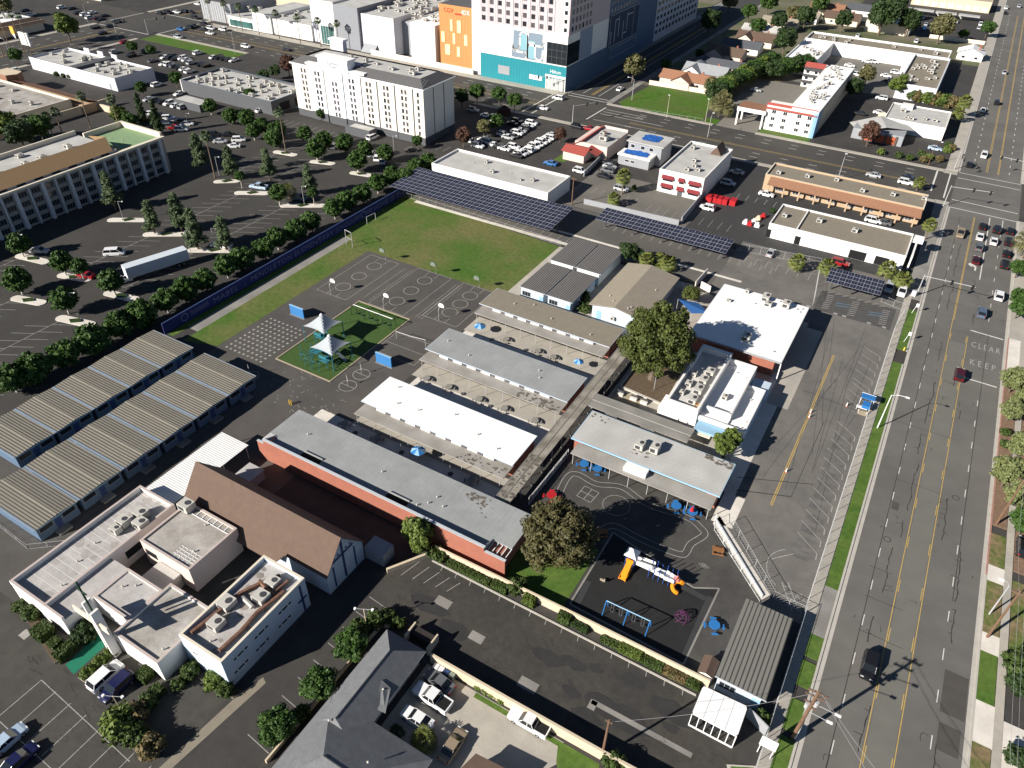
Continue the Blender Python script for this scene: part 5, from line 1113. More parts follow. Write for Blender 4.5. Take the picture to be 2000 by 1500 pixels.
# sanctuary: steep gable along x
def slab_part(nm, pts, mat, t=0.15):
    q = MB(); n = len(pts); q.add(list(pts)+[(p[0], p[1], p[2]-t) for p in pts], [tuple(range(n)), tuple(range(2*n-1, n-1, -1))]+[((i+1) % n, i, n+i, n+(i+1) % n) for i in range(n)]); part(r, nm, q, mat)
RZ, RY, EZ = 9.3, 48.4, 4.3
slab_part('roof_slope', [(-85, 44.4, EZ), (-79.6, 44.4, EZ), (-78.5, 43.3, 2.9), (-64.5, 43.3, 2.9), (-63.2, 44.4, EZ), (-55.0, 44.4, EZ), (-55.0, RY, RZ), (-85, RY, RZ)], R_BROWN)
slab_part('roof_slope', [(-55.0, 52.9, 3.8), (-85, 52.9, 3.8), (-85, RY, RZ), (-55.0, RY, RZ)], R_BROWN)
b = MB(); b.add([(-55.3, 44.7, 0), (-55.3, 52.6, 0), (-55.3, 52.6, 3.9), (-55.3, RY, RZ-0.2), (-55.3, 44.7, 4.3), (-84.7, 44.7, 0), (-84.7, 52.6, 0), (-84.7, 52.6, 3.9), (-84.7, RY, RZ-0.2), (-84.7, 44.7, 4.3)], [(0, 1, 2, 3, 4), (9, 8, 7, 6, 5), (5, 0, 4, 9), (1, 6, 7, 2)]); part(r, 'sanctuary_wall', b, W_BLUE)
for q_ in ((-55.28, 48.2, 0.4, -55.2, 48.55, 8.6), (-55.28, 46.2, 5.5, -55.2, 50.6, 5.85), (-55.28, 46.0, 0.4, -55.2, 46.25, 4.8), (-55.28, 50.6, 0.4, -55.2, 50.85, 4.8)): q = MB(); q.box(*q_); part(r, 'cross_trim', q, W_NAVY)
for y in (46.6, 47.5, 49.2, 50.1): window(r, 'E', -55.3, y, 6.0, 0.5, 0.5, frame=W_BLUE)
b = MB(); b.box(-55.2, 52.8, 0, -51.6, 55.4, 2.6); part(r, 'side_porch', b, W_MID)
# sign tower
r = thing('church_sign_tower', 'tall white twin pylon church sign with thin green cross spire', 'sign', -74.5, 22.4)
for x, y, h in ((-75.6, 22.6, 10.4), (-73.6, 22.2, 10.0)): q = MB(); q.box(x-0.18, y-0.55, 0, x+0.18, y+0.55, h); part(r, 'pylon', q, W_WHITE)
q = MB(); q.box(-78.8, 21.9, 6.5, -71.7, 22.1, 7.9); part(r, 'sign_bar', q, W_CREAM)
for k in range(7): q = MB(); q.box(-78.2+k*0.85, 21.88, 6.95, -77.8+k*0.85, 21.9, 7.45); part(r, 'sign_glyph', q, W_TAN)
q = MB(); q.box(-74.7, 22.3, 7.9, -74.5, 22.5, 15.2); part(r, 'spire', q, GREENP); q = MB(); q.box(-75.6, 22.32, 13.2, -73.6, 22.48, 13.4); part(r, 'cross_arm', q, GREENP)
b = MB(); b.poly([(-78.3,17.6), (-76.1,17.3), (-76.2,22.1), (-78.7,22.9)], Z4); one('entry_ramp', b, GREENR, 'bright green carpeted ramp leading to the church entrance', 'ramp')
for a, c, lab in (((-74.3,17.3), (-74.4,21.6), 'planter strip with pale kerb right of the green ramp'), ((-89.7,20.0), (-79.4,17.7), 'planter strip with hedges left of the green ramp')):
    d = Vector((c[0]-a[0], c[1]-a[1])).normalized()*0.8; b = MB(); b.prism([(a[0]-d.y, a[1]+d.x), (c[0]-d.y, c[1]+d.x), (c[0]+d.y, c[1]-d.x), (a[0]+d.y, a[1]-d.x)], 0, 0.2, 1, 0); one('planter_strip', b, [SOIL, KERB], lab, 'planter')
b = MB(); b.prism([(-66.6,15.2), (-66.4,18.9), (-64.7,18.5), (-57.6,16.9), (-58.1,14.6)], 0, 0.15, 1, 0); one('car_park_island', b, [SOIL, KERB], 'planted island with low shrubs in the church car park', 'planter')
b = MB(); b.prism([(-61.6,25.4), (-55.3,25.8), (-54.3,28.9), (-54.8,27.3)], 0, 0.15, 1, 0); one('flower_bed', b, [SOIL, KERB], 'flower bed at the white corner of the church hall', 'planter')
# ================================================================== HOUSE AT THE BOTTOM
r = thing('hip_roof_house', 'house with dark grey hip roof and driveway full of cars', 'house', -38, 31)
b = MB(); b.box(-42.4, 22, 0, -37.4, 42.4, 2.7); b.box(-42.4, 18, 0, -28.4, 31.0, 2.7); part(r, 'wall', b, W_CREAM)
def hip(x0, y0, x1, y1, e, z, ridge, inset0, inset1, mat=R_DARK):
    q = MB()
    if ridge == 'Y':
        xm = (x0+x1)/2; P = [(x0, y0, e), (x1, y0, e), (x1, y1, e), (x0, y1, e), (xm, y0+inset0, z), (xm, y1-inset1, z)]
        F = [(0, 1, 4), (1, 2, 5, 4), (2, 3, 5), (3, 0, 4, 5)]
    else:
        ym = (y0+y1)/2; P = [(x0, y0, e), (x1, y0, e), (x1, y1, e), (x0, y1, e), (x0+inset0, ym, z), (x1-inset1, ym, z)]
        F = [(0, 1, 5, 4), (1, 2, 5), (2, 3, 4, 5), (3, 0, 4)]
    for f in F: k = MB(); k.add([P[i] for i in f], [tuple(range(len(f)))]); part(r, 'roof_slope', k, mat)
    k = MB(); k.box(x0, y0, e-0.22, x1, y1, e-0.02); part(r, 'eave', k, W_WHITE)
    k = MB(); k.tube([P[4], P[5]], 0.09, 5); part(r, 'ridge_cap', k, DSTEEL)
hip(-43.2, 28, -36.6, 43.1, 2.8, 4.9, 'Y', 1.0, 3.4)
hip(-43.3, 17.5, -27.6, 31.8, 2.82, 5.7, 'X', 5.5, 6.0)
slab_part('porch_roof', [(-37.2, 36.2, 3.4), (-35.9, 33.4, 3.0), (-37.4, 33.2, 3.1), (-38.6, 36.2, 4.2)], R_DARK)
vents(r, [(-40.8, 38.6, 3.7), (-37.8, 35.5, 3.4), (-40.5, 28.5, 4.5), (-33, 26.8, 5.2)])
for y in (36, 40): window(r, 'E', -37.4, y, 1.0, 1.6, 1.2)
for x in (-35, -31): window(r, 'S', x, 18.0, 1.0, 1.6, 1.2)
b = MB(); b.poly([(-24.6,33.9), (-23.7,36.0), (-20.3,36.5)], 0); 
b = MB(); b.prism([(-24.2,32.8), (-23.6,35.2), (-18.4,35.6), (-19.3,31.8)], 2.3, 2.5, 0); b.prism([(-24.0,33.0), (-23.4,34.9), (-18.6,35.3), (-19.7,32.2)], 0, 2.29, 1); one('garage_annex', b, [R_BROWN, W_WHITE], 'corner of a brown trimmed annex roof at the bottom edge', 'building')
def wall_run(name, label, pts, h, th, mat, cap=None):
    r_ = thing(name, label, 'wall', *pts[0])
    for a, c in zip(pts[:-1], pts[1:]):
        d = Vector((c[0]-a[0], c[1]-a[1])).normalized()*th/2; q = MB(); q.prism([(a[0]-d.y, a[1]+d.x), (c[0]-d.y, c[1]+d.x), (c[0]+d.y, c[1]-d.x), (a[0]+d.y, a[1]-d.x)], 0, h, 0, 1); part(r_, 'wall_panel', q, [mat, cap or mat])
wall_run('driveway_wall', 'tan block wall between driveway and old parking lot', [(-36.2, 43.5), (-24, 43.5), (-10.6, 43.6), (-2, 43.8)], 2.0, 0.35, W_TAN)
wall_run('playground_wall', 'tan block wall along the lower side of the kinder playground', [(-46.5, 59.2), (-24, 59.55), (-2.2, 59.6)], 1.7, 0.28, W_TAN)
wall_run('lot_corner_wall', 'low angled tan wall by the tree at the driveway corner', [(-50.6, 52.2), (-46.6, 58.6), (-44.5, 59.1)], 0.9, 0.4, W_TAN)
wall_run('house_side_wall', 'low wall and planter edge left of the hip roof house', [(-45.6, 22), (-45.5, 44.2), (-44.0, 45.2)], 0.7, 0.25, W_TAN)
wall_run('grey_side_wall', 'grey wall between open canopy and lone portable', [(3.3, 58.3), (6.2, 57.0)], 2.2, 0.15, W_MID)
r = thing('bin_enclosure', 'dark bin enclosure with two pale side walls at the driveway corner', 'enclosure', -39, 45.5)
for x in (-41.0, -37.2): q = MB(); q.box(x-0.12, 44.0, 0, x+0.12, 46.6, 1.7); part(r, 'side_wall', q, W_TAN)
q = MB(); q.box(-40.9, 45.0, 0, -37.3, 46.4, 1.3); part(r, 'bin', q, pm('bin_dark_brown', (0.035, 0.03, 0.028), var=0.1))
for i, (lab, c) in enumerate((('white', TRIM), ('pale grey', W_LAV), ('navy', W_NAVY), ('green grey', pm('bin_sage', (0.2, 0.24, 0.2), var=0.05)))):
    x = -35.2+i*0.85; b = MB(); b.prism([(x, 42.5), (x+0.62, 42.5), (x+0.66, 43.2), (x-0.04, 43.2)], 0, 1.0); b.box(x-0.05, 42.45, 1.0, x+0.68, 43.22, 1.08); one('wheelie_bin', b, c, lab+' wheelie bin against the tan driveway wall', 'bin', 'wheelie bins by the driveway wall')
# ================================================================== HOTELS, MALL AND COMMERCIAL BLOCKS
rnd = random.Random(11)
def clutter(root, x0, y0, x1, y1, z, n, s=(1.0, 2.2)):
    units(root, [(rnd.uniform(x0, x1), rnd.uniform(y0, y1), z, rnd.uniform(*s), rnd.uniform(*s), rnd.uniform(0.6, 1.5)) for _ in range(n)])
# ---- white hotel with grey mansard
r = thing('mansard_hotel', 'seven storey white hotel with grey mansard roof and dark grey base', 'hotel', -178, 212)
HX0, HX1, HY0, HY1, HH = -206.8, -149.4, 200.3, 218.0, 18.2
b = MB(); b.box(HX0, HY0, 0, HX1, HY1, 2.5); part(r, 'base', b, W_GREY)
HW = pm('hotel_cream', (0.78, 0.73, 0.64), var=0.03); HL = pm('hotel_white', (0.76, 0.77, 0.8), var=0.03)
b = MB(); b.box(HX0, HY0, 2.5, HX1, HY1, HH); part(r, 'wall', b, HW)
for xa, xb, d in ((-199.5, -192.2, 0.35), (-190.6, -183.3, 0.7), (-183.2, -175.6, 0.35)):
    b = MB(); b.box(xa, HY0-d, 2.9, xb, HY0, HH+1.0); part(r, 'bay', b, HL)
    b = MB(); b.box(xa, HY0-d-0.02, 0, xb, HY0, 2.9); part(r, 'bay_base', b, W_GREY)
b = MB(); b.box(-193.4, HY0-0.75, HH+0.2, -180.2, HY0+3.2, 22.3); part(r, 'sign_block', b, HL)
b = MB(); b.box(-193.8, HY0-1.0, 22.3, -179.8, HY0+3.5, 23.0); part(r, 'sign_cornice', b, TRIM)
b = MB(); b.box(-199.8, HY0-0.6, HH+0.9, -193.4, HY0+1.5, HH+1.5); b.box(-180.2, HY0-0.6, HH+0.9, -173.4, HY0+1.5, HH+1.5); part(r, 'cornice', b, TRIM)
letters(r, 'Fairfield', (-186.6, HY0-0.78, 21.0), 1.65, 1.9, DSTEEL, rot=(PI/2, 0, 0), name='sign_lettering')
q = MB(); q.box(-188.2, HY0-0.8, 19.85, -184.8, HY0-0.77, 20.1); part(r, 'sign_rule', q, DSTEEL)
for k, x in enumerate((-201.7, -195.0, -187.0, -179.5, -172.3, -164.9, -157.4, -151.6)):
    d = {1: 0.35, 2: 0.7, 3: 0.35}.get(k, 0.0)
    for f in range(7):
        z = 15.7-f*2.12
        if k == 2 and f == 0: continue
        for dx in ((-0.75, 0.75) if k < 7 else (0,)):
            window(r, 'S', x+dx, HY0-d, z, 0.95, 1.5, frame=pm('taupe_frame', (0.4, 0.36, 0.33), var=0.05), pane=GLASS if rnd.random() < 0.25 else GLASS_B, fw=0.06)
    if k in (3, 4, 5, 6): q = MB(); xx = x+3.7; q.box(xx-0.22, HY0-0.12, 0, xx+0.22, HY0, HH-0.3); part(r, 'pilaster', q, W_GREY)
for y in (206, 212): q = MB(); q.box(HX1, y-0.15, 2.5, HX1+0.1, y+0.15, HH-0.3); part(r, 'pilaster', q, W_GREY)
b = MB(); b.box(HX0-0.6, HY0-0.6, HH, HX1+0.6, HY1+0.6, HH+0.45); part(r, 'eave', b, TRIM)
def mans(pts, nm='mansard_slope', mat=R_MANS): q = MB(); q.add(pts, [tuple(range(len(pts)))]); part(r, nm, q, mat)
ZI, ZO, I = HH+2.5, HH+0.46, 3.4
mans([(HX0-0.4, HY0-0.4, ZO), (HX1+0.4, HY0-0.4, ZO), (HX1-I, HY0+I, ZI), (HX0+I, HY0+I, ZI)]); mans([(HX1+0.4, HY0-0.4, ZO), (HX1+0.4, HY1+0.4, ZO), (HX1-I, HY1-I, ZI), (HX1-I, HY0+I, ZI)])
mans([(HX1+0.4, HY1+0.4, ZO), (HX0-0.4, HY1+0.4, ZO), (HX0+I, HY1-I, ZI), (HX1-I, HY1-I, ZI)]); mans([(HX0-0.4, HY1+0.4, ZO), (HX0-0.4, HY0-0.4, ZO), (HX0+I, HY0+I, ZI), (HX0+I, HY1-I, ZI)])
q = MB(); 
for i in range(56): x = HX0+2+i*1.0; q.add([(x, HY0-0.35, ZO+0.03), (x+0.12, HY0-0.35, ZO+0.03), (x+0.12, HY0+I, ZI+0.03), (x, HY0+I, ZI+0.03)], [(0, 1, 2, 3)])
part(r, 'roof_rib', q, pm('mansard_rib', (0.16, 0.157, 0.157), var=0.05), kind='stuff')
b = MB(); b.rect(HX0+I, HY0+I, HX1-I, HY1-I, ZI-0.5); part(r, 'flat_roof', b, R_GRYL)
clutter(r, -195, 206, -156, 213, ZI-0.5, 9)
b = MB(); b.box(-202.5, 216.5, HH, -196.5, 218.6, 23.4); part(r, 'rear_sign_block', b, W_LAV); b = MB(); b.box(-203, 216.2, 23.4, -196, 219, 24); part(r, 'rear_cornice', b, TRIM)
b = MB(); b.box(-179.5, 194.2, 0, -168.8, 198.4, 2.8); b.rect(-178, 194.7, -169.2, 198.0, 2.81, 1); part(r, 'bin_store', b, [W_GREY, R_GRYL])
# pool
b = MB(); b.cyl(*(-217.1,207.9), 0.01, 0.05, 5.2, 16); struct('pool_deck', b, pm('pool_deck_tile', (0.1, 0.2, 0.26), var=0.15))
b = MB(); b.cyl(*(-217.8,209.7), 0.05, 0.08, 3.0, 16); one('swimming_pool', b, POOL, 'turquoise swimming pool at the left end of the white hotel', 'pool')
# ---- left hotel
r = thing('balcony_hotel', 'four storey hotel with pale pilasters and brown roof facing the tree lined car park', 'hotel', -210, 100)
b = MB(); b.box(-222, 55, 0, -203.2, 139.3, 10.4); part(r, 'wall', b, pm('hotel_greige', (0.36, 0.33, 0.3), var=0.06))
k = MB(); k.box(-0.35, -0.45, 0, 0.9, 0.45, 10.5); PLM = k.mesh('pilaster', pm('pale_pilaster', (0.62, 0.62, 0.64), var=0.04))
k = MB(); k.box(-0.2, -0.2, 0, 0.5, 0.2, 10.4); PLM2 = k.mesh('pilaster', MATS['pale_pilaster'])
ys = [137.4-i*7.55 for i in range(11)]
for i, y in enumerate(ys):
    inst(r, 'pilaster', PLM, (-203.2, y, 0)); inst(r, 'pilaster', PLM2, (-203.2, y-3.77, 0))
    for f in range(4):
        for dy in (-1.9, -5.6):
            window(r, 'E', -203.2, y+dy, 0.55+f*2.5, 2.4, 1.5, frame=W_MID, pane=GLASS, nx=3, fw=0.08)
            if f: q = MB(); q.box(-203.2, y+dy-1.4, 0.1+f*2.5, -202.9, y+dy+1.4, 0.45+f*2.5); part(r, 'balcony_rail', q, MATS['hotel_greige'])
b = MB(); b.box(-203.4, 55, 10.4, -202.2, 139.3, 11.0); b.box(-222, 138.7, 10.4, -203.4, 139.5, 12.0); b.box(-222, 126, 10.4, -221.4, 138.7, 12.0); part(r, 'parapet', b, W_CREAM)
b = MB(); b.rect(-221.4, 124.5, -203.4, 138.7, 10.45); part(r, 'green_roof', b, GREENRF)
q = MB(); q.add([(-203.4, 55, 11.6), (-203.4, 122.5, 11.6), (-209, 125, 13.8), (-209, 55, 13.8)], [(0, 1, 2, 3)]); q.add([(-203.4, 122.5, 11.6), (-209, 125, 13.8), (-216, 124, 13.0)], [(0, 2, 1)]); part(r, 'tile_slope', q, pm('brown_tile', (0.26, 0.17, 0.09), var=0.1, scale=1.5, fine=6))
b = MB(); b.box(-209, 55, 10.4, -203.8, 124, 11.58); part(r, 'top_storey', b, W_PINK)
for y in range(60, 122, 5): window(r, 'E', -203.8, y, 10.55, 2.6, 0.9, frame=W_PINK)
b = MB(); b.rect(-222, 55, -209, 124, 12.2); part(r, 'flat_roof', b, R_GRYL)
b = MB(); b.box(-222.3, 55, 11, -221.8, 124, 13.4); b.box(-209.2, 55, 12.2, -208.9, 124.6, 13.7); part(r, 'inner_parapet', b, W_CREAM)
clutter(r, -219, 78, -211, 120, 12.2, 14); vents(r, [(-215, 130, 10.45), (-208, 127, 10.45), (-211, 131, 10.45)])
# ---- restaurants, upper left
def storefront(name, label, x0, y0, x1, y1, h, wall, roof, n, cap=W_GREY, par=0.8):
    rr = flat_building(name, label, x0, y0, x1, y1, h, wall, roof, par=par, th=0.35, cap=cap, cat='building', group='low commercial blocks')
    clutter(rr, x0+2, y0+2, x1-2, y1-2, h-par, n, (0.9, 2.0)); return rr
rr = storefront('restaurant_block', 'long pale grey restaurant block with many rooftop units at upper left', -339, 181, -284, 199, 5.0, W_LAV, R_GRYL, 26)
for x in (-327, -318, -309): q = MB(); q.box(x, 198.5, 5, x+3.5, 199, 6.6); part(rr, 'roof_screen', q, W_LAV)
b = MB(); b.box(-312, 181.1, 4.2, -308, 199, 5.3); part(rr, 'cross_parapet', b, W_GREY)
b = MB(); b.cyl(-283.95, 187, 2.2, 2.9, 0.0, 3); door(rr, 'S', -288, 181, 0, 1.2, 2.3, W_MID)
rr = storefront('restaurant_block', 'grey walled restaurant block crowded with white rooftop units beside hotel', -262, 194, -214, 215, 5.0, W_GREY, R_GRYL, 44, cap=W_SLATE)
q = MB(); q.box(-262.4, 194, 0, -262, 199.5, 5); part(rr, 'corner_panel', q, W_WHITE)
for y in (198, 206): q = MB(); q.box(-214, y, 0.5, -213.9, y+5, 3.4); part(rr, 'shopfront', q, BLACK)
b = MB(); b.box(-252, 181.5, 0, -238, 187.5, 2.6); b.rect(-251.6, 181.9, -238.4, 187.1, 2.61, 1); one('car_port', b, [W_GREY, R_GRYL], 'small flat roofed grey annex in front of the crowded restaurant roof', 'building')
rr = flat_building('restaurant_building', 'pale roofed building with long clay tile slope at far left', -330, 120, -275, 156, 5.2, W_CREAM, R_CH2, par=0.7, th=0.35)
clutter(rr, -322, 128, -280, 152, 4.5, 12)
q = MB(); q.add([(-320, 157, 5.4), (-274, 157, 5.4), (-270, 163.5, 3.2), (-316, 163.5, 3.2)], [(0, 1, 2, 3)]); part(rr, 'tile_slope', q, R_CLAY)
q = MB(); q.box(-316, 157.1, 0, -271, 163, 3.1); part(rr, 'arcade', q, W_PEACH)
q = MB(); q.prism([(-323, 156.5), (-314, 156.5), (-312, 160), (-314, 163), (-323, 163)], 3, 7, 0, 1); part(rr, 'corner_tower', q, [R_CLAY, W_TAN])
q = MB(); q.box(-300, 163.2, 0, -262, 164, 2.2); part(rr, 'yard_wall', q, W_TAN)
b = MB(); b.box(-272, 124, 0, -271.5, 170, 3); one('boundary_wall', b, W_TAN, 'tan boundary wall below the clay tiled restaurant', 'wall')
rr = flat_building('diner_building', 'corner diner with red brown hipped edge and white rooftop clutter', -420, 190, -396, 224, 4.6, W_CREAM, R_WHITE, par=0.3)
for pts in ([(-421.5, 188.5, 3.6), (-394.5, 188.5, 3.6), (-398.5, 192.5, 6), (-417.5, 192.5, 6)], [(-394.5, 188.5, 3.6), (-394.5, 225.5, 3.6), (-398.5, 221.5, 6), (-398.5, 192.5, 6)]): q = MB(); q.add(pts, [(0, 1, 2, 3)]); part(rr, 'tile_slope', q, R_BROWN)
q = MB(); q.box(-417.5, 192.5, 4.4, -398.5, 221.5, 5.7); part(rr, 'roof_well', q, R_WHITE); clutter(rr, -415, 195, -401, 219, 5.7, 14)
rr = thing('pylon_sign', 'white billboard sign beside the street at upper left', 'sign', *(-365.4,196.9)); p = (-363.4,195.2)
q = MB(); q.box(p[0]-3.2, p[1]-0.4, 3.2, p[0]+3.2, p[1]+0.4, 8.4); part(rr, 'board', q, TRIM); q = MB(); q.box(p[0]-0.5, p[1]-0.3, 0, p[0]+0.5, p[1]+0.3, 3.2); part(rr, 'post', q, DSTEEL)
for k in range(3): q = MB(); q.box(p[0]-2+k*0.3, p[1]-0.42, 4.2+k*1.3, p[0]+1.6-k*0.4, p[1]-0.4, 4.6+k*1.3); part(rr, 'sign_glyph', q, W_LAV)
rr = thing('orange_sign', 'small orange roadside sign in front of the diner', 'sign', *(-393.1,206.5)); p = (-391.8,206.2)
q = MB(); q.prism([(p[0]-1.4, p[1]-0.3), (p[0]+1.4, p[1]-0.3), (p[0]+1.4, p[1]+0.3), (p[0]-1.4, p[1]+0.3)], 2.0, 5.2); part(rr, 'board', q, pm('sign_amber', (0.75, 0.42, 0.08), var=0.1)); q = MB(); q.box(p[0]-0.9, p[1]-0.2, 0, p[0]+0.9, p[1]+0.2, 2.0); part(rr, 'post', q, TRIM)
# ---- mall
r = thing('mall_building', 'white and grey shopping mall with orange cinema wall and many roof units', 'mall', -240, 300)
def mblock(nm, x0, y0, x1, y1, z, mat, roof=R_GRYL, z0=0): q = MB(); q.box(x0, y0, z0, x1, y1, z, 0, 1); part(r, nm, q, [mat, roof])
mblock('orange_wall', -201.4, 284.5, -182.6, 330, 24.8, W_ORNG, R_MANS); mblock('orange_return', -182.55, 286, -181.3, 330, 24.5, W_PINK)
for x, z, w, h in ((-195.1, 14.6, 1.2, 4.6), (-191.2, 14.4, 2.0, 4.8), (-199.6, 9.7, 1.6, 4.2), (-193.9, 9.6, 1.3, 4.3), (-187.8, 9.7, 1.6, 4.3), (-197.4, 4.8, 2.6, 4.2), (-191.7, 4.7, 1.6, 4.0)): q = MB(); q.box(x-w/2, 284.3, z, x+w/2, 284.5, z+h); part(r, 'cream_panel', q, pm('cream_panel_paint', (0.85, 0.66, 0.36), var=0.04))  # plain cream panels set on the orange wall
letters(r, 'CGV', (-196.4, 284.4, 22.6), 2.4, 2.6, P_RED, rot=(PI/2, 0, 0), name='sign_lettering'); letters(r, '4DX', (-187.8, 284.4, 22.6), 2.2, 2.6, TRIM, rot=(PI/2, 0, 0), name='sign_lettering')
q = MB(); q.box(-193.2, 284.35, 21.4, -189.8, 284.5, 21.9); part(r, 'sign_bar', q, P_RED)
for i in range(24): q = MB(); q.box(-201+i*0.78, 284.45, 1.5, -200.97+i*0.78, 284.5, 24.6); part(r, 'panel_joint', q, pm('orange_joint', (0.6, 0.2, 0.045), var=0.05))
mblock('white_block', -244.4, 283, -225.4, 340, 16.0, pm('mall_white', (0.68, 0.67, 0.68), var=0.03)); mblock('recess', -225.4, 289, -216.3, 340, 14.0, W_MID); mblock('white_block', -216.3, 283, -203.0, 340, 15.8, MATS['mall_white'], R_WHITE)
mblock('grey_block', -258.8, 281.6, -244.6, 330, 18.2, pm('mall_grey', (0.25, 0.26, 0.28), var=0.05))
for a in (0.2, 0.55, 0.8): q = MB(); q.add([(-258.6, 281.55, 3+a*10), (-258.6, 281.55, 3.1+a*10), (-244.8, 281.55, 7.1+a*6), (-244.8, 281.55, 7+a*6)], [(0, 3, 2, 1)]); part(r, 'wall_line', q, W_MID)
mblock('entrance_block', -269.5, 281.5, -258.9, 320, 19, W_WHITE); mblock('entrance_fin', -274.5, 283, -269.6, 310, 27, W_LAV)
q = MB(); q.box(-268.0, 281.4, 0.3, -259.8, 281.5, 8.2); part(r, 'glass_front', q, GLASS_G)
for i in range(6): q = MB(); q.box(-267.9+i*1.58, 281.3, 0.3, -267.8+i*1.58, 281.4, 8.2); part(r, 'mullion', q, TRIM)
mblock('white_shop', -300, 282, -274.6, 310, 7.0, W_WHITE); mblock('white_shop', -312, 281, -300.1, 310, 8.6, W_WHITE); mblock('shop', -330, 281, -312.1, 305, 5.0, W_WHITE); mblock('steel_frame_shop', -352, 284, -330.2, 315, 9.5, W_MID, R_MANS)
q = MB(); q.box(-329, 280.9, 0.5, -313, 281, 3.4); part(r, 'glass_front', q, GLASS_G)
for i in range(12): q = MB(); q.box(-351+i*1.7, 283.8, 0, -350.85+i*1.7, 284, 9.5); part(r, 'steel_mullion', q, TRIM)
clutter(r, -243, 288, -204, 330, 15.9, 60, (1.2, 2.8)); clutter(r, -300, 286, -276, 305, 7.0, 18, (1.0, 2.0)); clutter(r, -329, 286, -302, 303, 6.0, 12)
b = MB(); b.box(-201, 331, 0, -182, 420, 14); part(r, 'rear_hall', b, R_CLAY); b = MB(); b.box(-300, 341, 0, -203, 420, 12); part(r, 'rear_hall', b, R_GRYL)
q = MB(); 
for i in range(36): q = MB(); q.box(-236.5+i*1.55, 279.0, 0, -235.05+i*1.55, 279.2, 2.4); part(r, 'fence_panel', q, pm('cream_hoarding', (0.74, 0.69, 0.6), var=0.06))
q = MB(); q.add([(-243, 279.5, 0.5), (-235.5, 279.5, 0.5), (-235.5, 283, 3.6), (-243, 283, 3.6)], [(0, 1, 2, 3)]); part(r, 'ramp_roof', q, W_MID)
# ---- teal based tower hotel
r = thing('tower_hotel', 'tall hotel tower with teal base, white curved mural and grid of windows', 'hotel', -157, 300)
b = MB(); b.box(-177.3, 279.6, 0, -136.7, 318, 9.7); part(r, 'teal_base', b, W_TEAL)
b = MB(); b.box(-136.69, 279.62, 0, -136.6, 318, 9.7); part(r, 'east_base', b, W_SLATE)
for i in range(28): q = MB(); q.box(-177+i*1.45, 279.56, 0.2, -176.95+i*1.45, 279.6, 9.6); part(r, 'panel_joint', q, pm('teal_joint', (0.02, 0.19, 0.225), var=0.05))
b = MB(); b.box(-182.4, 281, 0, -177.31, 318, 45); part(r, 'grey_flank', b, W_LAV)
b = MB(); b.box(-177.3, 279.4, 9.72, -162.0, 300, 21.3); part(r, 'white_panel', b, W_WHITE); b = MB(); b.box(-162, 279.5, 9.72, -136.7, 318, 21.3); part(r, 'podium', b, W_WHITE)
b = MB(); b.box(-177.3, 280.0, 21.3, -136.7, 318, 48); part(r, 'tower', b, W_MAUVE)
b = MB(); b.box(-161.9, 279.4, 10.3, -147.2, 279.5, 20.5); part(r, 'mural_ground', b, pm('mural_grey_blue', (0.2, 0.255, 0.31), var=0.05))
def band(pts, w=0.35, mat=TRIM, nm='mural_band'):
    q = MB()
    for a, c in zip(pts[:-1], pts[1:]):
        d = Vector((c[0]-a[0], c[1]-a[1])).normalized(); n_ = Vector((-d.y, d.x))*w; a2 = (a[0]-d.x*0.1, a[1]-d.y*0.1); c2 = (c[0]+d.x*0.1, c[1]+d.y*0.1)
        q.add([(a2[0]-n_.x, 279.35, a2[1]-n_.y), (c2[0]-n_.x, 279.35, c2[1]-n_.y), (c2[0]+n_.x, 279.35, c2[1]+n_.y), (a2[0]+n_.x, 279.35, a2[1]+n_.y)], [(0, 1, 2, 3)])
    part(r, nm, q, mat)
LT = pm('mural_pale_teal', (0.22, 0.4, 0.45), var=0.05)
for x0, x1, z0, z1 in ((-158.0, -154.8, 13.5, 19.5), (-154.3, -151.2, 10.8, 17.4)): q = MB(); q.box(x0, 279.37, z0, x1, 279.4, z1); part(r, 'mural_panel', q, LT)
def arc(cx, cz, rad, a0, a1, n=8): return [(cx+rad*math.cos(a0+(a1-a0)*i/n), cz+rad*math.sin(a0+(a1-a0)*i/n)) for i in range(n+1)]
band([(-161.7, 20.3), (-161.7, 15.5)]+arc(-160, 15, 1.7, PI, 1.5*PI)+arc(-160, 15, 1.7, 1.5*PI, 2*PI)+[(-158.3, 18.2)]+arc(-156.5, 18.4, 1.8, PI, 0)+[(-154.6, 10.6)])
band([(-161.6, 14.2)]+arc(-160, 14.2, 1.6, PI, 1.5*PI)+[(-156.5, 12.6)]+arc(-156.3, 11.4, 1.3, PI/2, 0, 5)+[(-155.0, 10.5)])
band([(-154.6, 20.2), (-154.6, 10.4)]); band([(-147.4, 20.3), (-147.4, 17.6)]+arc(-148.6, 17.2, 1.3, 0, -PI/2, 5)+[(-153, 15.9), (-154.5, 15.6)])
band([(-154.4, 15.2)]+arc(-152.8, 15.0, 1.7, PI, 0)+[(-151.1, 12.4)]+arc(-149.4, 12.4, 1.7, PI, 2*PI)+[(-147.5, 14.5)])
q = MB(); q.box(-145.8, 279.4, 10.2, -136.75, 279.5, 18.2); part(r, 'glass_wall', q, GLASS); q = MB(); q.box(-136.7, 279.6, 10.2, -136.6, 290.3, 18.2); part(r, 'glass_wall', q, GLASS)
for i in range(4): q = MB(); q.box(-145.8, 279.35, 10.2+i*2.6, -136.75, 279.42, 10.35+i*2.6); part(r, 'transom', q, DSTEEL)
for i in range(5): q = MB(); q.box(-145.8+i*2.25, 279.36, 10.2, -145.65+i*2.25, 279.43, 18.2); part(r, 'mullion', q, DSTEEL)
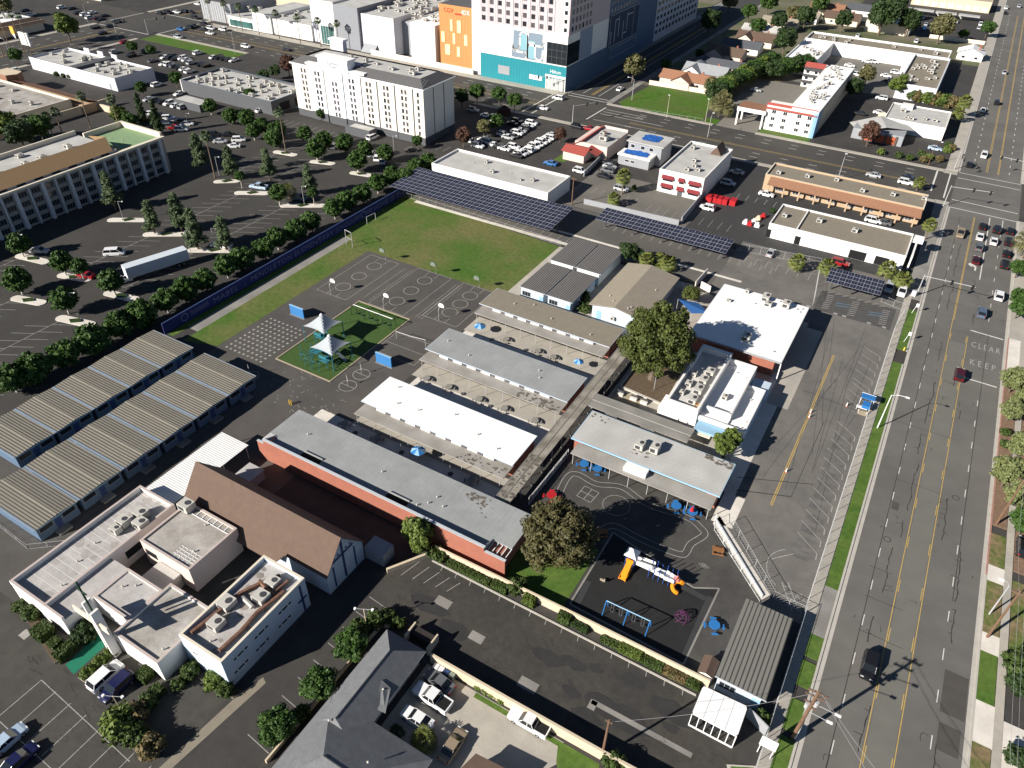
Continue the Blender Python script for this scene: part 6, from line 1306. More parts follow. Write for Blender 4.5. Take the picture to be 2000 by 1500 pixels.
q = MB(); q.box(-145.9, 279.2, 5.0, -136.6, 279.58, 5.9); part(r, 'entry_lintel', q, TRIM); q = MB(); q.box(-145.6, 279.45, 0.2, -136.8, 279.58, 4.6); part(r, 'entry_glass', q, pm('entry_pale_glass', (0.42, 0.44, 0.42), var=0.25, scale=0.4, rough=0.3))
for i in range(7): q = MB(); q.box(-145.7+i*1.48, 279.35, 0, -145.5+i*1.48, 279.45, 5); part(r, 'mullion', q, TRIM)
letters(r, 'Hilton', (-141.4, 279.5, 7.2), 2.0, 2.0, TRIM, rot=(PI/2, 0, 0), name='sign_lettering')
q = MB(); q.box(-168.5, 279.5, 2.6, -163, 279.6, 6.0); part(r, 'wall_sign', q, W_MID); q = MB(); q.box(-153.5, 279.5, 2.8, -147.5, 279.6, 4.6); part(r, 'wall_sign', q, W_LAV)
for i in range(9):
    x = -175.9+i*3.85
    for f in range(6): window(r, 'S', x, 280.0, 22.2+f*3.1, 2.0, 2.0, frame=W_MAUVE, pane=GLASS if (i*7+f*3) % 5 < 2 else GLASS_B, fw=0.1)
    if i < 9: q = MB(); q.box(x-1.75, 279.75, 21.3, x-1.45, 280.0, 44); part(r, 'fin', q, TRIM); q = MB(); q.box(x+1.45, 279.75, 21.3, x+1.75, 280.0, 44); part(r, 'fin', q, TRIM)
for f in range(6): window(r, 'S', -138.3, 280.0, 22.2+f*3.1, 1.9, 2.0, frame=TRIM, pane=GLASS, fw=0.25)
# east side in shade
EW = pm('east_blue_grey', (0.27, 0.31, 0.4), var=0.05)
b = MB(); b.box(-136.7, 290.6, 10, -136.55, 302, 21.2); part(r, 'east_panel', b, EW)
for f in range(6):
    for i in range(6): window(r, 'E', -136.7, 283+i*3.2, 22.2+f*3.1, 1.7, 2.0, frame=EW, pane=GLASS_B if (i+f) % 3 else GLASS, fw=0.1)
b = MB(); b.box(-160, 318, 0, -137.2, 376, 30); part(r, 'rear_wing', b, W_SLATE); b = MB(); b.box(-137.2, 320, 9, -136.9, 352, 21.5); part(r, 'rear_mural', b, pm('dark_navy_panel', (0.045, 0.06, 0.1), var=0.08))
for y0, y1, z0, z1 in ((320, 352, 8.6, 9.0), (320, 352, 21.4, 21.8), (320, 320.4, 8.6, 21.8), (346, 346.4, 9, 21.4), (322, 352, 3.6, 4), (322, 352, 7.4, 7.8), (322, 322.4, 3.6, 7.8), (351.6, 352, 3.6, 7.8)): q = MB(); q.box(-136.9, y0, z0, -136.75, y1, z1); part(r, 'wall_band', q, W_MID)
band2 = [((322, 10), (322, 15)), ((326, 10), (326, 19)), ((330, 12), (330, 20)), ((335, 10), (335, 17)), ((339, 13), (339, 20)), ((326, 19), (330, 19)), ((335, 12), (339, 12)), ((339, 19), (345, 19))]
for a, c in band2: q = MB(); q.box(-136.9, min(a[0], c[0])-0.15, min(a[1], c[1])-0.15, -136.8, max(a[0], c[0])+0.15, max(a[1], c[1])+0.15); part(r, 'mural_line', q, W_LAV)
for f in range(4):
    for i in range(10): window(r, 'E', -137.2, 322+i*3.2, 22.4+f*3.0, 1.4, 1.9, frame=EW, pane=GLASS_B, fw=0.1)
b = MB(); b.box(-160, 376.1, 0, -137, 440, 24); part(r, 'office_block', b, pm('office_grid_pale', (0.5, 0.5, 0.54), var=0.04))
for f in range(6):
    for i in range(13): window(r, 'E', -137, 379+i*4.7, 3.4+f*3.2, 3.0, 1.9, frame=MATS['office_grid_pale'], pane=GLASS, fw=0.15)
# ---- strip between solar canopies and cross street
rr = flat_building('flat_office', 'white walled flat roofed building behind the largest solar canopy', -132, 179.5, -91.2, 194, 4.6, W_WHITE, R_GRYL, par=0.6, th=0.3)
vents(rr, [(-122, 188, 4.0), (-116, 186, 4.0), (-108, 187, 4.0)]); units(rr, [(-99.5, 185.6, 4.0, 1.0, 1.0, 0.9), (-113, 184.5, 4.0, 1.2, 1.0, 0.9), (-118.5, 190, 4.0, 1.0, 1.0, 0.9), (-103, 184, 4.0, 1.0, 0.8, 0.6)])
r = thing('red_roof_building', 'small building with red mansard roof and pale walls by cross street', 'building', -98, 228)
b = MB(); b.box(-103.6, 222, 0, -91.8, 239, 4.4); part(r, 'wall', b, W_PINK); b = MB(); b.box(-104.6, 215.5, 0, -97, 222, 3.0); part(r, 'front_wall', b, W_PINK)
for pts in ([(-104.4, 221.5, 3.2), (-100.6, 221.5, 5.2), (-100.6, 239.5, 5.2), (-104.4, 239.5, 3.2)], [(-105.2, 214.8, 3.0), (-96.4, 214.8, 2.8), (-96.4, 218.6, 4.2), (-105.2, 218.6, 4.2)], [(-105.2, 222.4, 3.0), (-105.2, 218.6, 4.2), (-96.4, 218.6, 4.2), (-96.4, 222.4, 3.0)], [(-97.4, 217.4, 4.0), (-93.2, 217.4, 2.6), (-93.2, 223, 2.8), (-97.4, 223, 4.2)]): q = MB(); q.add(pts, [(0, 1, 2, 3)]); part(r, 'roof_slope', q, R_RED)
b = MB(); b.rect(-100.4, 222.2, -92, 238.8, 4.42); part(r, 'flat_roof', b, R_GRYL); b = MB(); b.box(-100.6, 238.8, 4.4, -91.8, 239.2, 5.2); part(r, 'parapet', b, W_PINK); units(r, [(-95.5, 227.5, 4.42, 2.6, 2.6, 1.6), (-98, 232, 4.42, 1.6, 2, 1.2)])
r = thing('tarp_roof_building', 'grey two level building with blue tarpaulins on both roofs', 'building', -81, 230)
b = MB(); b.box(-86.6, 227.2, 0, -75, 237, 6.1); part(r, 'upper_wall', b, W_MID); b = MB(); b.box(-87.2, 226.8, 6.1, -74.4, 237.4, 6.4, 0); part(r, 'upper_roof', b, R_GRYL)
b = MB(); b.box(-87.6, 222, 0, -76.9, 227.2, 3.0); part(r, 'lower_wall', b, W_MID); b = MB(); b.box(-87.9, 221.7, 3.0, -76.6, 227.2, 3.6); part(r, 'lower_band', b, W_WHITE)
def tarp(cx, cy, w, d, z, nm):
    q = MB(); n = 10; R_ = random.Random(int(cx*10))
    V = [[(cx-w/2+w*i/n+R_.uniform(-.15, .15), cy-d/2+d*j/n+R_.uniform(-.15, .15), z+R_.uniform(0.02, 0.3)) for j in range(n+1)] for i in range(n+1)]
    for i in range(n):
        for j in range(n):
            if (i in (0, n-1) and j in (0, n-1)): continue
            q.add([V[i][j], V[i+1][j], V[i+1][j+1], V[i][j+1]], [(0, 1, 2, 3)])
    part(r, nm, q, TARP)
tarp(-82.4, 224.6, 8.2, 4.2, 3.6, 'tarpaulin'); tarp(-80.6, 232.6, 6.0, 5.6, 6.42, 'tarpaulin')
for x in (-85, -81.5, -78.5): window(r, 'S', x, 227.2, 4.2, 1.4, 1.2)
for x in (-84.5, -82.5): window(r, 'S', x, 222, 1.2, 1.5, 0.8)
r = flat_building('awning_building', 'white two storey building with dark red awnings and pitched roof dormer', -68.6, 208.6, -54.6, 236.4, 7.0, W_WHITE, R_GRYL, par=0.6, th=0.3)
AWN = pm('maroon_awning', (0.2, 0.03, 0.035), var=0.08)
for x, z in ((-65.6, 4.2), (-61.3, 4.3), (-57.2, 4.2), (-65.6, 1.6), (-57.2, 1.6)):
    w = 1.0 if abs(x+61.3) < 0.5 else 1.9
    window(r, 'S', x, 208.6, z-0.6, 2*w-0.3, 1.4); q = MB(); q.add([(x-w, 208.6, z+1.3), (x+w, 208.6, z+1.3), (x+w, 207.7, z+0.4), (x-w, 207.7, z+0.4), (x-w, 208.58, z+0.35), (x+w, 208.58, z+0.35)], [(0, 3, 2, 1), (0, 4, 3), (1, 2, 5)]); part(r, 'awning', q, AWN)
q = MB(); q.add([(-62.4, 207.6, 1.9), (-60.2, 207.6, 1.9), (-60.2, 208.6, 2.9), (-62.4, 208.6, 2.9)], [(0, 1, 2, 3)]); part(r, 'awning', q, AWN); door(r, 'S', -61.3, 208.6, 0, 1.6, 2.2, W_GREY)
q = MB(); q.add([(-60, 230, 6.5), (-56.5, 230, 6.5), (-56.5, 236, 6.5), (-60, 236, 6.5), (-58.2, 230, 9.2), (-58.2, 236, 9.2)], [(0, 1, 4), (1, 2, 5, 4), (3, 0, 4, 5), (2, 3, 5)]); part(r, 'dormer', q, R_BROWN)
units(r, [(-62, 221, 6.4, 1.2, 1.2, 1.0), (-60.5, 217, 6.4, 1.2, 1.4, 1.0), (-61.5, 213, 6.4, 1.4, 1.2, 1.0), (-58.5, 214.5, 6.4, 1.2, 1.2, 1.0), (-66, 231, 6.4, 1.2, 1.2, 1.2)])
r = flat_building('peach_shop_block', 'peach shop block with clay tile eave at the street corner', -41.2, 227.5, 3.8, 238.4, 5.0, W_PEACH, R_GRAV, par=0.5, th=0.3, cap=W_CREAM)
q = MB(); q.add([(-39.5, 227.4, 4.6), (3.6, 227.4, 4.6), (3.9, 224.6, 3.1), (-39.5, 224.6, 3.1)], [(0, 3, 2, 1)]); q.add([(-39.5, 227.4, 4.4), (3.6, 227.4, 4.4), (3.9, 224.6, 2.9), (-39.5, 224.6, 2.9)], [(0, 1, 2, 3)]); part(r, 'tile_eave', q, R_CLAY)
for i in range(8): window(r, 'S', -36+i*5.2, 227.5, 0.6, 2.6, 2.0, nx=3, pane=GLASS_B); 
for i in range(10): q = MB(); x = -39+i*4.6; q.box(x-0.2, 224.8, 0, x+0.2, 225.2, 3.0); part(r, 'pier', q, W_PEACH)
units(r, [(-38+i*8.2, 231+(i % 3)*2.1, 4.5, 1.3, 1.3, 1.0) for i in range(6)])
r = flat_building('white_shop_block', 'long white shop block with open garage doors above solar canopy', -31.4, 196.0, 3.5, 210.6, 4.2, W_WHITE, R_GRAV, par=0.45, th=0.3)
b = MB(); b.box(-24.3, 196.3, 3.75, -24, 210.4, 4.2); part(r, 'party_wall', b, W_WHITE)
units(r, [(-29, 203, 3.75, 1.3, 1.3, 1.0), (-20, 205, 3.75, 1.5, 1.5, 1.0), (-10.5, 204, 3.75, 1.5, 1.5, 1.0)])
for x, w in ((-31, 1.2), (-23.2, 1.5), (-7.6, 4.2), (-1.6, 3.4)): q = MB(); q.box(x-w/2, 195.95, 0.05, x+w/2, 196.0, 2.4); part(r, 'garage_door', q, BLACK)  # black sheets: shade inside the open doorways put into colour
for x in (-18.8, -13.5): q = MB(); q.box(x-1.8, 195.96, 0.1, x+1.8, 196.0, 2.5); part(r, 'shutter', q, W_LAV)
b = MB(); b.box(4.6, 197.5, 0, 5.0, 206, 4.2); b.box(3.8, 205.6, 4.0, 6.2, 208, 5.2); one('totem_sign', b, TRIM, 'tall white slab sign at the street end of the white shops', 'sign')
for i, p in enumerate(((-52.4,210.3), (-51.0,210.8), (-49.5,210.9), (-47.9,211.1), (-45.6,211.7))):
    b = MB(); b.box(p[0]-0.9, p[1]-1.3, 0, p[0]+0.9, p[1]+1.3, 1.5); b.box(p[0]-0.95, p[1]-1.35, 1.5, p[0]+0.95, p[1]+1.35, 1.6); one('red_dumpster', b, REDP, '%s red bin from the left in the row behind the wall' % ORD[i], 'bin', 'row of red bins')
for p, c, lab in (((-38.7,200.8), TRIM, 'leftmost white heap'), ((-37.4,200.5), REDP, 'red crate between white heaps'), ((-36.8,202.5), TRIM, 'middle white heap'), ((-36.3,205.2), W_TAN, 'tan box'), ((-35.5,207.6), REDP, 'rightmost red crate'), ((-35.3,200.7), TRIM, 'lowest white heap')):
    b = MB(); b.box(p[0]-0.7, p[1]-0.5, 0, p[0]+0.7, p[1]+0.5, 0.8); b.box(p[0]-0.3, p[1]-0.3, 0.8, p[0]+0.4, p[1]+0.3, 1.4); one('yard_clutter', b, c, lab+' in the clutter yard below the red bins', 'clutter', 'clutter yard items')
for lab, a, c, h in (('dark block wall between pale lot and red bins', (-54.2,190.9), (-54.8,214.0), 2.2), ('block wall behind the middle solar canopy', (-83.3,187.8), (-54.5,189.6), 1.6), ('grey block wall in front of the red roof building', (-92.2,206.0), (-94.0,225.3), 1.6)):
    wall_run('block_wall', lab, [a, c], h, 0.3, W_MID)
# ---- motel
r = thing('motel', 'three storey motel with white roof, blue end wall and red mansard trim', 'motel', -50, 300)
b = MB(); b.box(-56.2, 282.2, 0, -38.6, 289, 8.6); part(r, 'front_wall', b, W_WHITE); b = MB(); b.box(-49, 289, 0, -38.2, 349, 8.4); part(r, 'wing_wall', b, W_WHITE)
b = MB(); b.box(-38.55, 282.0, 0, -38.1, 289, 8.6); b.box(-39.6, 281.9, 0, -38.55, 282.19, 8.6); part(r, 'end_wall', b, W_SKY); b = MB(); b.box(-38.2, 289.1, 0, -38.0, 349, 8.4); part(r, 'east_wall', b, W_TAN)
b = MB(); b.box(-47.6, 282.4, 8.6, -38.2, 349, 9.1); part(r, 'roof', b, R_WHITE)
q = MB(); q.add([(-56.6, 281.6, 7.6), (-38.4, 281.6, 7.6), (-38.6, 283.6, 9.3), (-56.6, 283.6, 9.3)], [(0, 1, 2, 3)]); q.add([(-57.2, 344, 8.0), (-49, 344, 8.0), (-49, 347, 9.4), (-57.2, 347, 9.4)], [(0, 1, 2, 3)]); part(r, 'mansard_slope', q, R_RED)
b = MB(); b.box(-66.5, 281, 5.2, -56, 289, 6.6, 0, 1); part(r, 'porte_cochere', b, [W_WHITE, R_CLAY])
for x in (-66, -56.8):
    for y in (281.4, 288.4): q = MB(); q.box(x-0.3, y-0.3, 0, x+0.3, y+0.3, 5.2); part(r, 'column', q, W_WHITE)
b = MB(); b.box(-57, 344.5, 0, -49, 352, 8.0); part(r, 'rear_wall', b, W_WHITE)
for f in range(3):
    for x in (-53.4, -49.4, -44.4, -40.8): window(r, 'S', x, 282.2, 1.2+f*2.4, 1.5, 1.3, nx=2)
    b = MB(); b.box(-57, 343.5, 1.9+f*2.5, -49, 344.5, 2.7+f*2.5); part(r, 'balcony', b, DSTEEL)
    for x in (-55.4, -52, -50.2): window(r, 'S', x, 344.5, 0.5+f*2.5, 1.4, 1.4)
clutter(r, -46.5, 290, -40, 346, 9.1, 36, (0.5, 1.1))
# ---- garage workshop and white annex
r = thing('workshop', 'low gabled workshop with three orange doors beside white flat annex', 'garage', -16, 300)
b = MB(); b.box(-26.5, 291, 0, -9.5, 301, 3.6); part(r, 'wall', b, W_MID)
for pts in ([(-29, 297.5, 3.2), (-24.3, 288.9, 3.2), (-16, 293.5, 4.9), (-20, 306, 4.9)], [(-16, 293.5, 4.9), (-7, 300.2, 3.4), (-12, 309.5, 3.4), (-20, 306, 4.9)]): q = MB(); q.add(pts, [(0, 1, 2, 3)]); part(r, 'roof_slope', q, R_GRYL)
for i in range(3): q = MB(); x = -20.6+i*3.6; q.box(x-1.4, 290.85, 0.2, x+1.4, 291, 2.8); part(r, 'garage_door', q, pm('orange_door', (0.42, 0.1, 0.04), var=0.15))
for i in range(4): q = MB(); x = -22.4+i*3.6; q.box(x-0.3, 290.6, 0, x+0.3, 291, 3.2); part(r, 'pier', q, R_BROWN)
rr = flat_building('white_annex', 'white flat roofed annex with roof clutter between workshop and street', -18.5, 306, 2.2, 327, 4.6, W_WHITE, R_GRYL, par=0.4)
clutter(rr, -16, 309, 0, 324, 4.2, 5); b = MB(); b.box(-15, 322, 4.2, -11, 326, 5.4); part(rr, 'roof_box', b, W_WHITE)
# ---- shopping courtyard
rr = flat_building('court_shops', 'long white fronted shops around a parking court at upper right', -70, 404, -6.5, 420, 6.0, W_WHITE, R_GRAV, par=0.8, th=0.4); clutter(rr, -66, 408, -10, 417, 5.2, 9)
rr = flat_building('court_shops_east', 'tan roofed shop wing between parking court and street', -20.5, 350, -5.6, 403.5, 6.0, W_LAV, R_GRAV, par=0.8, th=0.4); clutter(rr, -18, 354, -8, 398, 5.2, 18, (1, 2.2))
rr = flat_building('court_shops_west', 'white roofed shop wing at the left of the parking court', -70, 362, -56.5, 403.5, 5.6, W_WHITE, R_WHITE, par=0.5, th=0.4); clutter(rr, -68, 368, -58, 400, 5.1, 6)
b = MB(); b.box(-22, 322, 0, -2, 322.3, 1.4); one('garden_wall', b, W_TAN, 'low wall below hedge behind the white annex', 'wall')
# ---- houses
def house(label, x, y, w, d, e, z, roof, ridge='X', wall=W_CREAM, gable=True, wing=None):
    h = thing('bungalow', label, 'house', x, y, 0, 'bungalows beside the side street')
    q = MB(); q.box(x-w/2, y-d/2, 0, x+w/2, y+d/2, e); part(h, 'wall', q, wall)
    def slopes(x0, y0, x1, y1, rd):
        if rd == 'X':
            ym = (y0+y1)/2; S = [[(x0, y0, e-0.1), (x1, y0, e-0.1), (x1, ym, z), (x0, ym, z)], [(x1, y1, e-0.1), (x0, y1, e-0.1), (x0, ym, z), (x1, ym, z)]]; Gt = [[(x1-0.5, y0+0.5, e-0.1), (x1-0.5, y1-0.5, e-0.1), (x1-0.5, ym, z-0.15)]]
        else:
            xm = (x0+x1)/2; S = [[(x0, y1, e-0.1), (x0, y0, e-0.1), (xm, y0, z), (xm, y1, z)], [(x1, y0, e-0.1), (x1, y1, e-0.1), (xm, y1, z), (xm, y0, z)]]; Gt = [[(x0+0.5, y0+0.5, e-0.1), (x1-0.5, y0+0.5, e-0.1), (xm, y0+0.5, z-0.15)]]
        for s_ in S: k = MB(); k.add(s_, [(0, 1, 2, 3)]); part(h, 'roof_slope', k, roof)
        for s_ in Gt: k = MB(); k.add(s_, [(0, 1, 2)]); part(h, 'gable', k, wall)
    slopes(x-w/2-0.6, y-d/2-0.6, x+w/2+0.6, y+d/2+0.6, ridge)
    if wing: wx, wy, ww, wd, wr = wing; q = MB(); q.box(wx-ww/2, wy-wd/2, 0, wx+ww/2, wy+wd/2, e-0.02); part(h, 'wing_wall', q, wall); slopes(wx-ww/2-0.5, wy-wd/2-0.5, wx+ww/2+0.5, wy+wd/2+0.5, wr)
    for k in range(2): window(h, 'S', x-w/4+k*w/2, y-d/2, 0.9, 1.5, 1.1)
    k = MB(); k.box(x+w/4, y, e, x+w/4+0.7, y+0.7, z+0.8); part(h, 'chimney', k, BRICK)
R_CL2 = pm('faded_clay_shingle', (0.3, 0.15, 0.09), var=0.12, scale=1.5, fine=5); R_LG = pm('light_grey_shingle', (0.3, 0.31, 0.32), var=0.08); R_BR2 = pm('dark_brown_shingle', (0.13, 0.09, 0.065), var=0.12); R_CH3 = pm('slate_shingle', (0.09, 0.095, 0.105), var=0.12)
house('clay roofed bungalow directly behind the sunny grass lot', -98, 318, 22, 9, 2.9, 5.2, R_CL2, 'X', W_PINK, wing=(-99, 315, 8, 10, 'Y'))
house('light grey roofed bungalow behind the clay roofed one', -95, 333, 18, 10, 2.9, 5.6, R_LG, 'X', W_WHITE, wing=(-100, 332, 8, 12, 'Y'))
house('slate roofed bungalow third from the grass lot', -90, 347, 20, 9, 2.9, 5.0, R_CH3, 'X', W_CREAM, wing=(-102, 346, 8, 8, 'Y'))
house('dark brown roofed bungalow in the tower shadow', -97, 368, 16, 11, 2.9, 5.4, R_BR2, 'X', W_PINK, wing=(-101, 366, 8, 12, 'Y'))
house('charcoal roofed bungalow beyond the brown one', -95, 386, 18, 10, 2.9, 5.2, R_CH3, 'X', W_WHITE)
house('brown roofed bungalow fourth from tower shadow', -93, 404, 18, 12, 2.9, 5.6, R_BROWN, 'X', W_CREAM, wing=(-97, 401, 8, 12, 'Y'))
house('white roofed bungalow with driveway by side street', -96, 424, 18, 10, 2.9, 4.8, R_GRYL, 'X', W_WHITE)
house('tan roofed bungalow far up the side street', -92, 446, 18, 11, 2.9, 5.2, R_TAN, 'X', W_CREAM)
house('small white cottage beside the street at upper right', 1.5, 437, 11, 9, 3.2, 5.6, R_WHITE, 'Y', W_WHITE)
house('brown roofed house behind the trees at upper centre', -66, 478, 18, 12, 3, 5.6, R_BROWN, 'X', W_CREAM); house('clay roofed house at upper centre', -78, 498, 18, 12, 3, 5.4, R_CL2, 'X', W_CREAM); house('grey roofed house at the top edge', -60, 508, 16, 12, 3, 5.4, R_CH3, 'X', W_WHITE)
house('tan roofed house near top centre edge', -84, 470, 14, 10, 3, 5.2, R_TAN, 'X', W_WHITE)
rr = flat_building('yellow_block', 'pale yellow flat roofed block between trees at upper right', -52, 466, -30, 486, 5.5, W_CREAM, R_WHITE, par=0.4); clutter(rr, -50, 468, -34, 484, 5.1, 5)
rr = flat_building('apartment_row', 'long beige apartment row with carports at the top right', -40, 556, 3, 574, 6.0, W_TAN, pm('beige_roof', (0.42, 0.34, 0.26), var=0.08), par=0.3)
for i in range(9): q = MB(); q.box(-38+i*4.6, 555.9, 0.3, -34.4+i*4.6, 556, 3.0); part(rr, 'garage_door', q, W_CREAM)
for i, (x, y) in enumerate(((-42, 528), (-30, 528), (-18, 528), (-6, 528))): b = MB(); b.box(x-5.5, y-3, 2.4, x+5.5, y+3, 2.7); b.box(x-5.4, y+2.6, 0, x+5.4, y+2.9, 2.4); one('carport', b, R_GRYL, '%s pale carport roof from the left beyond the upper right car park' % ORD[i], 'carport', 'pale carports')
wall_run('yard_wall', 'long pale garden wall behind the sunny grass lot', [(-112, 309.6), (-82, 311)], 1.8, 0.25, W_CREAM); wall_run('yard_wall', 'pale garden wall beside the tall hedge', [(-84, 352), (-70, 354)], 1.8, 0.25, W_CREAM); wall_run('yard_wall', 'pale wall beside the upper right car park', [(-20, 470), (6, 471)], 1.8, 0.3, W_CREAM)
sheet('upper_car_park', 0.006, A_LOT, (-46, 474, 6, 520))
for i in range(26):  # houses and roofs of the far blocks
    x, y = -480+i*13.5+rnd.uniform(-4, 4), 470+(i % 3)*40+rnd.uniform(-8, 8)
    if -205 < x < -120: continue
# ---- warehouse blocks far behind the mall
for i, (x0, y0, x1, y1, h, c) in enumerate(((-420, 330, -370, 380, 7, W_LAV), (-480, 280, -430, 330, 6, W_CREAM), (-345, 330, -310, 380, 8, W_TAN))):
    rr = flat_building('far_block', ['pale flat block beyond the upper left junction', 'cream flat block at the upper left corner', 'tan flat block behind the mall'][i], x0, y0, x1, y1, h, c, R_GRYL); clutter(rr, x0+3, y0+3, x1-3, y1-3, h-0.5, 8)
# ================================================================== VEGETATION
LEAF = {}
def leafmat(name, c, c2, spec=0.25):
    LEAF[name] = pm('leaf_'+name, c, rough=0.6, var=0.35, scale=1.6, fine=11.0, spec=spec, col2=c2, c2scale=0.7, c2amt=0.9, fineamt=0.35); return LEAF[name]
leafmat('ficus', (0.05, 0.1, 0.016), (0.028, 0.062, 0.012)); leafmat('pine', (0.085, 0.115, 0.05), (0.05, 0.075, 0.034)); leafmat('big', (0.088, 0.105, 0.022), (0.045, 0.062, 0.015))
leafmat('oak', (0.09, 0.078, 0.028), (0.055, 0.055, 0.022)); leafmat('lime', (0.12, 0.16, 0.03), (0.065, 0.1, 0.018)); leafmat('dark', (0.036, 0.062, 0.017), (0.022, 0.042, 0.012))
leafmat('palm', (0.15, 0.16, 0.035), (0.075, 0.1, 0.025)); leafmat('red', (0.11, 0.05, 0.032), (0.07, 0.04, 0.028)); leafmat('hedge', (0.055, 0.085, 0.018), (0.038, 0.062, 0.014)); leafmat('dry', (0.16, 0.11, 0.045), (0.09, 0.085, 0.035)); leafmat('olive', (0.15, 0.135, 0.055), (0.09, 0.095, 0.04)); leafmat('street', (0.17, 0.19, 0.07), (0.1, 0.12, 0.045))
BARK = pm('bark', (0.13, 0.1, 0.075), var=0.25, scale=3); BARK_W = pm('white_bark', (0.5, 0.46, 0.4), var=0.12, scale=3); BARK_P = pm('palm_bark', (0.2, 0.15, 0.105), var=0.2, scale=4)
RNG = np.random.default_rng(5)
def leaf_mesh(name, blobs, n, size, mat, up=0.35, core=0.72):
    B = np.array(blobs, float); k = len(B)
    w = (B[:, 3]*B[:, 4]+B[:, 3]*B[:, 5]+B[:, 4]*B[:, 5]); w /= w.sum()
    idx = RNG.choice(k, size=int(n*1.7), p=w)
    d = RNG.normal(size=(len(idx), 3)); d /= np.linalg.norm(d, axis=1)[:, None]
    P = B[idx, :3]+d*B[idx, 3:]*RNG.uniform(0.8, 1.08, size=(len(idx), 1))
    keep = np.ones(len(idx), bool)
    for j in range(k):
        q = (P-B[j, :3])/(B[j, 3:]*0.8); keep &= ~((q*q).sum(1) < 1)
    P, d = P[keep][:n], d[keep][:n]; m = len(P)
    nr = d*0.8+RNG.normal(size=(m, 3))*0.55; nr[:, 2] += up; nr /= np.linalg.norm(nr, axis=1)[:, None]
    a = np.cross(nr, RNG.normal(size=(m, 3))); a /= np.linalg.norm(a, axis=1)[:, None]; b = np.cross(nr, a)
    s = size*RNG.uniform(0.55, 1.35, size=(m, 1)); t = s*RNG.uniform(0.5, 0.9, size=(m, 1))
    V = np.stack([P-a*s, P-b*t, P+a*s, P+b*t], 1).reshape(-1, 3)
    verts = V.tolist(); faces = [(4*i, 4*i+1, 4*i+2, 4*i+3) for i in range(m)]
    # low-poly cores carry the same leaf material so the sky shows only at the rim
    for j in range(k):
        o = len(verts); c = B[j, :3]; rr = B[j, 3:]*core; nu, nv = 7, 4
        for v in range(1, nv):
            for u in range(nu):
                th, ph = PI*v/nv, 2*PI*u/nu+v*0.4; jit = RNG.uniform(0.85, 1.1)
                verts.append((c[0]+rr[0]*math.sin(th)*math.cos(ph)*jit, c[1]+rr[1]*math.sin(th)*math.sin(ph)*jit, c[2]+rr[2]*math.cos(th)*jit))
        verts.append((c[0], c[1], c[2]+rr[2])); verts.append((c[0], c[1], c[2]-rr[2])); tp, bt = len(verts)-2, len(verts)-1
        for v in range(nv-2):
            for u in range(nu): faces.append((o+v*nu+u, o+(v+1)*nu+u, o+(v+1)*nu+(u+1) % nu, o+v*nu+(u+1) % nu))
        for u in range(nu): faces.append((tp, o+u, o+(u+1) % nu)); faces.append((bt, o+(nv-2)*nu+(u+1) % nu, o+(nv-2)*nu+u))
    me = bpy.data.meshes.new(name); me.from_pydata(verts, [], faces); me.materials.append(mat); return me
def ball_blobs(r, rz, cz, n, br, seed, flat=0.0):
    R_ = random.Random(seed); out = [(0, 0, cz, r*0.8, r*0.8, rz*0.8)]
    for i in range(n):
        z = 1-2*(i+0.5)/n; t = i*2.39996+R_.uniform(-.3, .3); q = math.sqrt(max(0, 1-z*z)); s = br*R_.uniform(0.75, 1.25); k_ = R_.uniform(0.72, 0.92)
        out.append((r*q*math.cos(t)*k_, r*q*math.sin(t)*k_, cz+rz*z*k_, s, s, s*0.85))
    return out
def trunk_mesh(name, pts, mat, limbs=()):
    b = MB(); b.tube([p[:3] for p in pts], [p[3] for p in pts], 7)
    for l in limbs: b.tube([p[:3] for p in l], [p[3] for p in l], 5)
    return b.mesh(name, mat)
KIND = {}
def kind(name, crown, trunk, trunkname='trunk', crownname='crown'): KIND[name] = (crown, trunk, trunkname, crownname)
for v in range(3):
    kind('clip%d' % v, leaf_mesh('crown', ball_blobs(1.9, 1.75, 3.35, 34, 0.55, 20+v), 1500, 0.2, LEAF['ficus']), trunk_mesh('trunk', [(0, 0, 0, .16), (0.03, 0, 1.0, .13), (0, 0.02, 2.6, .1)], BARK_W if v == 0 else BARK, [[(0, 0, 1.7, .08), (0.5, 0.2, 2.6, .05)], [(0, 0, 1.8, .08), (-0.5, -0.1, 2.6, .05)]]))
def pine_blobs(h, r, seed, z0=2.0):
    R_ = random.Random(seed); out = []; n = 30
    for i in range(n):
        f = i/(n-1); z = z0+(h-z0-0.4)*f; q = r*(1.0-0.72*f**1.3)*(0.75+0.35*math.sin(i*1.7)); t = i*2.4+R_.uniform(-.4, .4); s = 0.42+0.5*(1-f)*R_.uniform(0.7, 1.2)
        out.append((q*0.68*math.cos(t), q*0.68*math.sin(t), z, s, s, s*0.95))
    for i in range(6): out.append((0, 0, z0+0.6+(h-z0-1)*i/6, r*(0.55-0.07*i), r*(0.55-0.07*i), 1.0))
    return out
for v in range(3): kind('pine%d' % v, leaf_mesh('crown', pine_blobs(9, 1.7, 40+v), 2100, 0.17, LEAF['pine'], up=0.5), trunk_mesh('trunk', [(0, 0, 0, .17), (0.05, 0, 3, .13), (0, 0, 8, .05)], BARK))
kind('cypress', leaf_mesh('crown', pine_blobs(10, 1.7, 51, 1.0), 1800, 0.2, LEAF['dark']), trunk_mesh('trunk', [(0, 0, 0, .2), (0, 0, 5, .12), (0, 0, 9, .04)], BARK))
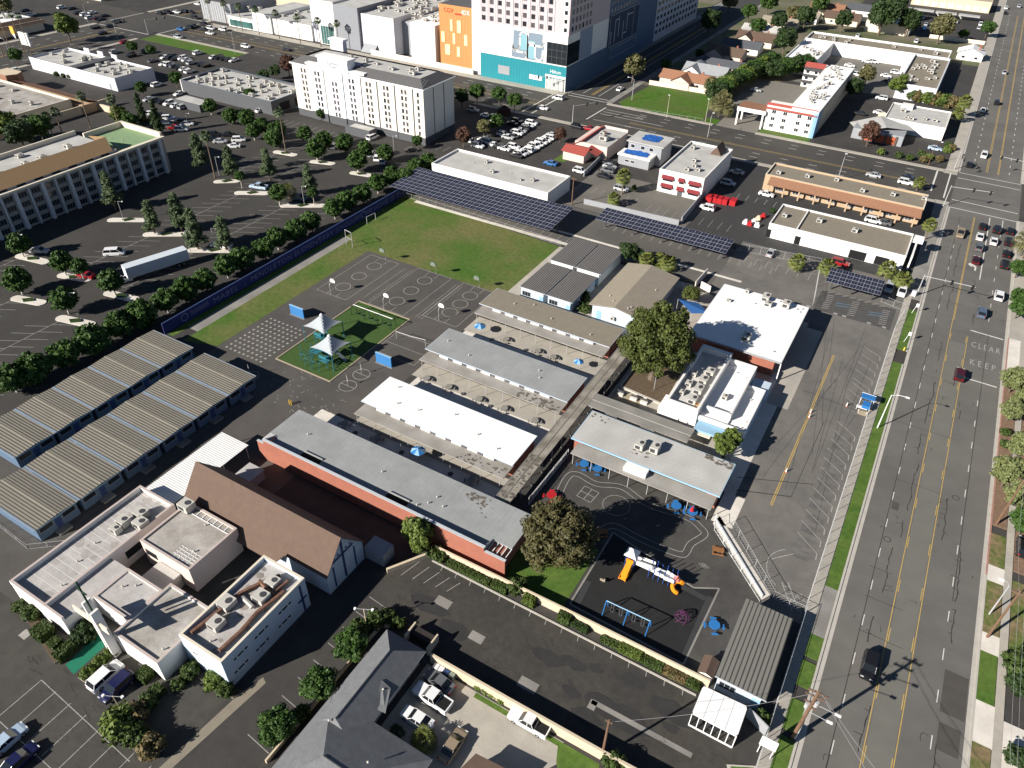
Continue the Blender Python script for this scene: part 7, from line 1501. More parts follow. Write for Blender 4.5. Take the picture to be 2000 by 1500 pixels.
def wide_blobs(r, rz, cz, n, br, seed):
    R_ = random.Random(seed); out = [(0, 0, cz, r*0.72, r*0.72, rz*0.75)]
    for i in range(n):
        z = 1-1.75*(i+0.5)/n; t = i*2.39996+R_.uniform(-.4, .4); q = math.sqrt(max(0, 1-z*z)); s = br*R_.uniform(0.6, 1.35); k_ = R_.uniform(0.62, 0.95)
        out.append((r*q*math.cos(t)*k_, r*q*math.sin(t)*k_, cz+rz*z*k_, s*1.1, s*1.1, s*0.8))
    return out
def limbs(r, z0, z1, n, seed, r0=0.25):
    R_ = random.Random(seed); out = []
    for i in range(n):
        t = 2*PI*i/n+R_.uniform(-.3, .3); q = r*R_.uniform(0.4, 0.7); out.append([(0, 0, z0, r0), (q*0.45*math.cos(t), q*0.45*math.sin(t), z0+(z1-z0)*0.5, r0*0.7), (q*math.cos(t), q*math.sin(t), z1*R_.uniform(0.85, 1.0), r0*0.35)])
    return out
kind('giant', leaf_mesh('crown', wide_blobs(6.6, 6.4, 8.6, 120, 1.15, 61), 17000, 0.22, LEAF['big'], core=0.62), trunk_mesh('trunk', [(0, 0, 0, .9), (0.1, 0, 1.2, .6), (0, 0, 6, .4)], BARK, limbs(6, 2.0, 8, 7, 62, 0.35)))
kind('oakbig', leaf_mesh('crown', wide_blobs(5.0, 4.4, 5.8, 80, 1.05, 63), 9000, 0.2, LEAF['oak'], core=0.6), trunk_mesh('trunk', [(0, 0, 0, .45), (0.1, 0, 1.4, .32), (0, 0, 4, .22)], BARK, limbs(4, 1.6, 5.5, 6, 64, 0.22)))
kind('multi', leaf_mesh('crown', [b_ for c_ in ((0, 0), (1.7, 0.5), (-1.6, 0.3), (0.6, -1.2), (-0.6, 1.2), (2.6, -0.6)) for b_ in [(c_[0]+q[0]*0.5, c_[1]+q[1]*0.5, q[2]*0.75+2.3, q[3]*0.6, q[4]*0.6, q[5]*0.6) for q in ball_blobs(1.9, 1.5, 3.0, 12, 0.8, 66)]], 5200, 0.19, LEAF['lime'], core=0.6), trunk_mesh('trunk', [(0, 0, 0, .3), (0.2, 0, 1.2, .22), (0.3, 0, 4, .12)], BARK, [[(0, 0, 0.3, .2), (1.4, 0.3, 2.4, .13), (2.2, 0.2, 4, .08)], [(0, 0, 0.3, .2), (-1.2, 0.2, 2.4, .13), (-1.6, 0.3, 4, .08)], [(0, 0, 0.3, .18), (0.3, -1, 2.4, .12), (0.6, -1.2, 4, .07)]]))
for nm, mt, sd in (('round', 'ficus', 70), ('roundlime', 'lime', 71), ('roundred', 'red', 72), ('roundolive', 'olive', 73), ('rounddark', 'dark', 74), ('streettree', 'street', 75), ('orangetree', 'big', 76)):
    kind(nm, leaf_mesh('crown', wide_blobs(2.0, 1.9, 3.3, 34, 0.62, sd), 1700, 0.19, LEAF[mt]), trunk_mesh('trunk', [(0, 0, 0, .16), (0.04, 0.02, 1.4, .12), (0, 0, 3, .07)], BARK, limbs(1.8, 1.4, 3.0, 4, sd, 0.08)))
for nm, mt, sd in (('bush', 'hedge', 80), ('bushlime', 'lime', 81), ('bushdry', 'dry', 82), ('bushdark', 'dark', 83), ('bushstreet', 'street', 84)):
    kind(nm, leaf_mesh('foliage', ball_blobs(0.85, 0.6, 0.62, 14, 0.38, sd), 520, 0.13, LEAF[mt]), trunk_mesh('stem', [(0, 0, 0, .06), (0, 0, 0.6, .04)], BARK), 'stem', 'foliage')
def frond(b, base, az, el, L, w, blades, droop):
    d = Vector((math.cos(az)*math.cos(el), math.sin(az)*math.cos(el), math.sin(el))); s_ = Vector((-math.sin(az), math.cos(az), 0)); P = Vector(base); mid = P+d*L*0.5
    for k in range(blades):
        a = (-1+2*k/(blades-1))*1.15; dd = (d*math.cos(a)+s_*math.sin(a)); tip = mid+dd*L*0.55*(0.8+0.2*math.cos(a))+Vector((0, 0, -droop*L*0.35)); n_ = s_*math.cos(a)*w-d*math.sin(a)*w
        b.add([tuple(mid-n_*0.4), tuple(mid+dd*L*0.3+n_), tuple(tip), tuple(mid+dd*L*0.3-n_)], [(0, 1, 2, 3)])
    b.add([tuple(P-s_*0.03), tuple(P+s_*0.03), tuple(mid+s_*0.03), tuple(mid-s_*0.03)], [(0, 1, 2, 3)])
def palm_mesh(n, L, w, seed, mat, blades=9, lo=-0.7):
    b = MB(); R_ = random.Random(seed)
    for i in range(n): frond(b, (0, 0, 0), i*2.4+R_.uniform(-.2, .2), lo+(1.45-lo)*((i+0.5)/n), L*R_.uniform(0.8, 1.1), w, blades, 0.5+0.5*(1-(i/n)))
    return b.mesh('crown', mat)
PALM_A = palm_mesh(34, 1.9, 0.13, 90, LEAF['palm']); PALM_B = palm_mesh(26, 1.5, 0.11, 91, LEAF['pine']); PALM_D = palm_mesh(40, 2.8, 0.1, 92, LEAF['palm'], 7, -0.5); PALM_E = palm_mesh(36, 2.2, 0.1, 93, LEAF['olive'], 8, -1.2)
PALM_T = trunk_mesh('trunk', [(0, 0, 0, .28), (0.02, 0, 0.1, .2), (0.01, 0, 0.5, .17), (0, 0, 1.0, .14)], BARK_P)
def palm(label, x, y, h, crown=PALM_A, s=1.0, group=None):
    o = thing('palm_tree', label, 'palm tree', x, y, 0, group)
    t = bpy.data.objects.new('trunk', PALM_T); t.scale = (1, 1, h); link(t, o); c = bpy.data.objects.new('crown', crown); c.location = (0, 0, h); c.scale = (s, s, s); c.rotation_euler = (0, 0, x*3.1+y); link(c, o)
def tree(kd, label, x, y, s=1.0, sz=None, group=None, name=None, cat=None, z=0.0, zc=None):
    cr, tr, tn, cn = KIND[kd]; bush = tn == 'stem'
    o = thing(name or ('shrub' if bush else 'tree'), label, cat or ('shrub' if bush else 'tree'), x, y, z, group)
    rz = (x*7.3+y*3.7) % 6.28
    for me, nm in ((tr, tn), (cr, cn)):
        c = bpy.data.objects.new(nm, me); c.scale = (s, s, sz or s) if not (zc and me is tr) else (s, s, 1.25); c.rotation_euler = (0, 0, rz); c.location = (0, 0, zc-3.35*(sz or s) if (zc and me is cr) else 0); link(c, o)
    return o
def box_hedge(label, x0, y0, x1, y1, h, mat='hedge', group=None, lh=0.0):
    """clipped hedge: leaves over the faces of a box, on a leafy core"""
    key = 'hb'; w, d = x1-x0, y1-y0; n = int(90*(w*d+2*h*(w+d)))+60
    o = thing('hedge', label, 'hedge', (x0+x1)/2, (y0+y1)/2, 0, group); R_ = np.random.default_rng(int(abs(x0*10+y0))); vs, fs = [], []
    A = np.array([w*d, w*h, w*h, d*h, d*h]); f = R_.choice(5, size=n, p=A/A.sum()); u, v = R_.uniform(-.5, .5, n), R_.uniform(-.5, .5, n)
    for i in range(n):
        k = f[i]; j = R_.uniform(-.06, .1)
        p, nn = (((u[i]*w, v[i]*d, h+j), (0, 0, 1)), ((u[i]*w, -d/2-j, (v[i]+.5)*h), (0, -1, 0)), ((u[i]*w, d/2+j, (v[i]+.5)*h), (0, 1, 0)), ((w/2+j, u[i]*d, (v[i]+.5)*h), (1, 0, 0)), ((-w/2-j, u[i]*d, (v[i]+.5)*h), (-1, 0, 0)))[k]
        nn = Vector(nn)+Vector(R_.normal(size=3))*0.6; nn.normalize(); a = nn.orthogonal().normalized(); b = nn.cross(a); s = 0.11*R_.uniform(.6, 1.3); P = Vector(p); q = len(vs)
        vs += [tuple(P-a*s), tuple(P-b*s), tuple(P+a*s), tuple(P+b*s)]; fs.append((q, q+1, q+2, q+3))
    me = bpy.data.meshes.new('foliage'); me.from_pydata(vs, [], fs); me.materials.append(LEAF[mat]); link(bpy.data.objects.new('foliage', me), o)
    b = MB(); b.box(-w/2+.06, -d/2+.06, 0.05, w/2-.06, d/2-.06, h-.06); link(bpy.data.objects.new('branch_core', b.mesh('branch_core', LEAF[mat])), o)
# row behind the mural wall
_row = [(-139.3,49.0), (-138.8,53.4), (-138.1,59.5), (-137.6,65.2), (-138.1,72.1), (-137.3,77.1), (-137.7,83.8), (-137.9,89.5), (-137.3,94.8), (-138.2,102.0), (-137.8,106.8), (-137.1,113.5), (-138.2,119.1), (-137.4,125.1), (-137.7,131.3), (-137.8,140.7), (-138.1,146.5), (-137.5,152.7), (-138.5,160.7), (-138.2,167.3), (-134.5,169.2), (-136.1,176.7), (-135.2,181.7)]
for i, (x, y) in enumerate(_row): tree('clip%d' % (i % 3), '%s clipped round tree from the lower left along the mural wall row' % ORD[i], x, y, (1.55, 1.68, 1.5, 1.75)[i % 4] if i < 6 else (1.4, 1.52, 1.36)[i % 3], zc=3.4, group='clipped trees behind portables and mural wall')
# hotel car park
_cp = [('leftmost round tree standing on a concrete island near left edge', (-172.5,71.2), 1.1), ('round tree on the island with lamp post beside the portables', (-156.0,71.7), 1.05), ('round tree shading the cab of the long trailer truck', (-154.3,82.4), 1.0), ('round tree left of the red car in the hotel car park', (-171.9,81.9), 0.95), ('small round tree just right of the red car', (-166.2,82.7), 0.7), ('round tree at the foot of the balcony hotel near left edge', (-189.1,82.0), 0.95), ('small round tree on island between tall conifers and blue pickup', (-174.9,141.5), 0.55), ('round tree on the long island beside the date palm', (-157.0,138.9), 0.9), ('small round tree at right end of the date palm island', (-148.8,144.3), 0.55), ('round tree with bare trunk on island left of the white hotel entrance row', (-171.2,170.4), 1.15), ('round tree with bare trunk on island nearest the white flat building', (-153.9,170.1), 1.1)]
for lab, p, s in _cp: tree('clip0', lab, p[0], p[1], s*1.42, zc=3.9, group='round trees of the hotel car park')
_cr = [(-233.1,182.2), (-219.0,178.9), (-213.2,180.8), (-201.0,172.2), (-202.8,177.6), (-195.4,177.7), (-184.9,179.9), (-175.9,179.5), (-168.6,181.0), (-159.3,180.5), (-151.7,181.3), (-190.7,171.5)]
for i, p in enumerate(_cr): tree('clip%d' % (i % 3), '%s round tree from the left in the double row before the white hotel' % ORD[i], p[0], p[1], 1.3+0.1*(i % 3), zc=3.3, group='tree row before the white hotel')
for lab, p, s, kd in (('small tree at the left part of the white hotel base', (-195.6,199.7), 0.8, 'clip1'), ('small tree at the right corner of the white hotel', (-149.8,196.2), 0.9, 'clip2'), ('round tree beside the grey restaurant annex', (-271.0,182.3), 1.1, 'clip1'), ('dark round tree between the two restaurant blocks', (-268.7,196.8), 1.25, 'clip2'), ('round tree by the white pickup near the pool', (-229.9,198.7), 1.15, 'clip1'), ('reddish tree at the top left corner of the white hotel', (-243.3,233.4), 1.6, 'roundred'), ('dark tree against the grey restaurant wall', (-245.2,227.5), 1.1, 'rounddark'), ('dark tree left along the grey restaurant wall', (-243.8,219.7), 1.1, 'rounddark'), ('reddish tree at the right foot of the white hotel', (-137.8,206.0), 1.3, 'roundred'), ('green tree left along the hotel side of cross street', (-161.6,241.2), 1.3, 'rounddark'), ('wide green tree second along the hotel side of cross street', (-159.1,248.2), 1.4, 'round'), ('green tree third along the hotel side of cross street', (-151.0,251.4), 1.3, 'round'), ('green tree fourth along the hotel side near the junction', (-142.3,248.3), 1.3, 'round'), ('olive tree left above the crowded sales lot', (-137.0,217.8), 1.2, 'roundolive'), ('green tree above the crowded sales lot', (-136.0,224.1), 1.3, 'round'), ('reddish tree at the top of the sales lot', (-139.3,235.6), 1.1, 'roundred'), ('bare brownish tree on the narrow lawn by the sales lot', (-112.2,228.2), 1.0, 'roundred')): tree(kd, lab, p[0], p[1], s)
# conifers
for i, (lab, p, s) in enumerate((('tall conifer close to the balcony hotel facade', (-193.1,111.6), 1.2), ('conifer on the pale island left of the twin conifers', (-172.3,108.1), 1.0), ('rear conifer of the leaning pair in the car park', (-167.3,112.8), 1.15), ('front conifer of the leaning pair in the car park', (-155.7,108.2), 1.2), ('conifer beside the lamp post and tow truck', (-149.2,111.7), 1.0), ('conifer right of the balcony hotel corner', (-194.9,144.2), 1.25), ('conifer between balcony hotel and parked white cars', (-182.3,144.8), 1.1), ('conifer left of the date palm', (-172.4,150.4), 1.05), ('conifer right of the date palm', (-154.5,149.0), 1.0))): tree('pine%d' % (i % 3), lab, p[0], p[1], s*1.35, s*1.08, group='conifers in the hotel car park', name='conifer')
tree('cypress', 'dark cypress left of the full parking rows', *(-243.7,161.4), 1.15, name='conifer'); tree('cypress', 'dark cypress right of its twin by the full parking rows', *(-232.2,158.6), 1.2, name='conifer')
# palms
for lab, p, h in (('slender palm behind the green roofed hotel end', (-256.4,149.2), 11), ('slender palm rising over the green roof', (-243.1,151.4), 12), ('slender palm between hotel corner and parked cars', (-187.7,142.7), 13), ('slender palm left of the white hotel pool', (-183.6,169.1), 13.5), ('palm at far left above the hotel garden', (-261.7,131.4), 7), ('palm second from left above the hotel garden', (-259.4,137.0), 7), ('palm third from left above the hotel garden', (-259.5,140.5), 7.5)): palm(lab, p[0], p[1], h, PALM_B, 1.35)
for i, p in enumerate(((-316.3,276.9), (-304.4,276.5), (-290.9,276.3), (-276.7,275.7), (-264.4,276.3), (-253.8,277.1), (-326.9,277.1), (-337.2,276.4))): palm('%s skinny palm from the left in front of the mall' % ORD[(2, 3, 4, 5, 6, 7, 1, 0)[i]], p[0], p[1], 11.5, PALM_B, 1.3, 'palms along the mall pavement')
for i, p in enumerate(((-358.8,193.2), (-364.4,193.4), (-372.3,192.1), (-365.4,184.6))): palm('%s thin palm from the left beside the upper left street' % ORD[3-i], p[0], p[1], 16, PALM_B, 1.2, 'palms at the upper left street')
palm('bushy fan palm in the pale parking lot', *(-76.6,200.3), 5.6, PALM_A, 1.55); palm('small fan palm beside the bushy one', *(-75.4,191.2), 2.2, PALM_A, 1.3)
for lab, p in (('fan palm left of the lower shop row', (-19.8,180.8)), ('fan palm beside the red car', (-12.6,182.3)), ('fan palm above the smallest solar canopy', (0.5,189.7)), ('fan palm over the two cars beside the street', (4.6,185.8))): palm(lab, p[0], p[1], 2.8, PALM_A, 1.35, 'short fan palms near the shops')
palm('palm at the right edge beside the queue of cars', *(30.4,220.7), 5.5, PALM_E, 1.9); palm('wispy green palm at the shop corner', *(6.6,218.3), 4.5, PALM_A, 1.2); palm('small palm on the pavement by the cross street minivans', *(0.3,253.4), 2.8, PALM_A, 1.1); palm('palm behind the white annex beside the street', *(5.3,336.4), 6.5, PALM_A, 1.7); palm('lower palm behind the white annex', *(4.7,330.5), 3.5, PALM_A, 1.4)
palm('low spreading date palm on the car park island', *(-157.9,143.8), 2.4, PALM_D, 1.0); palm('golden sago palm in the house driveway', *(-30.5,33.9), 0.8, PALM_D, 0.72); palm('grey green agave clump by the house wall', *(-34.2,33.2), 0.3, PALM_B, 0.75)
for i, p in enumerate(((-76.6,288.6), (-74.1,286.0), (-73.5,289.3), (-71.3,286.6), (-75.9,294.9))): palm('%s palm in the dense clump beside the motel driveway' % ORD[i], p[0], p[1], 4.0+0.7*(i % 3), PALM_E, 1.5, 'palm clump by the motel driveway')
for lab, p, h in (('banana plant nearest the gabled hall roof', (-52.9,161.7), 2.2), ('banana plant right of the gabled hall', (-48.0,163.5), 2.2), ('banana plant between bush and hall', (-50.7,164.3), 1.6)): palm(lab, p[0], p[1], h, PALM_A, 1.35)
# school trees
tree('giant', 'giant dense tree in the school plaza shading the white roof', *(-34.2,118.8), 1.08, 1.2); tree('oakbig', 'large brownish green tree above the kinder lawn', *(-29.4,67.4), 1.15, 1.1); tree('multi', 'multi trunk pale green tree beside the kinder block', *(-14.3,104.2), 1.0)
tree('roundlime', 'loose green tree against the tall brick wall', *(-49.3,58.9), 1.15); tree('roundlime', 'lower bough tree below the brick wall', *(-48.5,58.1), 0.75); tree('orangetree', 'round dense tree left of the white hall', *(-37.5,151.2), 0.95, 0.85); tree('rounddark', 'bushy tree beside the four ribbed portables', *(-58.1,161.3), 1.1); tree('rounddark', 'dark bush tree right of the bushy one', *(-55.8,162.7), 0.8)
tree('bush', 'upper shrub between portable and gabled hall', *(-59.8,138.8), 1.9, 2.2); tree('bush', 'lower shrub between portable and gabled hall', *(-57.5,135.0), 1.9, 1.6)
tree('roundlime', 'small shrub tree beside the pale lot palm', *(-74.0,203.3), 0.45); tree('bush', 'small bush at the corner of the open canopy', *(5.3,58.5), 1.15, 1.5)
# house and south lot
for lab, p, s in (('lowest round tree left of the hip roof house', (-46.6,25.3), 1.05), ('middle round tree left of the hip roof house', (-45.9,32.2), 1.0), ('upper round tree left of the hip roof house', (-46.0,38.7), 1.05)): tree('round', lab, p[0], p[1], s, 0.85, group='round trees beside the house')
for lab, p, s in (('shrub beside the lowest round tree', (-46.0,28.7), 1.3), ('shrub at the driveway corner by the lamp', (-47.4,42.2), 1.6), ('shrub right of the driveway corner lamp', (-46.4,44.4), 1.6), ('long low shrub above the driveway corner', (-45.6,45.7), 1.3), ('round clipped bush by the bin enclosure', (-43.3,45.9), 1.0), ('second round bush by the bin enclosure', (-44.4,45.5), 0.9), ('shrub at the end of the tall brick wall', (-46.3,58.6), 1.4), ('shrub at the lower end of the playground wall', (-32.0,59.7), 1.6), ('shrub beneath the loose green tree', (-45.0,58.6), 1.2)): tree('bush', lab, p[0], p[1], s)
HD = [(-43.5, 57.9, -36.0, 58.9, 0.9, 'long low hedge in front of the brick classroom wall', 'hedge'), (-35.6, 58.0, -33.0, 59.0, 1.2, 'hedge block left of the playground wall end', 'hedge'), (-30.2, 58.1, -28.4, 59.2, 1.5, 'first tall hedge cube along the playground wall', 'lime'), (-24.4, 58.1, -22.6, 59.2, 1.5, 'second tall hedge cube along the playground wall', 'hedge'), (-22.4, 58.3, -19.8, 59.2, 0.9, 'low dark hedge between the hedge cubes', 'dark'), (-17.6, 58.3, -14.9, 59.2, 0.7, 'low hedge along the middle of the playground wall', 'hedge'), (-14.8, 58.2, -11.6, 59.2, 1.1, 'bright green hedge block along the playground wall', 'lime'), (-11.4, 58.2, -8.4, 59.2, 0.9, 'dark hedge right of the bright one', 'hedge'), (-8.2, 58.2, -5.0, 59.2, 0.9, 'reddish hedge near the open canopy', 'dry'), (-4.9, 58.2, -3.2, 59.2, 0.9, 'green hedge touching the open canopy', 'hedge')]
for x0, y0, x1, y1, h, lab, mt in HD: box_hedge(lab, x0, y0, x1, y1, h, mt, 'clipped hedges along the playground wall')
b = MB(); b.box(-46, 57.5, 0, -3.2, 57.75, 0.15); one('hedge_kerb', b, KERB, 'pale kerb along the hedges of the old lot', 'kerb')
for lab, p, w, d, h in (('large clipped box hedge at the church front', (-84.9,19.0), 2.4, 2.2, 1.5), ('small clipped box hedge between two bigger ones', (-82.0,18.8), 1.4, 1.4, 1.0), ('box hedge touching the green ramp', (-79.6,18.7), 1.5, 2.6, 1.4), ('trimmed hedge right of the parked church cars', (-67.6,22.0), 1.9, 1.7, 1.1), ('lower trimmed hedge right of the parked church cars', (-64.4,21.3), 1.7, 1.5, 1.0)): box_hedge(lab, p[0]-w/2, p[1]-d/2, p[0]+w/2, p[1]+d/2, h, 'hedge')
for lab, p, s, kd in (('round bush at the church corner', (-89.0,20.0), 1.5, 'bush'), ('small ball bush at the left church corner', (-91.7,19.8), 1.1, 'bush'), ('dark shrubs beneath the church sign', (-79.7,22.3), 1.9, 'bushdark'), ('dark shrub left of the church sign pylons', (-79.7,21.1), 1.5, 'bushdark'), ('shrubs in the strip right of the ramp', (-74.5,20.3), 1.0, 'bushlime'), ('lower shrubs in the strip right of the ramp', (-74.4,18.4), 1.0, 'bushlime'), ('upper shrubs in the strip right of the ramp', (-74.3,21.7), 1.0, 'bushlime'), ('clipped ball bush in the church hall corner', (-62.7,25.4), 1.4, 'bush'), ('white flowering bush at the church hall corner', (-58.7,26.0), 1.6, 'bushlime'), ('second bush at the church hall corner', (-56.8,26.0), 1.3, 'bush'), ('shrub right of the ball bush at the church', (-62.7,23.3), 1.0, 'bush'), ('yellow green shrub tree on the church island', (-64.4,15.9), 2.4, 'bushlime'), ('green shrub on the church island', (-61.5,15.8), 1.7, 'bush'), ('golden shrub at the tip of the church island', (-58.6,16.0), 1.8, 'bushdry'), ('brownish shrub strip on the church island', (-63.8,18.0), 1.6, 'bushdry'), ('upper brown shrub on the church island', (-63.9,19.6), 1.3, 'bush')): tree(kd, lab, p[0], p[1], s)
# driveway lawn edge plants
for i, p in enumerate(((-28.6,43.7), (-27.4,43.7), (-26.3,43.8), (-25.0,43.7))): tree('bushlime', '%s leafy plant along the tan driveway wall' % ORD[i], p[0], p[1], 0.75, group='plants along the driveway wall')
tree('bush', 'bush at the lower end of the driveway wall', *(-8.9,43.6), 1.6)
# right-hand verge
for lab, p, s, kd in (('street tree nearest the queue of cars', (29.2,207.8), 0.95, 'round'), ('street tree second across the street', (29.8,192.0), 0.95, 'round'), ('street tree third across the street', (30.0,186.1), 1.0, 'round'), ('pale green tree by the driveway across the street', (30.0,153.6), 1.15, 'streettree'), ('pale green bush tree below the driveway tree', (30.1,143.4), 0.95, 'streettree'), ('pale green bushy tree above the leaning pole', (30.1,122.7), 1.25, 'streettree'), ('pale tree right of the bushy one across the street', (31.9,132.2), 1.1, 'streettree'), ('grey green tree behind the leaning pole', (32.4,117.1), 1.2, 'streettree'), ('tree at the right edge below the leaning pole', (33.1,111.9), 1.0, 'round'), ('bush tree between driveway trees across the street', (31.8,147.5), 1.0, 'streettree')): tree(kd, lab, p[0], p[1], s, group='trees across the street')
for lab, p, s, kd in (('small bush by the kerb across the street', (29.8,138.6), 1.0, 'bush'), ('second small bush by the kerb across the street', (29.9,134.8), 0.9, 'bush'), ('dark shrub at right edge beside the dry lawn', (33.5,84.2), 2.2, 'bush'), ('lower dark shrub at the right edge', (34.1,81.2), 1.8, 'bushdark'), ('shrub at the lower right corner', (34.0,70.1), 1.6, 'bushdark')): tree(kd, lab, p[0], p[1], s)
# beyond the cross street
for lab, p, s, kd in (('brownish street tree beside the side street', (-119.0,307.7), 2.2, 'roundolive'), ('dark tree left of the clay roofed bungalow', (-112.9,330.2), 1.1, 'round'), ('small tree in the tower shadow', (-106.6,356.9), 1.0, 'rounddark'), ('tall dark tree in the tower shadow by the side street', (-118.3,405.1), 2.4, 'rounddark'), ('tree behind the bungalows at the side street', (-110.1,447.9), 1.8, 'round'), ('brown tree at the corner of the tall hedge', (-85.5,309.4), 1.4, 'roundolive'), ('bushy tree before the workshop', (-20.0,284.6), 1.6, 'roundred'), ('olive tree beside the motel wing', (-33.4,358.6), 1.7, 'roundolive'), ('dark tree behind the motel wing', (-34.9,337.2), 1.6, 'rounddark'), ('bushy tree left of the court shops east wing', (-19.8,350.7), 1.7, 'roundlime'), ('biggest dark evergreen at upper right', (-43.7,459.6), 3.4, 'rounddark'), ('second dark evergreen at upper right', (-31.3,464.5), 2.6, 'rounddark'), ('tall evergreen crown rising to the top edge', (-43.3,496.9), 3.0, 'rounddark'), ('broad olive tree at upper right', (-15.0,457.8), 2.7, 'roundolive'), ('dark tree left of the yellow block', (-61.7,453.9), 2.1, 'rounddark'), ('tree cluster left of the yellow block', (-79.7,446.6), 2.3, 'rounddark'), ('reddish brown tree beside the cluster', (-88.0,455.0), 1.9, 'roundolive'), ('dark trees behind the court shops', (-75.9,388.7), 2.4, 'rounddark'), ('small street tree at the upper right', (5.3,488.0), 1.6, 'round'), ('small round tree near the upper right car park', (-4.9,472.9), 1.1, 'round'), ('tree at top edge beside the side street', (-125.4,462.2), 2.2, 'roundolive'), ('tree at the top edge near the bungalows', (-106.3,472.9), 2.2, 'round'), ('tree at the top edge left of the evergreens', (-81.5,489.4), 2.0, 'round'), ('dark tree among the far houses', (-89.7,431.0), 2.0, 'rounddark'), ('tree between far houses', (-97.1,419.0), 1.7, 'round'), ('tree at the far left top corner', (-433.5,228.4), 2.0, 'roundolive'), ('tall poplar like tree beside the upper left street', (-365.0,216.5), 2.4, 'roundlime'), ('small tree on the planted strip at upper left', (-349.2,181.1), 1.3, 'round'), ('small tree in the upper left car park', (-323.7,219.2), 1.1, 'round'), ('second small tree in the upper left car park', (-313.6,221.0), 1.0, 'round'), ('shady tree at the hotel garden left edge', (-266.0,126.1), 2.0, 'roundlime'), ('second shady tree at the hotel garden', (-254.0,124.0), 2.0, 'rounddark'), ('third shady tree at the hotel garden', (-256.9,132.1), 1.8, 'round'), ('yellow green tree behind the green roof', (-248.4,156.0), 1.4, 'roundlime'), ('low tree behind the green roof', (-242.4,155.4), 1.2, 'round')): tree(kd, lab, p[0], p[1], s)
# tall hedge behind the motel
r = thing('tall_hedge', 'tall dense hedge row between bungalows and motel', 'hedge', *(-77.5,328.8))
for i in range(11):
    t = i/10; a, c = (-81.5,303.5), (-75.1,361.7); x, y = a[0]+(c[0]-a[0])*t, a[1]+(c[1]-a[1])*t; o = bpy.data.objects.new('foliage', KIND[('rounddark', 'round', 'roundlime')[i % 3]][0]); off = wloc(r); o.location = (x-off.x, y-off.y, -0.8); o.scale = (1.9, 2.1, 1.6); o.rotation_euler = (0, 0, i*1.3); link(o, r)
r = thing('tall_hedge', 'dark hedge mass left of the motel balconies', 'hedge', *(-65.7,364.2))
for i in range(8):
    t = i/7; a, c = (-69.8,346.0), (-60.5,363.9); x, y = a[0]+(c[0]-a[0])*t, a[1]+(c[1]-a[1])*t; o = bpy.data.objects.new('foliage', KIND[('rounddark', 'round')[i % 2]][0]); off = wloc(r); o.location = (x-off.x, y-off.y, -0.8); o.scale = (1.9, 2.1, 1.7); o.rotation_euler = (0, 0, i*1.3); link(o, r)
r = thing('hedge_row', 'bushy hedge row behind the white annex', 'hedge', *(-6.3,356.3))
for i in range(8):
    t = i/7; a, c = (-13.1,351.5), (1.1,349.3); o = bpy.data.objects.new('foliage', KIND[('bush', 'bushdry', 'bushlime')[i % 3]][0]); off = wloc(r); o.location = (a[0]+(c[0]-a[0])*t-off.x, a[1]+(c[1]-a[1])*t-off.y, 0); o.scale = (3.4, 3.0, 3.4); o.rotation_euler = (0, 0, i*1.3); link(o, r)
for i, p in enumerate(((4.9,299.9), (5.0,294.8), (6.4,298.0), (-2.2,285.5), (0.4,283.9), (3.7,283.9), (-8.8,279.8), (-14.6,279.9), (-0.8,280.4), (-5.3,279.4))): tree(('bush', 'bushlime', 'bushdry')[i % 3], '%s shrub in the bed around the workshop corner' % ORD[i], p[0], p[1], 1.5, group='shrubs around the workshop corner')
for i, p in enumerate(((-328.7,182.4), (-322.1,180.7), (-317.8,181.0), (-314.5,181.5), (-304.1,182.7), (-299.2,182.7), (-294.2,182.8))): tree('bush', '%s bush from the left along the restaurant wall' % ORD[i], p[0], p[1], 1.3, group='bushes along the restaurant wall')
for i in range(11): p = (-34+i*3.6, 212.6); tree('bushdark', '%s round bush from the left behind the white shops' % ORD[i], p[0], p[1], 1.0, group='bushes behind the white shops')
# car park islands
def island(label, a, c, w=1.2):
    d = Vector((c[0]-a[0], c[1]-a[1])); L = d.length; d /= L; n_ = Vector((-d.y, d.x)); o = thing('car_park_island', label, 'traffic island', (a[0]+c[0])/2, (a[1]+c[1])/2, 0, 'islands of the hotel car park')
    P = []
    for k in range(7): t = -PI/2+PI*k/6; P.append((c[0]+d.x*w*math.cos(t)+n_.x*w*math.sin(t), c[1]+d.y*w*math.cos(t)+n_.y*w*math.sin(t)))
    for k in range(7): t = PI/2+PI*k/6; P.append((a[0]+d.x*w*math.cos(t)+n_.x*w*math.sin(t), a[1]+d.y*w*math.cos(t)+n_.y*w*math.sin(t)))
    q = MB(); q.prism(P, 0, 0.14); part(o, 'kerb_slab', q, CONC_W)
    m = Vector(((a[0]+c[0])/2, (a[1]+c[1])/2)); q = MB(); q.prism([tuple(m+d*w*1.3+n_*w*0.1), tuple(m+d*w*0.4+n_*w*0.8), tuple(m-d*w*1.3-n_*w*0.1), tuple(m-d*w*0.4-n_*w*0.8)], 0.14, 0.42); part(o, 'shrub_bed', q, LEAF['dark'])
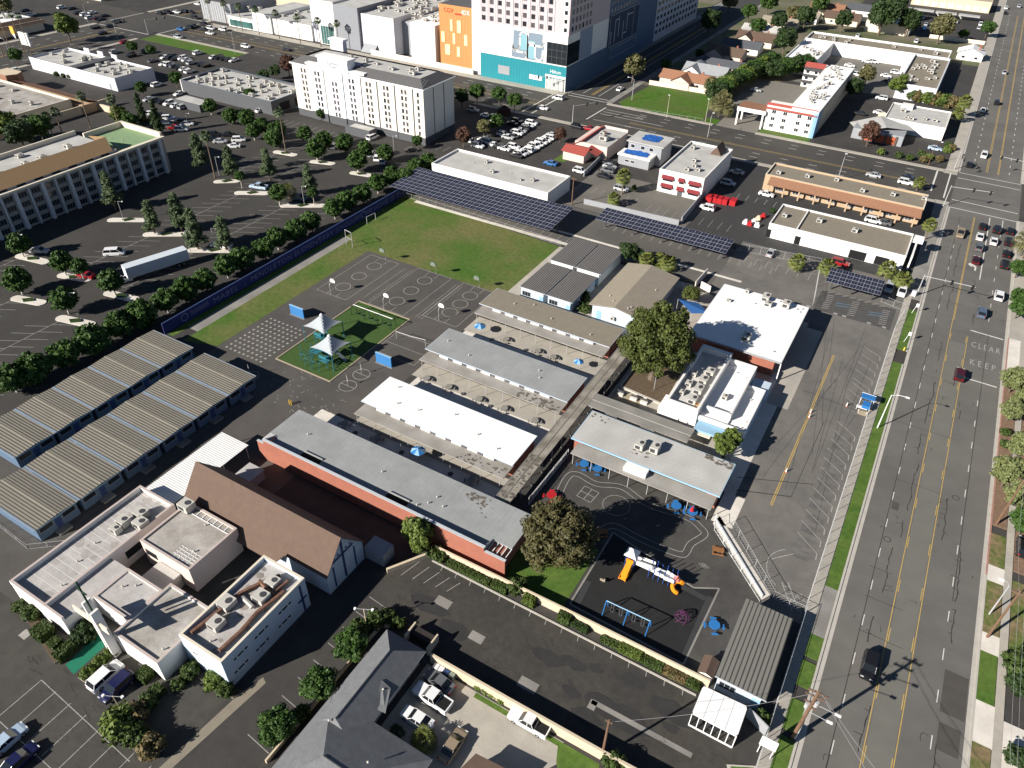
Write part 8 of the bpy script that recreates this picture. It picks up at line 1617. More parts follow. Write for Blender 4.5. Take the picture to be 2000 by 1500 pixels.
for i, (lab, a, c) in enumerate((('near left edge', (-172.1,69.3), (-165.5,71.1)), ('beside the portables', (-155.8,69.6), (-148.2,71.4)), ('below the trailer cab', (-156.2,82.0), (-148.9,83.4)), ('at the left hotel foot', (-190.4,81.8), (-182.3,83.2)), ('beside the red car', (-172.8,81.4), (-166.1,83.3)), ('under the left conifer', (-173.5,106.6), (-165.4,111.9)), ('beside the tow truck', (-156.7,106.9), (-146.8,112.8)), ('in front of the hotel shade', (-188.8,107.1), (-181.2,111.9)), ('under the date palm', (-155.8,139.3), (-146.8,145.1)), ('left of the pool palm', (-171.4,168.7), (-165.3,170.6)), ('nearest the flat office', (-154.7,168.6), (-149.1,169.8)), ('under the pool palm', (-187.2,168.4), (-180.6,169.5)), ('by the blue pickup', (-173.3,138.5), (-166.2,142.7)), ('right of the hotel corner', (-184.7,140.9), (-180.2,144.3)))): island('pale concrete island with dark shrub bed '+lab, a, c)
# ================================================================== VEHICLES
def paint(name, c): return pm('paint_'+name, c, rough=0.28, var=0.0, spec=0.6)
PAINT = {'w': paint('white', (0.78, 0.78, 0.77)), 'k': paint('black', (0.012, 0.012, 0.014)), 'g': paint('grey', (0.12, 0.125, 0.13)), 's': paint('silver', (0.42, 0.43, 0.44)), 'r': paint('red', (0.3, 0.012, 0.015)), 'm': paint('maroon', (0.06, 0.008, 0.012)), 'b': paint('blue', (0.03, 0.14, 0.36)), 'n': paint('navy', (0.012, 0.014, 0.06)), 't': paint('tan', (0.28, 0.22, 0.15)), 'l': paint('pale_blue', (0.4, 0.5, 0.62)), 'v': paint('slate', (0.09, 0.13, 0.18))}
CNAME = {'w': 'white', 'k': 'black', 'g': 'dark grey', 's': 'silver', 'r': 'red', 'm': 'maroon', 'b': 'blue', 'n': 'navy', 't': 'tan', 'l': 'pale blue', 'v': 'slate blue'}
TYRE = pm('tyre_rubber', (0.012, 0.012, 0.012), var=0.0, rough=0.8); HUB = pm('wheel_rim', (0.3, 0.3, 0.31), var=0.0, rough=0.35, spec=0.6)
LAMP_W = pm('headlamp_glass', (0.7, 0.7, 0.68), var=0.0, rough=0.1); LAMP_R = pm('tail_lamp', (0.3, 0.008, 0.008), var=0.0, rough=0.2); CARGL = glass('car_glass', (0.012, 0.014, 0.017), 0.06)
#        L    W     H   sections (x, halfwidth factor, z low, z belt)                        cabin: xa xb xc xd (front base, roof front, roof rear, rear base), belt, roof, top width factor
SPEC = {'sedan': (4.7, 1.82, ((-2.35, .86, .35, .78), (-2.2, .96, .25, .92), (-1.3, 1, .2, .95), (0.9, 1, .2, .9), (1.9, .97, .22, .8), (2.3, .84, .3, .66)), (1.05, 0.35, -0.95, -1.75, .9, 1.43, .76)),
        'suv': (4.7, 1.9, ((-2.35, .9, .4, .95), (-2.25, .98, .3, 1.05), (-1.3, 1, .26, 1.06), (0.9, 1, .26, 1.02), (1.95, .97, .28, .95), (2.32, .86, .35, .8)), (1.2, 0.55, -1.85, -2.22, 1.03, 1.7, .82)),
        'van': (5.1, 1.98, ((-2.55, .92, .38, 1.0), (-2.45, .99, .28, 1.08), (-1.3, 1, .25, 1.08), (1.2, 1, .25, 1.02), (2.1, .96, .28, .9), (2.5, .84, .35, .75)), (1.85, 0.95, -2.2, -2.45, 1.05, 1.78, .84)),
        'pickup': (5.7, 1.98, ((-2.85, .97, .45, 1.0), (-2.8, 1, .4, 1.05), (-1.0, 1, .35, 1.05), (1.0, 1, .35, 1.05), (2.4, .97, .38, 1.0), (2.8, .88, .42, .85)), (1.2, 0.55, -0.75, -1.05, 1.04, 1.78, .84))}
CARM = {}
def car_meshes(k):
    if k in CARM: return CARM[k]
    L, Wd, sec, (xa, xb, xc, xd, zb, zr, tf) = SPEC[k]; hw = Wd/2; D = {}
    b = MB(); rings = []
    for (x, f, z0, z1) in sec:
        w = hw*f; o = len(b.v); b.v += [(x, -w, z0), (x, -w*1.0, z1-0.22), (x, -w*0.93, z1), (x, w*0.93, z1), (x, w, z1-0.22), (x, w, z0)]; rings.append(o)
    for a, c in zip(rings[:-1], rings[1:]):
        for i in range(6): j = (i+1) % 6; b.f.append((a+i, c+i, c+j, a+j)); b.m.append(0)
    b.f.append(tuple(rings[0]+i for i in range(6))); b.m.append(0); b.f.append(tuple(rings[-1]+5-i for i in range(6))); b.m.append(0)
    if k == 'pickup': b.box(-2.7, -0.8, 1.056, -1.15, 0.8, 1.06, 1); b.box(-2.82, -0.97, 1.05, -1.1, -0.8, 1.16); b.box(-2.82, 0.8, 1.05, -1.1, 0.97, 1.16); b.box(-2.86, -0.8, 1.05, -2.72, 0.8, 1.16)
    bw, tw = hw*0.93, hw*tf; top = [(xb, -tw, zr), (xb, tw, zr), (xc, tw, zr), (xc, -tw, zr)]; bot = [(xa, -bw, zb), (xa, bw, zb), (xd, bw, zb), (xd, -bw, zb)]
    xm = (xb+xc)/2
    b.add([(x, y, z+0.015) for x, y, z in top]+[(x, y, z-0.03) for x, y, z in top], [(3, 2, 1, 0), (0, 1, 5, 4), (1, 2, 6, 5), (2, 3, 7, 6), (3, 0, 4, 7)])
    for s in (-1, 1):
        for x0, x1 in ((xa, xb), (xd, xc), (xm, xm-0.05)): b.tube([(x0, s*bw*0.99, zb-0.03), (x1, s*tw, zr)], 0.05, 4)
    D['body'] = b.mesh('body', [PAINT['w'], TYRE])
    q = MB(); q.quad(bot[0], bot[1], top[1], top[0]); D['windscreen'] = q.mesh('windscreen', CARGL)
    q = MB(); q.quad(bot[2], bot[3], top[3], top[2]); D['rear_window'] = q.mesh('rear_window', CARGL)
    for s, nm in ((0, 'side_window'), (1, 'side_window')):
        q = MB(); (q.quad(bot[3], bot[0], top[0], top[3]) if s == 0 else q.quad(bot[1], bot[2], top[2], top[1])); D['side%d' % s] = q.mesh('side_window', CARGL)
    q = MB(); n = 12; q.v = [(0.33*math.cos(2*PI*i/n), y, 0.33*math.sin(2*PI*i/n)) for y in (-0.11, 0.11) for i in range(n)]
    for i in range(n): j = (i+1) % n; q.f.append((i, j, n+j, n+i)); q.m.append(0)
    for o_, rv in ((0, 1), (n, -1)): q.f.append(tuple((o_+i) for i in range(n))[::rv]); q.m.append(0)
    for y in (-0.115, 0.115): q.add([(0.19*math.cos(2*PI*i/8), y, 0.19*math.sin(2*PI*i/8)) for i in range(8)], [tuple(range(8))], 1)
    D['wheel'] = q.mesh('wheel', [TYRE, HUB])
    q = MB(); q.box(-0.06, -0.2, -0.07, 0.06, 0.2, 0.07); D['lamp'] = q.mesh('headlight', LAMP_W); q = MB(); q.box(-0.05, -0.16, -0.1, 0.05, 0.16, 0.1); D['tail'] = q.mesh('tail_light', LAMP_R)
    # simple one-mesh version for cars a few pixels long
    s_ = MB(); s_.v, s_.f, s_.m = list(b.v), list(b.f), [0]*len(b.f)
    for pts in ((bot[0], bot[1], top[1], top[0]), (bot[2], bot[3], top[3], top[2]), (bot[3], bot[0], top[0], top[3]), (bot[1], bot[2], top[2], top[1])): s_.add(pts, [(0, 1, 2, 3)], 1)
    for x in (L*0.31, -L*0.3):
        for y in (-hw+0.1, hw-0.1): s_.add([(x+0.33*math.cos(2*PI*i/8), y+t, 0.33+0.33*math.sin(2*PI*i/8)) for t in (-0.12, 0.12) for i in range(8)], [tuple(range(8)), tuple(range(15, 7, -1))]+[(i, (i+1) % 8, 8+(i+1) % 8, 8+i) for i in range(8)], 2)
    D['simple'] = s_.mesh('car', [PAINT['w'], CARGL, TYRE]); CARM[k] = D; return D
def setpaint(o, c): o.material_slots[0].link = 'OBJECT'; o.material_slots[0].material = PAINT[c]
CARWORD = {'sedan': 'car', 'suv': 'car', 'van': 'van', 'pickup': 'pickup truck'}
def car(k, c, label, x, y, hd, group=None):
    D = car_meshes(k); L, Wd = SPEC[k][:2]; hw = Wd/2
    o = thing({'sedan': 'sedan_car', 'suv': 'suv_car', 'van': 'minivan', 'pickup': 'pickup_truck'}[k], label, CARWORD[k], x, y, 0.02, group)
    def ch(nm, me, loc=(0, 0, 0)): q = bpy.data.objects.new(nm, me); q.location = loc; return link(q, o)
    bd = ch('body', D['body']); setpaint(bd, c)
    ch('windscreen', D['windscreen']); ch('rear_window', D['rear_window']); ch('side_window', D['side0']); ch('side_window', D['side1'])
    for xx in (L*0.31, -L*0.3):
        for yy_ in (-hw+0.1, hw-0.1): ch('wheel', D['wheel'], (xx, yy_, 0.33))
    for yy_ in (-hw*0.62, hw*0.62): ch('headlight', D['lamp'], (L/2-0.12, yy_, 0.66 if k == 'sedan' else 0.8)); ch('tail_light', D['tail'], (-L/2+0.03, yy_*1.15, 0.75 if k == 'sedan' else 0.9))
    o.rotation_euler = (0, 0, hd); return o
def far_car(k, c, label, x, y, hd, group):
    o = bpy.data.objects.new('car', car_meshes(k)['simple']); o.location = (x, y, 0.02); o.rotation_euler = (0, 0, hd); link(o); setpaint(o, c); return tag(o, label, 'car', group)
UP, DN, RT, LF = PI/2, -PI/2, 0.0, PI
for k, c, lab, p, hd in (('sedan', 'k', 'black car at the head of the left turn lane', (19.9,235.3), UP), ('suv', 'k', 'black car at the head of the middle lane queue', (23.5,234.9), UP), ('sedan', 'k', 'black car at the head of the right lane queue', (26.8,236.3), UP), ('sedan', 'w', 'white car second in the left turn lane', (19.7,227.6), UP), ('sedan', 'w', 'white car second in the middle lane queue', (23.2,226.6), UP), ('suv', 'k', 'black car second in the right lane beside the palm', (26.7,228.2), UP), ('suv', 'g', 'dark grey car third in the left turn lane', (19.9,220.3), UP), ('sedan', 'k', 'black car third in the right lane queue', (26.6,220.4), UP), ('sedan', 'm', 'dark red car last in the left turn lane', (19.8,211.8), UP), ('suv', 'k', 'black car last in the right lane queue', (26.4,213.1), UP), ('pickup', 't', 'tan pickup driving down from the junction', (14.8,226.7), DN), ('suv', 'w', 'white car with sunroof driving up the street', (26.0,194.5), UP), ('suv', 'v', 'slate blue car above the keep clear marking', (22.9,183.6), UP), ('suv', 'm', 'dark maroon car in the centre lane below the keep clear marking', (20.6,154.0), UP), ('suv', 'k', 'black car nearest the camera driving down the street', (15.9,73.7), DN), ('suv', 'r', 'red car parked in front of the white shops', (-10.7,190.5), RT), ('suv', 's', 'silver car beside the fan palm and smallest solar canopy', (2.3,184.1), DN), ('suv', 'w', 'white car under the fan palm beside the street', (5.3,183.7), DN), ('sedan', 's', 'silver car left of the leftmost short fan palm', (-27.6,186.3), UP), ('pickup', 'w', 'white pickup parked beside the tan driveway wall', (-20.4,42.8), LF), ('pickup', 'w', 'white pickup with loaded bed in the house driveway', (-32.9,39.1), LF-0.05), ('sedan', 'w', 'white car below the loaded pickup in the driveway', (-32.9,35.8), LF), ('sedan', 'g', 'dark car above the loaded pickup in the driveway', (-33.4,41.4), LF-0.1), ('sedan', 't', 'dusty car at the bottom of the driveway beside the sago palm', (-27.1,35.4), UP), ('suv', 'w', 'white car beside the green church ramp', (-71.8,19.2), UP), ('suv', 'n', 'navy car next to the white one at the church', (-69.2,19.0), DN), ('sedan', 'l', 'pale blue car at the lower left edge', (-74.7,7.5), UP), ('sedan', 'n', 'navy car at the lower left corner', (-71.2,6.8), UP), ('suv', 'k', 'dark parked car at the right edge across the street', (33.7,108.6), UP)): car(k, c, lab, p[0], p[1], hd)
def along(k, c, lab, a, f): car(k, c, lab, (a[0]+f[0])/2, (a[1]+f[1])/2, math.atan2(f[1]-a[1], f[0]-a[0]))
along('van', 'w', 'white minivan driving through the hotel car park', (-172.7,93.6), (-169.5,96.3)); along('sedan', 's', 'silver car in the shade left of the round trees', (-189.8,84.7), (-186.1,86.5)); along('sedan', 'r', 'red car between two round trees in hotel car park', (-165.1,84.5), (-169.2,83.3)); along('pickup', 'l', 'pale blue pickup on the island aisle by the conifers', (-167.7,144.8), (-173.4,143.4)); along('suv', 'v', 'dark blue car behind the date palm island', (-157.2,144.1), (-152.5,145.4)); along('pickup', 'w', 'white pickup beside the restaurant annex near the pool', (-233.7,198.1), (-241.8,200.9)); along('van', 'w', 'white service van at the hotel bin store', (-168.5,192.3), (-168.4,198.3)); along('sedan', 'w', 'white car parked left of the pool palm', (-220.7,192.2), (-220.8,197.0)); along('sedan', 'k', 'black car at the right front corner of white hotel', (-151.2,192.1), (-149.2,194.5))
for lab, p, c in (('white car below the white hotel row trees', (-158.9,183.1), 'w'), ('second white car below the white hotel row trees', (-155.2,181.4), 'w'), ('grey car between the hotel row trees', (-173.9,181.6), 'g'), ('white car peeking from behind the hotel row trees', (-152.0,180.3), 'w')): far_car('suv', c, lab, p[0], p[1], UP+0.5, None)
# long trailers
def trailer(label, f, r_, zt=3.9, wd=2.6, dx=0):
    o = thing('box_trailer', label, 'trailer', (f[0]+r_[0])/2, (f[1]+r_[1])/2); L = math.hypot(f[0]-r_[0], f[1]-r_[1]); cx, cy = wloc(o)[:2]
    q = MB(); q.box(cx-L/2, cy-wd/2, 1.15, cx+L/2, cy+wd/2, zt); part(o, 'box', q, pm('trailer_white', (0.66, 0.69, 0.72), var=0.03))
    q = MB(); q.box(cx-L/2-0.04, cy-wd/2-0.03, zt, cx+L/2+0.04, cy+wd/2+0.03, zt+0.06); part(o, 'roof', q, pm('trailer_roof', (0.55, 0.6, 0.64), var=0.05))
    for x in (-L/2+1.6, -L/2+2.9):
        for s in (-1, 1): w = bpy.data.objects.new('wheel', car_meshes('suv')['wheel']); w.location = (x, s*(wd/2-0.2), 0.5); w.scale = (1.5, 1.6, 1.5); link(w, o)
    for s in (-1, 1): q = MB(); q.box(cx+L/2-2.6, cy+s*0.8-0.08, 0, cx+L/2-2.45, cy+s*0.8+0.08, 1.15); part(o, 'landing_leg', q, DSTEEL)
    o.rotation_euler = (0, 0, math.atan2(f[1]-r_[1], f[0]-r_[0]))
trailer('long white box trailer in the hotel car park', (-157.2, 88.0), (-152.6, 102.4))
along('pickup', 'w', 'white truck cab pulling the long box trailer', (-156.9, 88.6), (-158.8, 84.2)); along('pickup', 'w', 'white tow truck beside the conifer and lamp', (-148.8,113.1), (-154.1,111.1))
# far cars in rows
def cars(lst, hd, where, group, kinds=('sedan', 'suv')):
    for i, (x, y, c) in enumerate(lst): far_car(kinds[i % len(kinds)], c, '%s %s car %s' % (ORD[i], CNAME[c], where), x, y, hd+(0 if i % 3 else PI), group)
cars([(-251.5,169.4,'w'),(-241.7,170.0,'w'),(-238.2,169.7,'w'),(-235.1,169.8,'k'),(-231.5,169.7,'w'),(-234.7,164.4,'g'),(-232.2,164.8,'r'),(-228.6,164.7,'w'),(-246.8,170.6,'k'),(-238.0,164.7,'k'),(-208.8,164.2,'s'),(-204.7,168.6,'w'),(-201.9,163.6,'w'),(-215.3,167.4,'k'),(-213.2,164.2,'k'),(-247.1,169.0,'k'),(-211.3,170.1,'k')], UP-0.9, 'counted along the rows behind the cypresses', 'cars behind the cypresses')
cars([(-265.0,180.2,'s'),(-262.1,180.7,'g'),(-258.3,181.1,'k'),(-254.8,181.3,'w'),(-250.7,181.2,'w'),(-247.1,181.4,'s'),(-261.1,191.3,'w'),(-277.3,193.9,'w')], UP, 'in the row below the restaurant blocks', 'cars below the restaurant blocks')
cars([(-299.2,215.4,'w'),(-296.8,216.1,'w'),(-293.2,215.8,'g'),(-289.5,215.4,'k'),(-286.0,215.1,'w'),(-281.3,213.7,'w'),(-307.3,222.7,'w'),(-304.5,223.6,'k'),(-301.6,223.6,'k'),(-299.9,225.8,'w'),(-296.5,225.2,'w'),(-290.9,223.1,'s'),(-285.8,223.7,'k'),(-282.8,223.9,'k'),(-289.9,234.8,'w'),(-287.4,235.5,'k'),(-284.3,235.6,'k'),(-281.4,235.6,'k'),(-279.2,236.2,'w'),(-332.2,215.7,'s'),(-323.1,225.2,'k'),(-321.4,216.0,'k'),(-307.0,215.9,'g'),(-301.0,235.4,'w')], UP, 'in the upper left restaurant car park', 'cars in the upper left car park')
cars([(-118.2,208.3,'k'),(-117.9,210.2,'w'),(-117.6,212.0,'s'),(-117.5,214.3,'w'),(-117.4,216.6,'w'),(-117.3,219.0,'w'),(-117.2,221.3,'w'),(-117.1,223.7,'w'),(-117.2,226.6,'w'),(-117.1,229.0,'w'),(-117.2,232.0,'s'),(-123.0,214.6,'w'),(-128.4,223.4,'k'),(-128.7,226.8,'w'),(-128.9,229.8,'s'),(-128.9,232.3,'k'),(-129.1,235.4,'w'),(-129.4,238.5,'w'),(-135.1,214.7,'w'),(-132.3,213.6,'w'),(-129.5,212.6,'w'),(-127.1,211.9,'k'),(-124.9,211.6,'w'),(-133.7,208.7,'w'),(-138.5,211.3,'w'),(-132.0,222.8,'w'),(-129.3,221.5,'s'),(-144.7,236.2,'l'),(-147.5,236.4,'w'),(-155.0,239.1,'s'),(-135.3,234.5,'k'),(-134.9,237.5,'k')], RT, 'counted through the crowded lot right of the white hotel', 'cars in the crowded lot')
cars([(-105.6,208.7,'b'),(-94.6,208.2,'w'),(-86.4,208.7,'k'),(-87.4,213.5,'g'),(-88.2,217.0,'s'),(-77.8,202.6,'s'),(-51.7,235.3,'s'),(-51.3,224.9,'s'),(-38.8,223.4,'w'),(-51.1,203.9,'w'),(-71.0,326.1,'s'),(-7.6,221.9,'w'),(-5.0,222.3,'g'),(-89.4,219.3,'k')], RT, 'scattered among the shop lots below the cross street', 'cars scattered in the shop lots')
cars([(-13.3,257.4,'s'),(-3.5,256.9,'w'),(-3.0,261.2,'k'),(-134.8,269.9,'w'),(-134.2,256.0,'w'),(-113.7,244.4,'k'),(-109.4,245.3,'r'),(-292.0,255.7,'w'),(-272.8,262.6,'k'),(-324.9,272.1,'w'),(-324.5,263.5,'w'),(-331.4,270.1,'w'),(-332.4,266.8,'k'),(-340.2,274.3,'k'),(-342.3,261.0,'b'),(-341.4,265.6,'k'),(-342.0,269.1,'k'),(-330.5,249.5,'s'),(-378.5,277.9,'k'),(-376.1,281.2,'k'),(-373.4,284.7,'w'),(-371.1,287.8,'k'),(-367.4,289.0,'k'),(-355.5,281.4,'k'),(-380.2,304.8,'w')], RT, 'from the right on the cross street', 'cars on the cross street')
cars([(17.4,417.3,'s'),(16.9,365.4,'k'),(12.7,351.8,'w'),(16.4,296.9,'w'),(12.8,284.8,'k'),(11.2,577.2,'w'),(11.6,560.6,'k'),(17.8,587.3,'s'),(-119.0,295.1,'w')], UP, 'on the streets above the junction', 'cars above the junction')
cars([(-365.9,234.1,'k'),(-378.3,239.2,'k'),(-375.2,245.3,'k'),(-379.9,252.7,'k'),(-343.7,229.6,'r'),(-430.8,256.7,'w'),(-424.4,258.3,'k'),(-406.5,253.3,'w'),(-407.5,258.5,'w'),(-394.4,252.0,'m'),(-396.2,257.8,'k'),(-398.4,250.5,'w'),(-390.0,250.9,'k'),(-341.5,169.6,'w'),(-340.5,171.2,'w'),(-340.7,173.7,'w'),(-439.7,233.6,'w'),(-433.4,233.8,'s'),(-439.4,241.3,'k'),(-428.2,237.5,'w'),(-425.9,222.4,'k'),(-412.3,253.5,'k'),(-423.0,231.4,'w')], UP, 'around the upper left junction', 'cars around the upper left junction')
cars([(-35.2,513.9,'w'),(-31.4,516.6,'k'),(-28.5,517.2,'w'),(-20.8,518.1,'k'),(-17.2,519.1,'w'),(-13.9,518.4,'k'),(-11.2,517.4,'w'),(-24.5,488.9,'b'),(-25.0,500.1,'s'),(1.0,518.6,'w'),(0.9,508.4,'s'),(-62.6,518.4,'k'),(-59.0,519.3,'k'),(-24.6,455.6,'w'),(-52.3,450.2,'w')], UP, 'in the upper right car park', 'cars in the upper right car park')
cars([(-39.3,400.5,'w'),(-36.5,401.4,'w'),(-44.9,388.3,'w'),(-36.8,387.9,'w'),(-27.9,380.4,'w'),(-24.9,388.2,'w'),(-25.4,373.8,'k'),(-38.9,374.8,'w'),(-22.0,324.8,'w'),(-24.3,344.6,'w'),(1.2,294.8,'l'),(-23.5,370.6,'k'),(-28.3,319.2,'k')], RT, 'between motel, workshop and court shops', 'cars around the court shops')
p = (-22.6,395.4); b = MB(); b.box(p[0]-1.2, p[1]-3, 0.5, p[0]+1.2, p[1]+2, 3.2); b.box(p[0]-1.1, p[1]-4.6, 0.5, p[0]+1.1, p[1]-3.05, 2.2); one('box_truck', b, TRIM, 'white box truck in the court of shops', 'truck')
# ================================================================== STREET FURNITURE
def street_light(label, x, y, h, arm, dx, dy, mat=STEEL, group='street lights', base=True):
    o = thing('street_light', label, 'street light', x, y, 0.1, group)
    q = MB(); q.tube([(x, y, 0.1), (x, y, h*0.5), (x, y, h)], [0.13, 0.1, 0.08], 7); part(o, 'pole', q, mat)
    q = MB(); q.tube([(x, y, h-0.05), (x+dx*arm*0.4, y+dy*arm*0.4, h+0.45), (x+dx*arm, y+dy*arm, h+0.55)], 0.05, 5); part(o, 'arm', q, mat)
    q = MB(); q.box(x+dx*arm-0.35, y+dy*arm-0.17, h+0.45, x+dx*arm+0.35, y+dy*arm+0.17, h+0.6); part(o, 'lamp_head', q, TRIM)
street_light('tall pale street light beside the long grass verge', 8.6, 127.6, 8.2, 2.6, 1, 0, TRIM); street_light('street light across the street on the brown pole verge', 29.9, 92.2, 7.0, 1.2, -1, 0)
street_light('street light on the cross street near the awning building', *(-70.4,262.3), 7.5, 2, 0, 1); street_light('street light at the junction by the sunny lot', *(-109.7,285.7), 8, 2.5, -1, 0); street_light('street light pole along the sunny lot', *(-90.4,273.8), 8, 0.6, 0, -1, pm('yellow_pole', (0.45, 0.42, 0.3), var=0.1)); street_light('street light pole right of the sunny lot', *(-76.5,277.6), 8, 0.6, 0, -1, MATS['yellow_pole'])
street_light('street light on the cross street above the peach shops', *(-22.5,248.0), 7.5, 2, 0, 1); street_light('street light beside the workshop car', *(0.9,276.9), 8, 1.5, 1, 0, WOODP); street_light('street light in front of the mall', *(-288.1,245.6), 9, 2.5, 0, 1); street_light('street light on the upper left street', *(-384.3,240.1), 10, 3, 0, 1); street_light('second street light on the upper left street', *(-354.9,182.0), 9, 2.5, -1, 0)
def signal(label, x, y, h, dx, dy, L):
    o = thing('traffic_signal', label, 'traffic signal', x, y, 0, 'traffic signals'); q = MB(); q.tube([(x, y, 0), (x, y, h)], [0.16, 0.11], 7); part(o, 'pole', q, STEEL)
    q = MB(); q.tube([(x, y, h-0.4), (x+dx*L, y+dy*L, h)], 0.08, 6); part(o, 'mast_arm', q, STEEL)
    for t in (0.55, 0.95): q = MB(); a, c = x+dx*L*t, y+dy*L*t; q.box(a-0.25, c-0.2, h-0.9, a+0.25, c+0.2, h+0.25); part(o, 'signal_head', q, BLACK)
signal('signal mast reaching over the street beside the smallest solar canopy', 8.6, 184.5, 6.0, 1, 0, 11); signal('signal mast at the peach shop corner', 8.8, 245.5, 6.5, 1, 0.1, 11); signal('signal mast at the workshop corner', 8.8, 279, 6.5, 0.2, -1, 8); signal('signal mast on the far corner of the main junction', 31, 280, 6.5, -1, 0, 11)
signal('signal mast at the side street junction by the crowded lot', *(-117.7,248.7), 6.5, 0.6, 0.8, 10); signal('signal mast at the tower hotel corner', *(-138.7,277.1), 6.5, -0.8, -0.5, 9); signal('signal mast at the upper left junction', *(-347.6,245.9), 7, 0.4, 0.9, 10); signal('second signal mast at the upper left junction', *(-353.6,233.2), 7, -0.2, 0.9, 8)
def utility(label, x, y, h, arms, lean=(0, 0), r0=0.2):
    o = thing('utility_pole', label, 'utility pole', x, y, 0, 'wooden utility poles'); tx, ty = x+lean[0], y+lean[1]; q = MB(); q.tube([(x, y, 0), (tx, ty, h)], [r0, r0*0.65], 8); part(o, 'pole', q, WOODP)
    for z, L in arms: q = MB(); f = z/h; cx, cy = x+lean[0]*f, y+lean[1]*f; q.box(cx-L/2, cy-0.08, z-0.08, cx+L/2, cy+0.08, z+0.08); a = part(o, 'crossarm', q, WOODP); [part(a, 'insulator', MB().cyl(cx-L/2+0.15+k*(L-0.3)/3, cy, z+0.08, z+0.3, 0.07, 6), DSTEEL) for k in range(4)]
    return o
o = utility('big utility pole with crossarms and long shadow over the street', 9.3, 58.6, 12.6, ((12.2, 2.4), (11.2, 2.4), (9.6, 1.8), (8.6, 1.4)), (0.1, -0.9), 0.26)
for z, dx in ((9.2, 0.45), (8.2, -0.4)): part(o, 'transformer', MB().cyl(9.35+dx, 58.0, z, z+0.9, 0.26, 9), STEEL)
for z, L in ((9.6, 2.6), (7.6, 2.2)): q = MB(); q.tube([(9.4, 58, z), (9.4+L, 57.6, z+0.5)], 0.04, 4); part(o, 'lamp_arm', q, STEEL); q = MB(); q.box(9.4+L-0.1, 57.45, z+0.42, 9.4+L+0.6, 57.75, z+0.56); part(o, 'lamp_head', q, TRIM)
part(o, 'riser', MB().tube([(9.6, 58.5, 0), (9.6, 58.5, 4)], 0.07, 5), TRIM)
utility('brown wooden pole in front of the dry lawns across the street', 29.9, 87.8, 11, ((10.4, 1.8),)); utility('leaning wooden pole among pale bushes across the street', 29.8, 112.4, 11, ((10.4, 1.8),)); utility('wooden pole rising from the lawn behind the driveway wall', -10.6, 43.9, 9.0, ((8.6, 0.9),)); utility('wooden pole beside the pale parking lot', *(-86.0,185.3), 8.5, ((8.0, 1.8),)); utility('wooden pole at the clutter yard wall', *(-94.9,226.4), 8, ((7.6, 1.4),))
def lot_lamp(label, x, y, h, two=True): 
    o = thing('lot_lamp', label, 'lamp post', x, y, 0, 'car park lamp posts'); part(o, 'pole', MB().tube([(x, y, 0), (x, y, h)], 0.07, 6), W_TAN if two else STEEL)
    for s in ((-1, 1) if two else (1,)): part(o, 'arm', MB().tube([(x, y, h-0.05), (x+s*1.0, y+s*0.5, h)], 0.04, 4), STEEL); part(o, 'lamp_head', MB().cyl(x+s*1.1, y+s*0.55, h-0.12, h+0.08, 0.2, 8), TRIM)
lot_lamp('pale double headed lamp at the driveway corner', *(-47.0,43.0), 4.7); lot_lamp('lamp post on the church car park island', *(-65.7,17.1), 4.5)
for lab, p in (('lamp post beside the balcony hotel conifer', (-185.1,108.3)), ('lamp post on the island beside the portables', (-153.8,72.3)), ('lamp post near the left edge round tree', (-189.2,82.6)), ('lamp post beside the tow truck conifer', (-151.9,110.6)), ('lamp post on the date palm island', (-150.9,142.5)), ('lamp post near the slender palm', (-187.9,144.5)), ('lamp post in the full parking row', (-226.7,166.5)), ('lamp post before the mansard hotel', (-153.9,188.6)), ('lamp post in the crowded lot', (-136.1,218.8)), ('lamp post at the trailer rear', (-156.3,106.1))): lot_lamp(lab, p[0], p[1], 6.0, False)
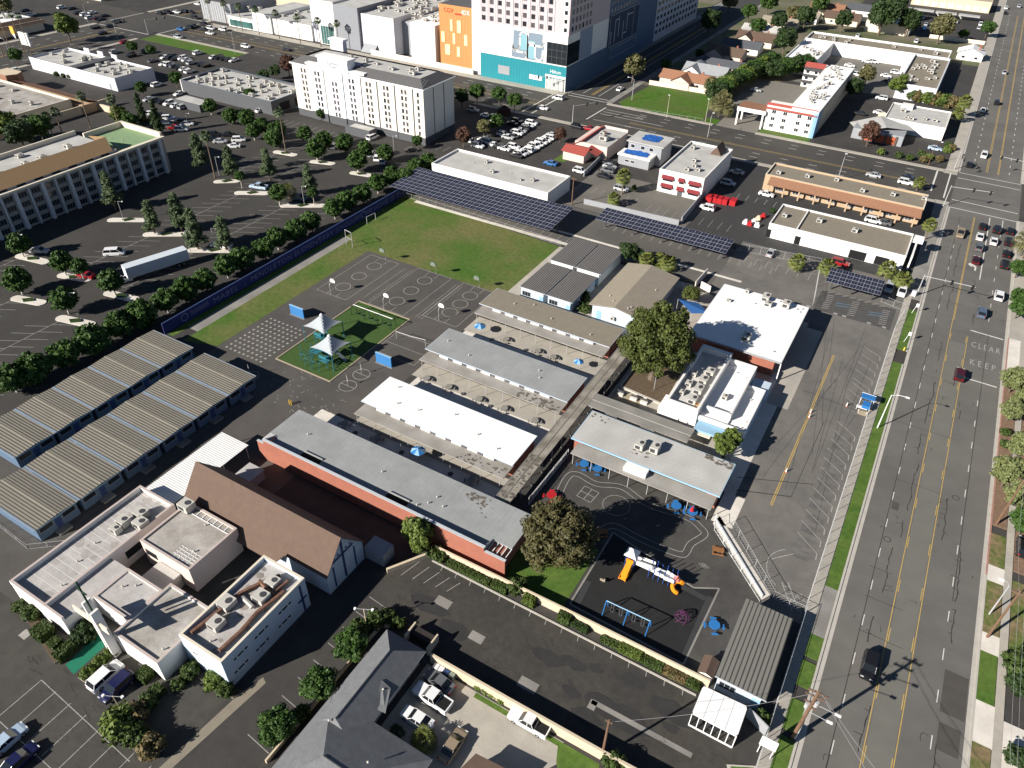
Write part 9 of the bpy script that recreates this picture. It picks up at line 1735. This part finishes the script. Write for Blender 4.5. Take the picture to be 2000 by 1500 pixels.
# power lines across the lower right corner
for i, (a, c) in enumerate((((9.8, 57.7, 12.3), (30.0, 44.0, 10.8)), ((10.4, 57.7, 11.4), (30.4, 40, 10.4)), ((29.9, 87.8, 10.5), (30.6, 30, 10.2)), ((30.6, 87.8, 10.5), (31.4, 30, 10.2)), ((29.9, 112.4, 10.4), (29.9, 87.8, 10.5)), ((9.3, 57.7, 12.3), (-10.6, 43.9, 8.6)))):
    q = MB(); n = 10; q.tube([(a[0]+(c[0]-a[0])*t/n, a[1]+(c[1]-a[1])*t/n, a[2]+(c[2]-a[2])*t/n-1.0*(1-(2*t/n-1)**2)) for t in range(n+1)], 0.022, 3); one('power_line', q, STEEL, ['upper wire crossing the street at the lower right', 'lower wire crossing the street at the lower right', 'inner wire along the far pavement', 'outer wire along the far pavement', 'wire between the two far poles', 'service wire to the pole behind the driveway wall'][i], 'cable', 'overhead wires')
b = MB(); p = (7.9,184.2); b.box(p[0]-0.5, p[1]-0.4, 0.1, p[0]+0.5, p[1]+0.4, 1.4); one('signal_cabinet', b, W_LAV, 'white signal cabinet at the end of the short verge', 'cabinet')
for i, p in enumerate(((8.7,175.4), (8.8,161.6))): 
    o = thing('flag_sign', ['upper white leaning sign on the short verge', 'white leaning sign at the top of the long verge'][i], 'sign', p[0], p[1], 0.1, 'leaning verge signs'); part(o, 'post', MB().tube([(p[0], p[1], 0.1), (p[0]+0.5, p[1]+0.3, 2.6)], 0.05, 5), TRIM); part(o, 'panel', MB().box(p[0]+0.3, p[1]+0.25, 1.8, p[0]+0.9, p[1]+0.35, 2.7), TRIM)
p = (9.3,158.0); o = thing('fire_hydrant', 'yellow fire hydrant at the top of the long verge', 'hydrant', p[0], p[1], 0.1); part(o, 'barrel', MB().cyl(p[0], p[1], 0.1, 0.75, 0.16, 8), pm('hydrant_yellow', (0.7, 0.52, 0.08), var=0.1)); part(o, 'bonnet', MB().cyl(p[0], p[1], 0.75, 0.95, 0.14, 8, 0, 0.05), MATS['hydrant_yellow'])
p = (-34.2,118.8); o = thing('flagpole', 'flagpole with striped flag beside the giant tree trunk', 'flagpole', p[0]+1.8, p[1]-3.2); x, y = p[0]+1.8, p[1]-3.2; part(o, 'pole', MB().tube([(x, y, 0), (x, y, 9)], 0.06, 6), STEEL)
for k in range(7): part(o, 'flag_stripe', MB().quad((x+0.05, y, 6.9+k*0.2), (x+1.5-0.05*k, y+0.25, 6.0+k*0.2), (x+1.5-0.05*k, y+0.25, 6.2+k*0.2), (x+0.05, y, 7.1+k*0.2)), P_RED if k % 2 == 0 else TRIM)
